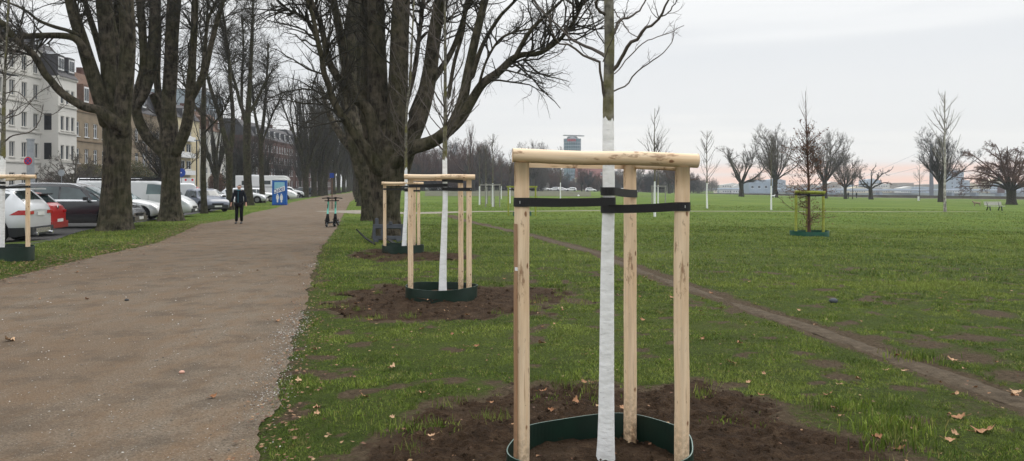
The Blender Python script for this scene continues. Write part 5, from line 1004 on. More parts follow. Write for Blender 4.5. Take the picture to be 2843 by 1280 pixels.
def vehicle(name, label, cat, typ, L_, W_, Hh, mat, end, px, Y, deg, wr=.33, wx=None, wins=None, group=None, rails=False, rack=False, plate=True, lite=False, cladding=True, glassmat='carglass', loc=None):
    pr = PROF[typ]; xs_, zs_ = np.array([p[0] for p in pr]) * L_, np.array([p[1] for p in pr]) * Hh; belt = .60 * Hh; w = W_ / 2; van = 'van' in typ
    wx = wx or ((.19 if typ != 'van' else .20) * L_, (.82 if not van else .815) * L_); ra = wr * 1.16
    top = lambda x: np.interp(x, xs_, zs_)
    def S(x, v):
        x, v = np.broadcast_arrays(np.asarray(x, float), np.asarray(v, float)); t = top(x); d = np.clip((.07 * L_ - np.minimum(x, L_ - x)) / (.07 * L_), 0, 1); ww = w * (1 - .17 * d * d * (1 if not van else np.where(x > L_ / 2, 1, .25))); b = np.minimum(belt, t - .07 * Hh); g = np.clip((t - belt) / (Hh - belt), 0, 1)
        wrf = ww * (.93 - (.20 if not van else .07) * g); zb = .20 + .06 * d
        for c in wx: q = np.clip(ra ** 2 - (x - c) ** 2, 0, None); zb = np.where(q > 0, np.maximum(zb, wr * .9 + np.sqrt(q)), zb)
        ky = [ww * .93, ww * .985, ww, ww * .97, wrf, wrf * .82, 0 * ww]; z1 = np.maximum(zb + (.08 if typ == 'suv' else .03), .46 if typ == 'suv' else .30); z2 = np.maximum(.55 * b + .1, z1 + .02); kz = [zb, z1, z2, np.maximum(b, z2 + .02), np.maximum(t - .055 * Hh, b + .01), t - .010 * Hh, t]
        i = np.clip(np.floor(v).astype(int), 0, 5); f = v - i; Yk, Zk = np.stack(ky), np.stack(kz); ta = lambda A, ii: np.take_along_axis(A, ii[None], 0)[0]
        return np.stack([x - L_ / 2, ta(Yk, i) * (1 - f) + ta(Yk, i + 1) * f, ta(Zk, i) * (1 - f) + ta(Zk, i + 1) * f], -1)
    def patch(xa, xb, va, vb, off, nx_=8, nv=5, sides=(1, -1), skew=None, m=None):
        m = m or MB(); X, V = np.meshgrid(np.linspace(xa, xb, nx_), np.linspace(va, vb, nv), indexing='ij')
        if skew is not None: a0, a1 = skew; X = np.linspace(xa, xb, nx_)[:, None] * (1 - (V - va) / (vb - va)) + np.linspace(a0, a1, nx_)[:, None] * (V - va) / (vb - va)
        p = S(X, V); e = 1e-3; n = np.cross(S(X + e, V) - p, S(X, np.minimum(V + e, 5.999)) - S(X, np.minimum(V + e, 5.999) - e)); n /= np.linalg.norm(n, axis=-1, keepdims=True) + 1e-9; n *= np.sign((n * np.stack([0 * X, np.ones_like(X), np.ones_like(X) * .5], -1)).sum(-1, keepdims=True) + 1e-9)
        p = p + n * off; i = (np.arange(nx_ - 1) * nv)[:, None] + np.arange(nv - 1)[None]; q = np.stack([i, i + 1, i + nv + 1, i + nv], -1).reshape(-1, 4)
        for s in sides: m.add(p * (1, s, 1), q)
        return m
    if loc is None:
        e = np.array([at_px(px, Y), Y]); loc = e - np.array([math.cos(R(deg)), math.sin(R(deg))]) * (L_ / 2) * (1 if end == 'nose' else -1)
    t = thing(name, (loc[0], loc[1], .012), R(deg), label, cat, group)
    xs = np.unique(np.concatenate([np.linspace(0, L_, 60 if lite else 96), xs_, *[c + ra * np.cos(np.linspace(0, math.pi, 15)) * .9999 for c in wx]])); vs = np.array([0, .5, 1, 1.5, 2, 2.5, 3, 3.5, 4, 4.5, 5, 5.5, 6])
    p = S(xs[:, None], vs[None]); ring = np.concatenate([p, (p * (1, -1, 1))[:, ::-1][:, 1:]], 1); n_, k = ring.shape[:2]; m = MB(); i = (np.arange(n_ - 1) * k)[:, None] + np.arange(k - 1)[None]; m.add(ring.reshape(-1, 3), np.stack([i, i + 1, i + k + 1, i + k], -1).reshape(-1, 4))
    und = (np.arange(n_ - 1) * k)[:, None]; m.f4.append(np.concatenate([und, und + k, und + k + k - 1, und + k - 1], 1)); m.m4.append(np.full(n_ - 1, 1)); m.ng.append((list(range(k)), 0)); m.ng.append((list(range((n_ - 1) * k, n_ * k))[::-1], 0))
    body = m.build('body', [mat, M['plastic']], t, smooth=True); G_ = M[glassmat]
    md = body.modifiers.new('split', 'EDGE_SPLIT'); md.split_angle = R(38)
    wins = wins or {'suv': [(.16, .31, .11, .30), (.32, .49, .315, .485), (.50, .70, .495, .60)], 'mpv': [(.10, .27, .09, .26), (.285, .45, .28, .445), (.465, .70, .46, .60), (.715, .775, .665, .72)], 'hatch': [(.17, .31, .14, .30), (.32, .48, .315, .475), (.49, .69, .485, .575)], 'van': [(.60, .845, .61, .735)], 'smallvan': [(.55, .79, .55, .67)]}[typ]
    for j, (a, b, c, d) in enumerate(wins): [patch(a * L_, b * L_, 3.10, 3.90, .004, skew=(c * L_, d * L_), sides=(s,)).build('side_window', G_, t, smooth=True) for s in (1, -1)]
    xw = {'suv': (.612, .725), 'mpv': (.635, .79), 'hatch': (.60, .715), 'van': (.745, .86), 'smallvan': (.69, .80)}[typ]; patch(xw[0] * L_, xw[1] * L_, 4.25, 6, .005, 6, 6).build('windscreen', G_, t, smooth=True)
    if typ != 'van': xr = {'suv': (.035, .095), 'mpv': (.012, .055), 'hatch': (.055, .115), 'smallvan': (.0, .0)}[typ]; 
    if typ in ('suv', 'mpv', 'hatch'): patch(xr[0] * L_, xr[1] * L_, 4.3, 6, .005, 5, 6).build('rear_window', G_, t, smooth=True)
    else:
        
        for s in (1, -1): m = MB(); m.box((-L_ / 2 - .004, s * w * .43, .72 * Hh), (.012, w * .62, .26 * Hh)); m.build('rear_window', G_, t)
    if cladding: patch(.02 * L_, .98 * L_, .0, 1.0, .006, 70, 2).build('sill', M['plastic'], t, smooth=True)
    m = MB(); m.box((-L_ / 2 - .03, 0, .36), (.10, W_ * .80, .22)); m.build('rear_bumper', M['plastic'] if cladding else mat, t)
    m = MB(); m.box((L_ / 2 + .015, 0, .33), (.09, W_ * .78, .2)); m.build('front_bumper', M['plastic'] if (cladding or van) else mat, t)
    m = MB(); m.box((L_ / 2 + .004, 0, .50), (.03, W_ * .42, .10)); [m.box((L_ / 2 + .022, 0, .475 + .025 * q), (.01, W_ * .40, .008)) for q in range(3)]; m.build('grille', M['black'], t)
    for s in (1, -1):
        patch(.90 * L_, .975 * L_, 2.35, 3.6, .006, 6, 4, (s,)).build('headlight', M['lamp_lens'], t, smooth=True)
        if typ == 'smallvan' or typ == 'van': m = MB(); m.box((-L_ / 2 - .006, s * w * .90, .55 * Hh), (.03, .11, .30 * Hh)); m.build('tail_light', M['redlight'], t)
        else:
            m = patch(.0, .10 * L_, 2.55, 2.95, .008, 6, 4, (s,), skew=(0, .05 * L_)); m.box((-L_ / 2 - .006, s * w * .66, .545 * Hh if typ == 'suv' else .55 * Hh), (.03, w * .28, .09)); m.build('tail_light', M['redlight'], t, smooth=False)
    for c in wx:
        for s in (1, -1):
            y = s * (w - .105); m = MB(); th = np.linspace(0, 2 * math.pi, 28, endpoint=False); prf = [(-.10, wr * .62), (-.10, wr * .93), (-.07, wr), (.07, wr), (.10, wr * .93), (.10, wr * .62)]
            V = np.array([[(math.cos(a) * q, o, math.sin(a) * q) for a in th] for o, q in prf]).reshape(-1, 3); ii_ = (np.arange(5) * 28)[:, None]; jj = np.arange(28)[None]; m.add(V, np.stack([ii_ + jj, ii_ + (jj + 1) % 28, ii_ + 28 + (jj + 1) % 28, ii_ + 28 + jj], -1).reshape(-1, 4))
            wo = m.build('wheel', M['rubber'], t, smooth=False); wo.location = (c - L_ / 2, y, wr)
            m = MB(); m.cyl((0, s * .055, 0), wr * .62, .02, 24, axis=1)
            for a in range(5): an = a * 1.2566; m.bar((0, s * .075, 0), (math.cos(an) * wr * .6, s * .075, math.sin(an) * wr * .6), .055, .02)
            m.build('rim', M['rim'], wo)
    if not lite:
        for xd in ((.49, .31) if not van else (.62, .80 if typ == 'smallvan' else .845)): patch(xd * L_, xd * L_ + .012, .9, 3.0, .003, 2, 8).build('door_gap', M['black'], t)
        for s in (1, -1):
            m = MB(); xm = (wins[-2 if typ == 'mpv' else -1][1] - .03) * L_ - L_ / 2; q = np.array([(xm - .02, s * (w * .93), belt + .02), (xm, s * (w + .05), belt + .05), (xm + .02, s * (w + .16), belt + .07)]); m.tube(q, [.03, .035, .035], 8); m.box((xm, s * (w + .16), belt + .08), (.12, .20, .14)); o = m.build('door_mirror', M['plastic'] if typ != 'suv' else mat, t); b = o.modifiers.new('bevel', 'BEVEL'); b.width = .035; b.segments = 3
            m = MB(); m.bar((.53 * L_ - L_ / 2 - .75, s * (w + .012), belt - .1), (.53 * L_ - L_ / 2 - .58, s * (w + .012), belt - .1), .02, .03); m.build('door_handle', mat, t)
        if typ == 'mpv': patch(.10 * L_, .74 * L_, 2.96, 3.09, .007, 30, 2).build('chrome_strip', M['chrome'], t)
    if plate:
        for sx in (-1, 1):
            z = (.56 * Hh - .06 if typ == 'suv' else .50) if sx < 0 else .36; m = MB(); m.box((sx * (L_ / 2 + (.015 if sx < 0 else .066)) + (0 if typ == 'suv' or sx > 0 else -.07 if not van else -.0), 0, z), (.012, .46, .10)); m.build('number_plate', M['plate'], t)
    if rails:
        m = MB()
        for s in (1, -1): xx = np.linspace(.12, .60, 12) * L_; q = S(xx, np.full(12, 4.35)); q = q * (1, s, 1) + (0, 0, .045); q[0, 2] -= .04; q[-1, 2] -= .04; m.tube(q, .018, 8)
        m.build('roof_rail', M['chrome'], t, smooth=True)
    if rack:
        m = MB(); zt = Hh + .16; x0, x1 = -L_ / 2 + .05, L_ * .18
        for s in (1, -1):
            m.tube(np.array([(x0, s * w * .8, zt), (x1 - .3, s * w * .8, zt), (x1 + .15, s * w * .8, zt - .03), (x1 + .3, s * w * .8, Hh + .02)]), .03, 6); m.tube(np.array([(x0, s * w * .8, Hh + .06), (x1 + .25, s * w * .8, Hh + .06)]), .05, 6)
        for q in np.linspace(x0, x1, 11):
            m.tube(np.array([(q, -w * .8, Hh + .06), (q, w * .8, Hh + .06)]), .02, 6)
            for s in (1, -1): m.tube(np.array([(q, s * w * .8, Hh + .0), (q, s * w * .8, zt)]), .016, 6)
        m.build('roof_rack', M['black'], t)
    return t, S
t_, _ = vehicle('parked_car', 'silver compact SUV at the left edge, rear lamps towards the path', 'car', 'suv', 4.45, 1.82, 1.60, M['silver'], 'rear', 112, 21.9, 191, rails=True)
m = MB()      # rear details: spoiler, underguard, exhausts
m.box((-2.02, 0, 1.545), (.26, 1.2, .04)); m.build('spoiler', M['silver'], t_)
m = MB(); m.box((-2.30, 0, .36), (.03, 1.0, .13)); [m.cyl((-2.31, s * .52, .27), .045, .12, 12, axis=0) for s in (1, -1)]; m.build('skid_plate', M['chrome'], t_)
t_, _ = vehicle('parked_car', 'red hatchback between the silver SUV and the black people carrier', 'car', 'hatch', 3.95, 1.70, 1.44, M['red_p'], 'rear', 160, 25.0, 191, cladding=False)
m = MB(); m.box((-1.50, 0, 1.36), (.24, 1.1, .035)); m.build('spoiler', M['black'], t_)
m = MB(); m.cyl((-1.99, 0, .93), .06, .02, 20, axis=0); m.build('emblem', M['chrome'], t_)
vehicle('parked_car', 'black people carrier with chrome trim, nose behind the broad old tree', 'car', 'mpv', 4.85, 1.88, 1.76, M['black_p'], 'nose', 388, 30.2, 8, wr=.34, rails=True, cladding=False, glassmat='carglass_m')
vehicle('parked_car', 'white small car whose bonnet and front wheel show between the two old left trees', 'car', 'hatch', 4.0, 1.70, 1.47, M['white_p'], 'nose', 452, 36.6, 10, cladding=False, glassmat='carglass_l')
vehicle('delivery_van', 'long white panel van with black roof rack behind the two old left trees', 'van', 'van', 5.5, 1.92, 1.90, M['van_p'], 'nose', 541, 40.6, 10, rack=True, cladding=False, glassmat='carglass_l')
vehicle('delivery_van', 'small white van seen from behind, right of the old forked tree', 'van', 'smallvan', 4.3, 1.80, 1.84, M['van_p'], 'rear', 545, 50.0, 202, cladding=False)
vehicle('parked_car', 'slate-blue car facing the path with big headlamps, right of the slim straight tree', 'car', 'hatch', 3.8, 1.70, 1.48, M['navy_p'], 'nose', 605, 47.3, -44)
vehicle('parked_car', 'light blue car just behind the slate-blue car', 'car', 'hatch', 4.2, 1.75, 1.42, M['sky_p'], 'nose', 634, 54.0, 6, cladding=False)
vehicle('parked_car', 'white estate car behind the light blue car', 'car', 'hatch', 4.6, 1.78, 1.46, M['white_p'], 'nose', 668, 60.0, 10, cladding=False)
vehicle('parked_car', 'red car whose roof shows above the white estate car', 'car', 'hatch', 4.0, 1.72, 1.62, M['red_p'], 'nose', 606, 68.0, 12, lite=True, cladding=False)
vehicle('parked_car', 'pale silver car right of the walking person, left of the thin tree', 'car', 'hatch', 4.3, 1.75, 1.46, M['silver'], 'nose', 741, 72.5, 10, lite=True, cladding=False)
vehicle('parked_car', 'white car with its bonnet just left of the blue toilet', 'car', 'hatch', 4.3, 1.75, 1.45, M['white_p'], 'nose', 776, 79, 12, lite=True, cladding=False)
vehicle('parked_car', 'white car right of the camper van', 'car', 'suv', 4.3, 1.78, 1.58, M['white_p'], 'nose', 845, 108, 12, lite=True)
vehicle('parked_car', 'dark car at the end of the parking row, beyond the camper van', 'car', 'hatch', 4.3, 1.78, 1.5, M['black_p'], 'nose', 893, 128, 12, lite=True)
vehicle('delivery_van', 'tall white box van parked behind the van with the roof rack', 'van', 'van', 6.0, 2.0, 2.30, M['white_p'], 'nose', 452, 60, 10, lite=True, cladding=False)
# camper van
cv, S_ = vehicle('camper_van', 'white camper van with sleeping cab over the windscreen, left of and behind the blue toilet', 'camper van', 'van', 6.9, 2.1, 2.0, M['white_p'], 'nose', 826, 90.5, 10, lite=True, cladding=False)
m = MB(); m.prism([(-3.45, .55), (1.0, .55), (1.05, 1.95), (2.35, 2.05), (2.55, 2.35), (2.35, 2.72), (2.0, 2.86), (-3.45, 2.86)], -1.12, 1.12); o = m.build('living_cabin', M['white_p'], cv); b = o.modifiers.new('bevel', 'BEVEL'); b.width = .06; b.segments = 2
for s in (1, -1):
    for x, z, w_, h_ in ((-2.2, 2.0, 1.1, .5), (.1, 2.05, .8, .45), (1.6, 2.4, .5, .3)): m = MB(); m.box((x, s * 1.124, z), (w_, .012, h_)); m.build('side_window', M['carglass'], cv)
m = MB(); [m.box((-.7, s * 1.126, z), (5.2, .01, .06)) for s in (1, -1) for z in (1.45, 1.6)]; m.build('stripe', M['steel'], cv)
m = MB(); m.box((-1.5, 0, 2.92), (.9, .9, .1)); m.build('roof_vent', M['whitep'], cv)
# far cars beyond the meadow: copies of one
fc, _ = vehicle('distant_car', 'tiny pale car parked in the far row under the belt of trees', 'car', 'hatch', 4.3, 1.75, 1.5, M['white_p'], 'nose', 1500, 300, 0, lite=True, cladding=False, loc=np.array((at_px(1500, 296), 296.)), group='cars parked beyond the meadow')
rr = random.Random(3)
for i, px in enumerate((1140, 1165, 1190, 1212, 1232, 1258, 1404, 1424, 1446, 1512, 1538, 1560, 1585, 1640, 1720, 1755, 2015, 2042, 2105)):
    c = copy_tree(fc); Yc = 284 + 3.0 * (i % 4) if px < 1900 else 400; c.location = (at_px(px, Yc), Yc, float(ground_z(at_px(px, Yc), Yc)) + .02); c.rotation_euler.z = rr.uniform(-.1, .1) + (0 if i % 2 else 3.14)
# ------------------------------------------------------------------ buildings
WIN = {}
def window_mesh(w, h, bars, fmat):
    k = (round(w, 2), round(h, 2), bars, fmat)
    if k not in WIN:
        m = MB(); f = .09
        for s in (-1, 1): m.box((0, s * (w / 2 - f / 2), 0), (.08, f, h)); m.box((0, 0, s * (h / 2 - f / 2)), (.08, w - 2 * f, f))
        if bars & 1: m.box((.003, 0, 0), (.07, .07, h - 2 * f))
        if bars & 2: m.box((.006, 0, h * .18), (.07, w - 2 * f, .07))
        m.box((.12, 0, -h / 2 - .06), (.3, w + .2, .08)); a = m.build('window', M[fmat]); m = MB(); m.box((-.03, 0, 0), (.02, w - .1, h - .1)); b = m.build('pane', M['glass']); WIN[k] = (a.data, b.data); bpy.data.objects.remove(a); bpy.data.objects.remove(b)
    return WIN[k]
def building(label, org, ang, length, depth, hgt, wallmat, rows, cols, wsize, bars=3, fmat='whitep', roof=None, roofmat='slate', bands=(), name='apartment_building', z0=0, extra=None, endwins=()):
    """local x = outward normal, y = along the facade, facade plane x=0; rows: sill heights; cols: centres; roof (height, inset)"""
    t = thing(name, (*org, z0), ang, label, 'building'); w, h = wsize; m = MB()
    ys = sorted({0, length, *[round(c - w / 2, 3) for c in cols], *[round(c + w / 2, 3) for c in cols]}); zs = sorted({-.5, hgt, *[round(r_, 3) for r_ in rows], *[round(r_ + h, 3) for r_ in rows]})
    holes = {(round(c - w / 2, 3), round(r_, 3)) for c in cols for r_ in rows}
    for ya, yb in zip(ys[:-1], ys[1:]):
        for za, zb in zip(zs[:-1], zs[1:]):
            if (ya, za) in holes:
                m.add([(0, ya, za), (0, yb, za), (0, yb, zb), (0, ya, zb), (-.28, ya, za), (-.28, yb, za), (-.28, yb, zb), (-.28, ya, zb)], [(0, 1, 5, 4), (1, 2, 6, 5), (2, 3, 7, 6), (3, 0, 4, 7), (4, 5, 6, 7)])
            else: m.add([(0, ya, za), (0, yb, za), (0, yb, zb), (0, ya, zb)], [(0, 1, 2, 3)])
    D = -depth; m.add([(0, 0, -.5), (D, 0, -.5), (D, 0, hgt), (0, 0, hgt), (0, length, -.5), (D, length, -.5), (D, length, hgt), (0, length, hgt)], [(0, 3, 2, 1), (4, 5, 6, 7), (1, 2, 6, 5), (3, 7, 6, 2)])
    wall = m.build('wall', M[wallmat], t)
    if bands: m = MB(); [m.box((.07, length / 2, z), (.14, length - .02 if z < hgt - .3 else length + .3, b)) for z, b in bands]; m.build('cornice', M[wallmat + '_trim'] if wallmat + '_trim' in M else M[wallmat], t)
    a, b = window_mesh(w, h, bars, fmat); n = 0
    for c in cols:
        for r_ in rows:
            if n >= 96: break
            o = bpy.data.objects.new('window', a); COL.objects.link(o); o.parent = t; o.location = (-.14, c, r_ + h / 2); q = bpy.data.objects.new('pane', b); COL.objects.link(q); q.parent = o; n += 1
    if roof:
        rh, ins = roof; m = MB(); m.add([(.25, -.0, hgt), (D, 0, hgt), (D, length, hgt), (.25, length, hgt), (-ins, ins * .0, hgt + rh), (D + ins, 0, hgt + rh), (D + ins, length, hgt + rh), (-ins, length, hgt + rh)], [(0, 1, 5, 4), (1, 2, 6, 5), (2, 3, 7, 6), (3, 0, 4, 7), (4, 5, 6, 7), (0, 3, 2, 1)]); rf = m.build('roof', M[roofmat], t)
        for i_, c in enumerate(cols[::2]):
            m = MB(); zc = hgt + rh * .38; m.box((-ins * .38 + .3, c, zc), (1.6, 1.7, rh * .5)); dm = m.build('dormer', M[roofmat], rf); m = MB(); m.box((-ins * .38 + 1.12, c, zc), (.06, 1.3, rh * .38)); m.build('dormer_window', M['whitep'], dm); m = MB(); [m.box((-ins * .38 + 1.16, c + s * .31, zc), (.04, .5, rh * .30)) for s in (-1, 1)]; m.build('pane', M['glass'], dm)
        m = MB(); [m.box((-ins - 2.0, c, hgt + rh + .6), (.8, 1.4, 1.8)) for c in (length * .25, length * .8)]; m.build('chimney', M['brick'], rf)
    return t
M['render_w'] = plain('white_render', (.60, .585, .55), .85, .2, vary=.06, scale=.25); M['render_w_trim'] = plain('white_trim', (.50, .485, .45), .85, .2, vary=.08, scale=.5)
M['tan'] = plain('tan_brick', (.25, .20, .14), .9, .2, vary=.14, scale=.8); M['tan_trim'] = plain('tan_stone', (.22, .165, .11), .9, .2)
M['cream'] = plain('cream_render', (.52, .45, .30), .9, .2, vary=.06, scale=.3); M['grey_w'] = plain('pale_render', (.55, .54, .50), .9, .2, vary=.06, scale=.3)
M['brick'] = plain('dark_brick', (.085, .042, .032), .9, .2, vary=.25, scale=.9); M['brick_trim'] = plain('brick_trim', (.10, .06, .05), .9, .2)
M['slate'] = plain('slate_roof', (.050, .048, .052), .7, .3, vary=.25, scale=1.2); M['tile'] = plain('brown_tile', (.14, .085, .06), .85, .2, vary=.3, scale=1.5); M['redtile'] = plain('red_tile', (.20, .085, .07), .85, .2, vary=.15, scale=.3)
M['bluegrey'] = plain('blue_grey_cladding', (.26, .31, .36), .5, .4, vary=.15, scale=.2)
def fac(Y, off=0): return (-58 - .045 * Y + off, Y)
FA = math.atan2(-.045, 1) * -1 * 0 + math.atan(.045)   # outward normal (1,.045)
def span(y0, y1): return math.hypot((y1 - y0) * .045, y1 - y0)
wb = building('white rendered apartment house with a dark mansard, its long face at the far left', fac(62), FA, span(62, 100.4), 13, 19.6, 'render_w', [1.4, 5.3, 9.2, 13.0, 16.4], [1.6 + 2.55 * i for i in range(15)], (1.15, 1.95), 1, 'render_w', (3.0, 2.2), bands=((4.7, .2), (8.6, .16), (12.4, .16), (15.9, .2), (19.5, .4)))
# shading slats and balcony on the upper floor of the white house
m = MB(); [m.box((.9, 27.5, 14.9 + .0 * q), (.05, 7.5, .05)) for q in (0,)]; [m.box((.5 + .25 * q, 27.5, 15.2), (.06, 7.5, .06)) for q in range(5)]; m.build('pergola', M['black'], wb)
bay = fac(100.4, 2.3)
b2 = building('projecting white bay of the corner house, three windows wide, beside the tan brick house', bay, FA, 4.6, 11, 16.3, 'render_w', [1.4, 5.2, 9.1, 12.7], [1.0, 2.3, 3.6], (.85, 1.95), 0, 'render_w', (4.6, 3.4), bands=((4.9, .2), (8.75, .16), (12.3, .16), (16.2, .35)))
m = MB(); [m.box((-1.35, -.008, z), (.95, .04, 2.2)) for z in (6.3, 10.2)]; m.build('balcony_door', M['black'], b2)
m = MB(); m.box((-1.2, 2.3, 18.6), (.06, 3.8, 3.2), rot=Matrix.Rotation(R(-36), 3, 'Y')); m.build('skylight', M['glass'], b2)
building('tan brick house with stone pilasters and brown roof behind the broad old tree', fac(105.4), FA, span(105.4, 124), 12, 12.9, 'tan', [1.3, 5.0, 8.9], [1.5 + 2.6 * i for i in range(7)], (1.15, 2.1), 3, 'whitep', (6.0, 3.0), 'tile', bands=((4.4, .25), (8.3, .2), (12.7, .45)))
building('tan stone house with tall windows seen between the two old left trees', fac(124.2), FA, span(124.2, 140), 12, 14.2, 'tan', [1.3, 5.1, 9.2], [1.6 + 2.8 * i for i in range(5)], (1.2, 2.2), 3, 'whitep', (5.5, 2.8), 'slate', bands=((4.5, .25), (8.5, .2), (14.0, .4)))
cb = building('cream apartment block with dark window bands right of the old forked tree', fac(140.2), FA, span(140.2, 157.5), 12, 15.0, 'cream', [1.6, 5.0, 8.4, 11.7], [2.0 + 3.2 * i for i in range(4)], (2.7, 1.7), 1, 'whitep', (3.0, 2.2), 'slate')
m = MB(); [m.box((.5, 7.0, z), (1.0, 11, .9)) for z in (4.3, 7.7, 11.0)]; m.build('balcony', M['whitep'], cb)
building('white apartment block with small square windows behind the slim trees', fac(157.7), FA, span(157.7, 174), 12, 13.6, 'grey_w', [1.2, 4.3, 7.4, 10.5], [1.4 + 2.6 * i for i in range(6)], (1.15, 1.35), 1, 'whitep', (4.2, 3.0), 'tile')
building('tall blue-grey tower block between the white block and the dark brick one', fac(174.5, -6), FA, 15, 14, 24, 'bluegrey', [2 + 3.2 * i for i in range(7)], [1.5 + 2.4 * i for i in range(6)], (1.7, 1.7), 0, 'steel')
building('dark brick apartment block with white windows behind the camper van', fac(191), FA, span(191, 240), 13, 14.6, 'brick', [1.4, 4.7, 8.0, 11.2], [1.6 + 2.9 * i for i in range(16)], (1.5, 1.9), 3, 'whitep', (4.2, 3.0), 'slate', bands=((14.4, .4),))
building('farthest dark brick apartment block at the end of the street', fac(240.5), FA, span(240.5, 300), 13, 15.5, 'brick', [1.4, 4.7, 8.0, 11.2], [1.6 + 3.4 * i for i in range(17)], (1.5, 1.9), 3, 'whitep', (4.2, 3.0), 'slate')
# round glass tower with helipad and red letters
def tower():
    Yt = 620; x = at_px(1589, Yt); t = thing('office_tower', (x, Yt, -2), 0, 'round glass office tower with a flat disc on top and red letters', 'building')
    n = NT('tower_glass', .2, .5); o = n.co('Object'); sp = n.sep(o); fl = n.math('FRACT', n.math('MULTIPLY', sp[2], .38)); pn = n.noise(n.co('Object', (1, 1, .38)), .35, 4); c = n.ramp(pn, [(.35, (.035, .085, .105)), (.65, (.07, .14, .165))]); c = n.mix(n.ramp(fl, [(.12, 1), (.2, 0)]), c, (.13, .20, .22)); n.col(c); gm = n.m
    r_ = 6.95; hb = 42.5; m = MB(); m.cyl((0, 0, hb / 2), r_, hb, 40); m.build('shaft', gm, t, smooth=False)
    m = MB()
    for z in np.arange(3, hb, 2.8): m.cyl((0, 0, z), r_ + .08, .35, 40)
    for a in np.arange(0, 6.28, .262): m.box((math.cos(a) * (r_ + .06), math.sin(a) * (r_ + .06), hb / 2), (.16, .16, hb), rz=a)
    m.build('floor_bands', M['bluegrey'], t)
    m = MB(); m.cyl((0, 0, hb + .9), r_ * .68, 1.8, 32, r2=r_ * .55); m.build('roof_drum', M['steel'], t)
    m = MB(); m.box((1.0, 0, hb + 2.6), (17, 9, .25), rot=Matrix.Rotation(R(1.8), 3, 'Y')); m.build('helipad', M['steel'], t)
    return t, hb, r_
tw_, hb, r_ = tower()
def text_mesh(s, size, mat, parent, loc, rot, name='lettering', mirror=False, ext=.02):
    cu = bpy.data.curves.new(name, 'FONT'); cu.body = s; cu.size = size; cu.extrude = ext; cu.offset = size * .02; cu.align_x = 'CENTER'; cu.align_y = 'CENTER'; o = bpy.data.objects.new(name, cu); COL.objects.link(o)
    dg = bpy.context.evaluated_depsgraph_get(); me = bpy.data.meshes.new_from_object(o.evaluated_get(dg)); bpy.data.objects.remove(o); me.materials.clear(); me.materials.append(M[mat])
    if mirror: me.transform(Matrix.Scale(-1, 4, (1, 0, 0))); me.flip_normals()
    o = bpy.data.objects.new(name, me); COL.objects.link(o); o.parent = parent; o.location = loc; o.rotation_euler = rot; return o
text_mesh('ERGO', 2.6, 'red', tw_, (-1.2, -r_ - .35, hb - 1.6), (R(90), 0, 0), ext=.15)
def block(label, px0, px1, ytop, Y, mat, wins=True, roof=None, dep=14):
    x0, x1 = at_px(px0, Y), at_px(px1, Y); h = (YH - ytop) / F * Y + 4; rows = [z for z in np.arange(2.5, h - 2.5, 3.4)]; n = max(2, int((x1 - x0) / 3.6)); cols = [(i + .5) * (x1 - x0) / n for i in range(n)]
    return building(label, (x0, Y), R(-90), x1 - x0, dep, h, mat, [round(z, 2) for z in rows][:6], cols, (1.7, 1.6), 0, 'whitep', roof, 'redtile', z0=-2.2)
block('pale grey slab block left of the round tower', 1510, 1532, 452, 560, 'bluegrey'); block('grey office slab just left of the round tower', 1535, 1556, 462, 575, 'grey_w')
block('old pale building with a big red hipped roof right of the round tower', 1600, 1694, 494, 520, 'cream', roof=(6.5, 5.5)); block('dark blue-grey office block seen right of the nearest stem', 1702, 1722, 477, 560, 'bluegrey'); block('long white office building seen right of the nearest stem', 1722, 1760, 478, 540, 'grey_w')
block('white building behind the back post of the nearest frame', 1782, 1850, 484, 560, 'grey_w'); block('low white building left under the belt of trees', 1500, 1560, 508, 430, 'grey_w'); block('wide grey hall beyond the double-crowned tree', 2080, 2155, 508, 470, 'bluegrey')
# ------------------------------------------------------------------ bridge, far bank
Yb = 620; bt = thing('cable_bridge', (at_px(2570, Yb), Yb, -9), 0, 'long pale blue cable-stayed road bridge over the river with one tall pylon', 'bridge'); ox = at_px(2570, Yb)
L2 = lambda px, py: (at_px(px, Yb) - ox, 0, (YH - py) / F * Yb + H + 9)
m = MB(); a, b = L2(1900, 526), L2(3300, 532); a = (a[0] - 0, a[1], a[2]); m.bar(a, b, 12, 1.3); m.build('deck', M['steel'], bt)
M['railw'] = plain('pale_blue_parapet', (.52, .58, .66), .6); m = MB(); m.bar((a[0], -6.1, a[2] + .9), (b[0], -6.1, b[2] + .9), .12, .8); m.build('parapet', M['railw'], bt)
m = MB(); z0_, z1_ = 0, L2(0, 401)[2]; m.add([(-1.1, -1.3, z0_), (1.1, -1.3, z0_), (1.1, 1.3, z0_), (-1.1, 1.3, z0_), (-.8, -1, z1_), (.8, -1, z1_), (.8, 1, z1_), (-.8, 1, z1_)], [(0, 3, 2, 1), (4, 5, 6, 7), (0, 1, 5, 4), (1, 2, 6, 5), (2, 3, 7, 6), (3, 0, 4, 7)]); m.location = None; o = m.build('pylon', plain('pylon_steel', (.05, .055, .065), .6, .4), bt); o.location = (0, -8.5, 0)
for z, px, py in ((410, 2460, 459), (458, 2430, 492), (498, 2470, 518)): p0 = np.array(L2(2570, z)); p1 = np.array(L2(px, py)); d = p1 - p0; tt = (L2(0, 527)[2] - p0[2]) / d[2]; m = MB(); m.tube(np.array([p0 + (0, -8, 0), p0 + d * tt + (0, -7, 0)]), .10, 5); m.build('stay_cable', M['steel'], bt)
for z, px, py in ((410, 2760, 470), (458, 2760, 498)): p0 = np.array(L2(2570, z)); p1 = np.array(L2(px, py)); d = p1 - p0; tt = (L2(0, 529)[2] - p0[2]) / d[2]; m = MB(); m.tube(np.array([p0 + (0, -8, 0), p0 + d * tt + (0, -7, 0)]), .10, 5); m.build('stay_cable', M['steel'], bt)
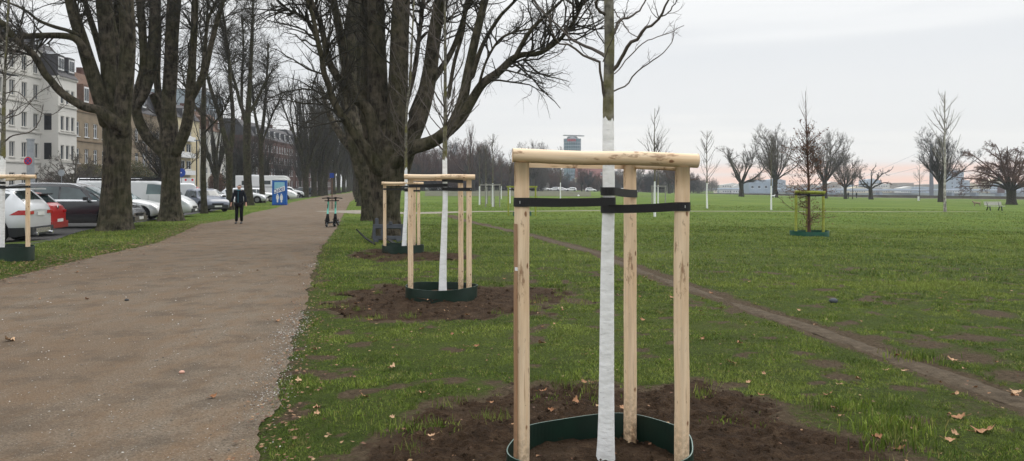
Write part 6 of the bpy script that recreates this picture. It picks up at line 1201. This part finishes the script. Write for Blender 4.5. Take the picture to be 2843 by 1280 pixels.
for px in (2190, 2310, 2440, 2638, 2705, 2775): m = MB(); q = L2(px, 530); m.box((q[0], 0, q[2] / 2 - .6), (2.0, 8, q[2] - 1.2)); m.build('pier', M['bluegrey'], bt)
# far bank and its hazy town
mb = MB(); n = 60; xs = np.linspace(60, 1150, n); yb = 900 + 0 * xs; hz = 2.5 + 5.0 * fbm(xs / 70, 0 * xs, 2)
V = np.concatenate([np.stack([xs, yb - 60, -9.5 + 0 * xs], -1), np.stack([xs, yb, -5 + 0 * xs], -1), np.stack([xs, yb + 60, hz - 2], -1), np.stack([xs, yb + 300, hz - 9], -1)]); i = np.arange(n - 1); mb.add(V, np.concatenate([np.stack([k * n + i, k * n + i + 1, (k + 1) * n + i + 1, (k + 1) * n + i], -1) for k in range(3)]))
tag(mb.build('far_bank_hills', plain('far_bank_green', (.06, .075, .06), .95, .1, vary=.3, scale=.02), smooth=True), kind='structure')
rr = random.Random(21); src = None
for i in range(44):
    px = rr.uniform(1960, 2860); Yf = rr.uniform(845, 905); w_, h_ = rr.uniform(10, 26), rr.uniform(4, 11) if i % 7 else rr.uniform(11, 16); t = thing('distant_building', (at_px(px, Yf), Yf, -6), rr.uniform(-.2, .2), 'small hazy building on the far river bank', 'building', 'hazy town on the far bank')
    m = MB(); m.prism([(-w_ / 2, 0), (w_ / 2, 0), (w_ / 2, h_), (0, h_ + (2 if i % 2 else .3)), (-w_ / 2, h_)], -6, 6); m.build('wall', M[rr.choice(['grey_w', 'bluegrey', 'cream', 'tan', 'bluegrey'])], t); m = MB(); [m.box((-w_ / 2 + 1.5 + 2.6 * a, -6.04, 1.6 + 3 * b), (1.3, .1, 1.3)) for a in range(int(w_ / 2.6) - 1) for b in range(max(1, int(h_ / 3) - 0)) if 1.6 + 3 * b < h_ - .8]; m.build('window', M['glass'], t)
block('grey high-rise beyond the bridge, behind the big dark-trunked bare tree', 2638, 2676, 474, 700, 'bluegrey', dep=20); block('dark red brick bridge tower at the right end of the bridge', 2780, 2788, 519, 480, 'brick', dep=4)
# ------------------------------------------------------------------ portable toilet
Yd = 65.5; xd = at_px(777, Yd); dx = thing('portable_toilet', (xd, Yd, 0), R(14), 'blue portable toilet with white roof and slanted lettering, standing beside the gravel path', 'toilet')
m = MB(); w = .56
for a, b in (((-w, -w), (w, -w)), ((w, -w), (w, w)), ((w, w), (-w, w)), ((-w, w), (-w, -w))): m.bar((*a, 1.10), (*b, 1.10), .035, 2.05)
for a in (-w, w):
    for b in (-w, w): m.box((a, b, 1.10), (.09, .09, 2.12))
m.build('cabin', M['blue'], dx)
m = MB(); m.prism([(-.63, 2.14), (.63, 2.14), (.60, 2.20), (.35, 2.30), (-.35, 2.30), (-.60, 2.20)], -.62, .62); o = m.build('roof', M['whitep'], dx); b = o.modifiers.new('bevel', 'BEVEL'); b.width = .03; b.segments = 2
m = MB(); m.box((0, 0, .04), (1.24, 1.24, .10)); m.build('base', M['blue_d'], dx)
dm = MB(); dm.box((0, -w - .022, 1.10), (.92, .02, 1.92)); door = dm.build('door', M['blue'], dx)
m = MB(); m.prism([(-.42, 1.98), (.42, 1.98), (.42, 1.62), (-.42, 1.28)], -w - .042, -w - .033); m.build('sticker', M['cyan'], door)
m = MB(); m.prism([(-.44, .98), (.44, 1.24), (.44, 1.66), (-.44, 1.36)], -w - .050, -w - .043); m.build('sticker', M['whitep'], door)
for ch, x, z, mir in (('C', -.30, 1.20, True), ('I', -.09, 1.26, False), ('X', .10, 1.33, False), ('I', .30, 1.40, False)): text_mesh(ch, .40, 'blue_d', door, (x, -w - .054, z), (R(90), 0, 0), mirror=mir, ext=.004)
def pict(x, skirt):
    m = MB(); th = np.linspace(0, 2 * math.pi, 16, endpoint=False); y0, y1 = -w - .045, -w - .034
    m.prism([(x + .06 * math.cos(a), .93 + .06 * math.sin(a)) for a in th], y0, y1)
    m.prism([(x - .10, .85), (x - .13, .58), (x - .08, .56), (x - (.13 if skirt else .07), .46), (x - .06, .46), (x - .055, .24), (x + .055, .24), (x + .06, .46), (x + (.13 if skirt else .07), .46), (x + .08, .56), (x + .13, .58), (x + .10, .85)], y0, y1); m.build('pictogram', M['whitep'], door)
pict(-.16, False); pict(.16, True)
m = MB(); m.box((.38, -w - .05, 1.1), (.03, .03, .14)); m.build('handle', M['black'], door)
m = MB(); m.box((w + .022, -.0, 1.7), (.008, .10, .5)); m.box((w + .022, 0, .65), (.008, .10, .7)); m.build('side_lettering_strip', M['whitep'], dx)
# ------------------------------------------------------------------ e-scooters
def scooter(px, Y, rz, label):
    t = thing('electric_scooter', (at_px(px, Y), Y, .01), rz, label, 'scooter', None)
    # faces the camera: front wheel at y=0 side, deck runs away (+y)
    for y, r_ in ((0, .115), (.86, .115)):
        m = MB(); th = np.linspace(0, 2 * math.pi, 24, endpoint=False); 
        m.tube(np.array([(0, y + math.cos(a) * r_ * .8, .12 + math.sin(a) * r_ * .8) for a in list(th) + [0]]), .028, 8); wh = m.build('wheel', M['rubber'], t, smooth=True); m = MB(); m.cyl((0, y, .12), .07, .04, 16, axis=0); m.build('rim', M['steel'], wh)
    m = MB(); m.box((0, .45, .16), (.17, .56, .055)); o = m.build('deck', M['black'], t); b = o.modifiers.new('bevel', 'BEVEL'); b.width = .02; b.segments = 2
    m = MB(); m.tube(np.array([(0, .14, .22), (0, .10, .40), (0, .12, .52)]), [.075, .065, .045], 12); [m.bar((s * .045, 0, .12), (s * .045, .05, .34), .02, .05) for s in (1, -1)]; m.box((0, .0, .27), (.10, .22, .02)); m.build('fork', M['black'], t)
    m = MB(); m.tube(np.array([(0, .10, .45), (0, .15, .75), (0, .19, 1.02)]), [.036, .034, .034], 14); st = m.build('stem', M['mint'], t, smooth=True); m = MB(); m.box((0, .105, .82), (.022, .02, .16)); m.build('label_strip', M['black'], st)
    m = MB(); m.tube(np.array([(0, .18, 1.0), (0, .20, 1.14)]), .03, 10); m.tube(np.array([(-.27, .22, 1.13), (-.1, .20, 1.15), (.1, .20, 1.15), (.27, .22, 1.13)]), .019, 8); m.box((0, .16, 1.15), (.09, .06, .07)); m.bar((-.14, .16, 1.04), (.14, .16, 1.04), .03, .035); m.build('handlebar', M['black'], t)
    m = MB(); m.tube(np.array([(0, .10, .18), (-.10, .14, .02)]), .012, 6); m.build('kickstand', M['steel'], t)
    m = MB(); m.box((0, .88, .27), (.10, .2, .02)); m.build('mudguard', M['black'], t)
scooter(907, 30.0, R(-6), 'left one of the two mint-green rental scooters on the gravel path'); scooter(930, 30.2, R(5), 'right one of the two mint-green rental scooters, nearer the grass')
# ------------------------------------------------------------------ person
def skin_obj(name, verts, edges, radii, mat, parent, root=0, sub=2):
    me = bpy.data.meshes.new(name); me.from_pydata([tuple(v) for v in verts], edges, []); o = bpy.data.objects.new(name, me); COL.objects.link(o); o.parent = parent; me.materials.append(mat)
    md = o.modifiers.new('skin', 'SKIN'); md.use_smooth_shade = True; sv = me.skin_vertices[0].data if me.skin_vertices else None
    if sv is None: return o
    for i, r_ in enumerate(radii): sv[i].radius = (r_, r_) if not hasattr(r_, '__len__') else r_; sv[i].use_root = (i == root)
    s = o.modifiers.new('sub', 'SUBSURF'); s.levels = sub; s.render_levels = sub; return o
pt = thing('person', (at_px(664, 32.9), 32.9, 0), R(4), 'person walking towards the camera in black trousers and dark jacket with a turquoise zip', 'person')
bv = [(0, 0, .95), (0, 0, 1.2), (0, 0, 1.40), (0, -.01, 1.49), (.005, -.02, 1.56), (.01, -.025, 1.64), (.18, .0, 1.38), (-.18, 0, 1.38), (.27, .02, 1.12), (-.27, .02, 1.12), (.31, -.06, .90), (-.32, -.04, .90), (.325, -.075, .83), (-.335, -.055, .83), (.09, 0, .9), (-.09, 0, .9), (.10, -.05, .50), (-.10, .02, .50), (.10, .0, .10), (-.11, -.02, .10)]
be = [(0, 1), (1, 2), (2, 3), (3, 4), (4, 5), (2, 6), (2, 7), (6, 8), (7, 9), (8, 10), (9, 11), (10, 12), (11, 13), (0, 14), (0, 15), (14, 16), (15, 17), (16, 18), (17, 19)]
# fingers
hv = list(bv); hr = [.10, .11, .12, .052, .082, .088, .05, .05, .038, .038, .028, .028, (.036, .022), (.036, .022), .075, .075, .05, .05, .035, .035]; he = list(be)
for hi, s in ((12, 1), (13, -1)):
    b = np.array(bv[hi])
    for q in range(4):
        a = b + np.array(((q - 1.5) * .016 * s, -.012, -.035)); c = a + np.array((0, -.018, -.032 - .006 * (q in (1, 2)))); n0 = len(hv); hv += [tuple(a), tuple(c)]; hr += [.009, .007]; he += [(hi, n0), (n0, n0 + 1)]
    a = b + np.array((-.032 * s, -.02, .0)); c = a + np.array((-.008 * s, -.02, -.028)); n0 = len(hv); hv += [tuple(a), tuple(c)]; hr += [.010, .008]; he += [(hi, n0), (n0, n0 + 1)]
body = skin_obj('body', hv, he, hr, M['skin'], pt)
jv = [(0, 0, .88), (0, 0, 1.05), (0, 0, 1.25), (0, .005, 1.39), (0, -.005, 1.46), (.175, 0, 1.39), (-.175, 0, 1.39), (.265, .02, 1.12), (-.27, .02, 1.12), (.31, -.055, .915), (-.318, -.035, .915)]
skin_obj('jacket', jv, [(0, 1), (1, 2), (2, 3), (3, 4), (3, 5), (3, 6), (5, 7), (6, 8), (7, 9), (8, 10)], [(.20, .15), (.185, .14), (.185, .14), (.145, .115), (.07, .07), .075, .075, .058, .058, .046, .046], M['jacket'], pt)
tv = [(0, 0, .90), (.10, 0, .84), (-.10, 0, .84), (.105, -.05, .50), (-.105, .02, .50), (.105, .0, .08), (-.115, -.02, .08)]
skin_obj('trousers', tv, [(0, 1), (0, 2), (1, 3), (2, 4), (3, 5), (4, 6)], [(.17, .13), .11, .11, .080, .080, .066, .066], M['trousers'], pt)
for s, x, y in ((1, .105, -.03), (-1, -.115, -.05)): skin_obj('shoe', [(x, y + .06, .045), (x, y - .05, .04), (x, y - .14, .035)], [(0, 1), (1, 2)], [.045, .046, .036], M['shoe'], pt, sub=1)
skin_obj('hair', [(.008, .012, 1.67), (.008, .045, 1.64), (.006, .05, 1.58)], [(0, 1), (1, 2)], [.078, .07, .055], M['hair'], pt)
m = MB(); m.tube(np.array([(.0, -.145, 1.40), (0, -.158, 1.25), (0, -.162, 1.05), (0, -.165, .92)]), .008, 6); m.build('zip', M['teal'], pt)
m = MB(); m.tube(np.array([(math.cos(a) * .078, -.012 + math.sin(a) * .078, 1.475 + .02 * math.sin(a)) for a in np.linspace(0, 6.283, 17)]), .024, 8); m.build('collar', M['teal'], pt, smooth=True)
fa = MB(); fa.tube(np.array([(.012, -.098, 1.625), (.013, -.122, 1.595), (.012, -.112, 1.587)]), [.008, .013, .008], 8); fa.build('nose', M['skin'], pt, smooth=True)
for s in (-1, 1): fa = MB(); fa.cyl((.012 + s * .032, -.104, 1.622), .009, .008, 10, axis=1); fa.build('eye', M['black'], pt); fa = MB(); fa.tube(np.array([(.01 + s * .085, -.02, 1.645), (.01 + s * .09, -.01, 1.62), (.01 + s * .083, -.02, 1.595)]), .011, 6); fa.build('ear', M['skin'], pt, smooth=True)
fa = MB(); fa.box((.012, -.098, 1.562), (.045, .008, .008)); fa.build('mouth', M['redlight'], pt)
def tiny_person(px, py, Y, label, c):
    p = G(px, py); x = at_px(px, Y); z = float(ground_z(x, Y)); t = thing('person', (x, Y, z), .5, label, 'person')
    skin_obj('body', [(0, 0, .9), (0, 0, 1.35), (0, 0, 1.5), (0, 0, 1.63), (.2, 0, 1.35), (-.2, 0, 1.35), (.27, -.05, .9), (-.27, .05, .9), (.09, 0, .85), (-.09, 0, .85), (.1, .15, .05), (-.1, -.18, .05)], [(0, 1), (1, 2), (2, 3), (1, 4), (1, 5), (4, 6), (5, 7), (0, 8), (0, 9), (8, 10), (9, 11)], [.14, .16, .06, .10, .07, .07, .045, .045, .09, .09, .06, .06], M[c], t, sub=1)
tiny_person(2355, 552, 185, 'tiny dark-clad person standing far off before the river wall', 'jacket'); tiny_person(2378, 548, 205, 'tiny dark-clad person just right of the other far walker, by the wall', 'trousers'); tiny_person(986, 540, 150, 'tiny dark figure far up the gravel path', 'trousers'); tiny_person(2158, 548, 172, 'tiny dark figure beside the trunk of the large fan-shaped tree', 'jacket')
def dog(x, Y, rz, label, mat):
    z = float(ground_z(x, Y)); t = thing('dog', (x, Y, z), rz, label, 'dog'); v = [(0, 0, .48), (.28, 0, .50), (-.30, 0, .48), (.42, 0, .62), (.50, 0, .72), (.62, 0, .69), (.27, .09, .30), (.27, -.09, .30), (.27, .09, .03), (.29, -.09, .03), (-.30, .09, .32), (-.30, -.09, .32), (-.38, .09, .2), (-.38, -.09, .2), (-.33, .09, .03), (-.33, -.09, .03), (-.45, 0, .55), (-.56, 0, .68)]
    skin_obj('body', v, [(0, 1), (0, 2), (1, 3), (3, 4), (4, 5), (1, 6), (1, 7), (6, 8), (7, 9), (2, 10), (2, 11), (10, 12), (11, 13), (12, 14), (13, 15), (2, 16), (16, 17)], [.13, .16, .12, .09, .09, .05, .05, .05, .03, .03, .06, .06, .035, .035, .028, .028, .03, .02], mat, t, sub=1)
dog(at_px(2712, 100), 100, 2.8, 'brown and white dog on the lawn left of the park bench', M['tan']); dog(at_px(2146, 168), 168, .2, 'white dog by the foot of the large fan-shaped tree', M['whitep'])
# ------------------------------------------------------------------ park bench
Yq = 75.0; xq = at_px(2762, Yq); bn = thing('park_bench', (xq, Yq, float(ground_z(xq, Yq))), R(6), 'grey slatted park bench with dark legs standing alone on the lawn at the right', 'bench')
m = MB(); [m.box((0, -.18 + .11 * i, .45), (1.85, .09, .04)) for i in range(4)]; m.build('seat', M['bench'], bn)
m = MB(); [m.box((-.0, .27 + .03 * i, .60 + .12 * i), (1.85, .035, .10)) for i in range(3)]; m.build('backrest', M['bench'], bn)
for s in (-1, 1): m = MB(); x = s * .62; m.bar((x, -.2, 0), (x, -.10, .43), .07, .07); m.bar((x, .32, 0), (x, .12, .43), .07, .07); m.bar((x, -.22, .42), (x, .22, .42), .06, .06); m.bar((x, .2, .42), (x, .36, .9), .05, .05); m.build('leg', M['black'], bn)
# ------------------------------------------------------------------ signs, posts
def sign_post(px, Y, h, label, parts, pr=.03, cat='sign', name='road_sign', polemat='steel', rz=0):
    x = at_px(px, Y); t = thing(name, (x, Y, float(ground_z(x, Y))), rz, label, cat); m = MB(); m.cyl((0, 0, h / 2), pr, h, 10); m.build('pole', M[polemat], t)
    for kind, z, r_, mt in parts:
        m = MB()
        if kind == 'disc': m.cyl((0, -.045, z), r_, .02, 28, axis=1)
        elif kind == 'inner': m.cyl((0, -.060, z), r_, .012, 28, axis=1)
        elif kind == 'x': [m.bar((-s * r_ * .7, -.071 - .002 * s, z - r_ * .7), (s * r_ * .7, -.071 - .002 * s, z + r_ * .7), .05, .006, up=(0, 1, 0)) for s in (1, -1)]
        elif kind == 'rect': m.box((0, -.05, z), (r_[0], .03, r_[1]))
        m.build('sign_face' if kind in ('disc', 'rect') else 'symbol', M[mt], t)
    return t
sign_post(79, 47, 3.35, 'round blue no-stopping sign with red rim and red cross above the left stake frame', [('disc', 3.2, .25, 'red'), ('inner', 3.2, .185, 'blue_d'), ('x', 3.2, .22, 'red')])
m = MB(); x = at_px(85, 60); t = thing('lamp_column', (x, 60, 0), 0, 'stout grey column in front of the white apartment house', 'column'); m.cyl((0, 0, 2.65), .28, 5.3, 16, r2=.26); m.build('shaft', M['steel'], t); m = MB(); m.cyl((0, 0, 5.34), .30, .1, 16); m.build('cap', M['steel'], t)
sign_post(171, 75, 3.2, 'grey back of a round road sign before the white bay', [('disc', 2.95, .33, 'steel')])
sign_post(504, 60, 3.0, 'round blue sign right of the old forked tree', [('disc', 2.70, .34, 'blue_d'), ('inner', 2.70, .05, 'whitep')])
t = sign_post(520, 62, 2.4, 'white information board with red dots beside the round blue sign', [('rect', 2.05, (1.3, .5), 'whitep')], name='notice_board'); m = MB(); [m.cyl((x, -.075, 2.15), .09, .01, 14, axis=1) for x in (-.1, .45)]; m.build('symbol', M['red'], t)
sign_post(922, 54, 2.6, 'rusty post with a small dark blue sign standing in the path beyond the scooters', [('rect', 2.4, (.30, .34), 'blue_d')], pr=.035, polemat='tile')
sign_post(1006, 38.5, 1.25, 'thin pale stake at the path edge left of the massive tree', [], pr=.025, cat='stake', name='marker_stake', polemat='whitep')
for px, Y, lab in ((407, 118, 'grey lamp post seen between the two old left trees'), (546, 120, 'dark lamp post before the cream block')): sign_post(px, Y, 9, lab, [('rect', 8.9, (.7, .18), 'steel')], pr=.09, cat='lamp post', name='street_lamp', polemat='steel' if px < 500 else 'black')
sign_post(2550, 168, 1.0, 'small pale bollard on the lawn beside the river wall', [], pr=.2, cat='bollard', name='bollard', polemat='whitep')
# ------------------------------------------------------------------ barrier foot leaning on the tree, iron bar on the grass
p = P(1078, 655, 21.9); b = thing('barrier_panel', (p[0], 21.9, .0), R(6), 'dark grey plastic barrier panel with cut-outs leaning on the massive old tree', 'barrier'); Mx = Matrix.Rotation(R(-14), 3, 'X')
m = MB()
for c, d in (((0, 0, .47), (.90, .09, .13)), ((0, 0, .13), (.90, .09, .12)), ((-.41, 0, .30), (.09, .087, .25)), ((.41, 0, .30), (.09, .087, .25)), ((-.18, 0, .30), (.08, .083, .25)), ((-.35, 0, .04), (.14, .15, .10)), ((.3, 0, .04), (.14, .15, .10)), ((-.34, .0, .62), (.10, .05, .20)), ((.06, 0, .56), (.10, .12, .10))): v = Mx @ Vector((c[0], c[1], c[2])); m.box(tuple(v), d, rot=np.array(Mx))
o = m.build('panel', M['greyplastic'], b); bb = o.modifiers.new('bevel', 'BEVEL'); bb.width = .012
a, c = G(990, 660), G(1042, 682); m = MB(); m.tube(np.array([a + (0, 0, .26), (a + c) / 2 + (0, 0, .10), c + (0, 0, .03)]), [.022, .028, .03], 8); o = m.build('metal_bar', M['black'], smooth=True); tag(o, 'long dark bar propped out of the grass left of the grey barrier panel', 'bar')
a, c = G(1068, 672), G(1108, 688); m = MB(); m.bar(a + (0, 0, .15), c + (0, 0, .03), .10, .03); o = m.build('plank', M['black']); tag(o, 'dark plank lying aslant below the grey barrier panel', 'plank')
# stone and small ball on the ground
for px, py, r_, lab, mt, nm, cat in ((2314, 841, .05, 'grey stone lying in the grass right of the trodden track', 'greyplastic', 'stone', 'stone'), (352, 836, .026, 'dark small stone on the gravel path beside flattened leaves', 'plastic', 'stone', 'stone'), (505, 1037, .020, 'pinkish round pebble on the gravel path', 'skin', 'pebble', 'pebble'), (1606, 545, .16, 'white and brown ball on the far bare pitch', 'whitep', 'ball', 'ball')):
    p = G(px, py); m = MB(); n = 12; ph = np.linspace(.12, math.pi - .12, 8); V = [(math.sin(a) * math.cos(b) * r_ * 1.25, math.sin(a) * math.sin(b) * r_, math.cos(a) * r_ * (.75 if nm != 'ball' else 1)) for a in ph for b in np.arange(n) * 2 * math.pi / n]; i = (np.arange(7) * n)[:, None]; j = np.arange(n)[None]
    m.add(V, np.stack([i + j, i + n + j, i + n + (j + 1) % n, i + (j + 1) % n], -1).reshape(-1, 4)); m.ng.append((list(range(n)), 0)); o = m.build(nm, M[mt], smooth=True); o.location = (p[0], p[1], p[2] + r_ * .6); tag(o, lab, cat)
# ------------------------------------------------------------------ front gardens: hedges, shrubs
def shrub(px, Y, w, h, label, mat, seed, name='shrub'):
    r = np.random.default_rng(seed); x = at_px(px, Y); t = thing(name, (x, Y, 0), 0, label, 'shrub'); n = 9000; d = r.normal(size=(n, 3)); d /= np.linalg.norm(d, axis=1, keepdims=True); q = r.random(n) ** .35; lum = .75 + .5 * fbm(d[:, 0] * 2 + seed, d[:, 1] * 2, d[:, 2] * 2)
    p = d * (q * lum)[:, None] * (w / 2, w / 2, h / 2) + (0, 0, h / 2 + .1); a = r.normal(size=(n, 3)); a /= np.linalg.norm(a, axis=1, keepdims=True); b = np.cross(a, r.normal(size=(n, 3))); b /= np.linalg.norm(b, axis=1, keepdims=True) + 1e-9; s = (.05 + .06 * r.random(n))[:, None]
    m = MB(); m.add(np.stack([p - a * s, p + b * s * .6, p + a * s, p - b * s * .6], 1).reshape(-1, 3), quads=np.arange(4 * n).reshape(-1, 4)); m.build('foliage', M[mat], t); m = MB(); [m.tube(np.array([(0, 0, 0), tuple(d[i] * (.2, .2, .3) * h * .5 + (0, 0, h * .5))]), [.06, .02], 6) for i in range(6)]; m.build('stem', M['twig'], t)
M['hedge'] = blade('evergreen_leaves', (.012, .022, .010), (.022, .038, .014), (.035, .055, .02), (.07, .075, .03)); M['hedge_y'] = blade('yellowing_leaves', (.03, .035, .012), (.06, .065, .02), (.10, .095, .03), (.16, .11, .04)); M['hedge_b'] = blade('russet_leaves', (.08, .04, .025), (.14, .08, .05), (.2, .12, .075), (.24, .16, .1))
shrub(255, 98, 4.6, 4.6, 'rounded evergreen shrub with yellowing top before the tan brick house', 'hedge_y', 1); shrub(300, 100, 3.6, 3.4, 'dark evergreen shrub beside the rounded yellowing one', 'hedge', 2); shrub(378, 108, 4.2, 5.2, 'olive shrub seen just right of the broad old tree', 'hedge_y', 3); shrub(432, 112, 4.5, 3.6, 'dark clipped shrub before the tan stone house', 'hedge', 4)
shrub(603, 128, 3.0, 4.0, 'small russet-leaved tree before the white block', 'hedge_b', 5, 'small_tree'); shrub(668, 118, 5.5, 7.0, 'big dark evergreen behind the walking person', 'hedge', 6)
place_tree('spreading', 82, at_px(208, 90), 90, .82, 1, 'small pruned bare tree in front of the white bay', tm='bark_mid', cm='twig_grey')
for i, (px, Y) in enumerate(((150, 92),)): place_tree('thicket', 102, at_px(px, Y), Y, .42, i, ('low bare shrub in front of the white house beside the bay',)[i], name='shrub', cat='shrub', cm='twig_red')
# garden railing along the house fronts
m = MB(); ft = thing('garden_wall', (0, 0, 0), 0, 'low grey garden wall with railings along the house fronts', 'wall'); y = 64.
while y < 235: a, b = fac(y, 5), fac(y + 5.9, 5); m.bar((*a, .45), (*b, .45), .3, .9); y += 6
m.build('base_wall', M['steel'], ft); m = MB(); y = 64.
while y < 235: m.box((*fac(y, 5), 1.2), (.06, .06, .62)); y += .7
m.build('railing', M['black'], ft)
# ------------------------------------------------------------------ haze
mb = MB(); mb.box((0, 725, 16), (2440, 1590, 62)); hz = mb.build('haze', bpy.data.materials.new('haze_air')); tag(hz, kind='stuff')
hm = hz.data.materials[0]; hm.use_nodes = True; nt = hm.node_tree; nt.nodes.clear(); o_ = nt.nodes.new('ShaderNodeOutputMaterial'); vp = nt.nodes.new('ShaderNodeVolumePrincipled'); vp.inputs['Color'].default_value = (.80, .87, .96, 1); vp.inputs['Density'].default_value = .00032; nt.links.new(vp.outputs[0], o_.inputs['Volume'])
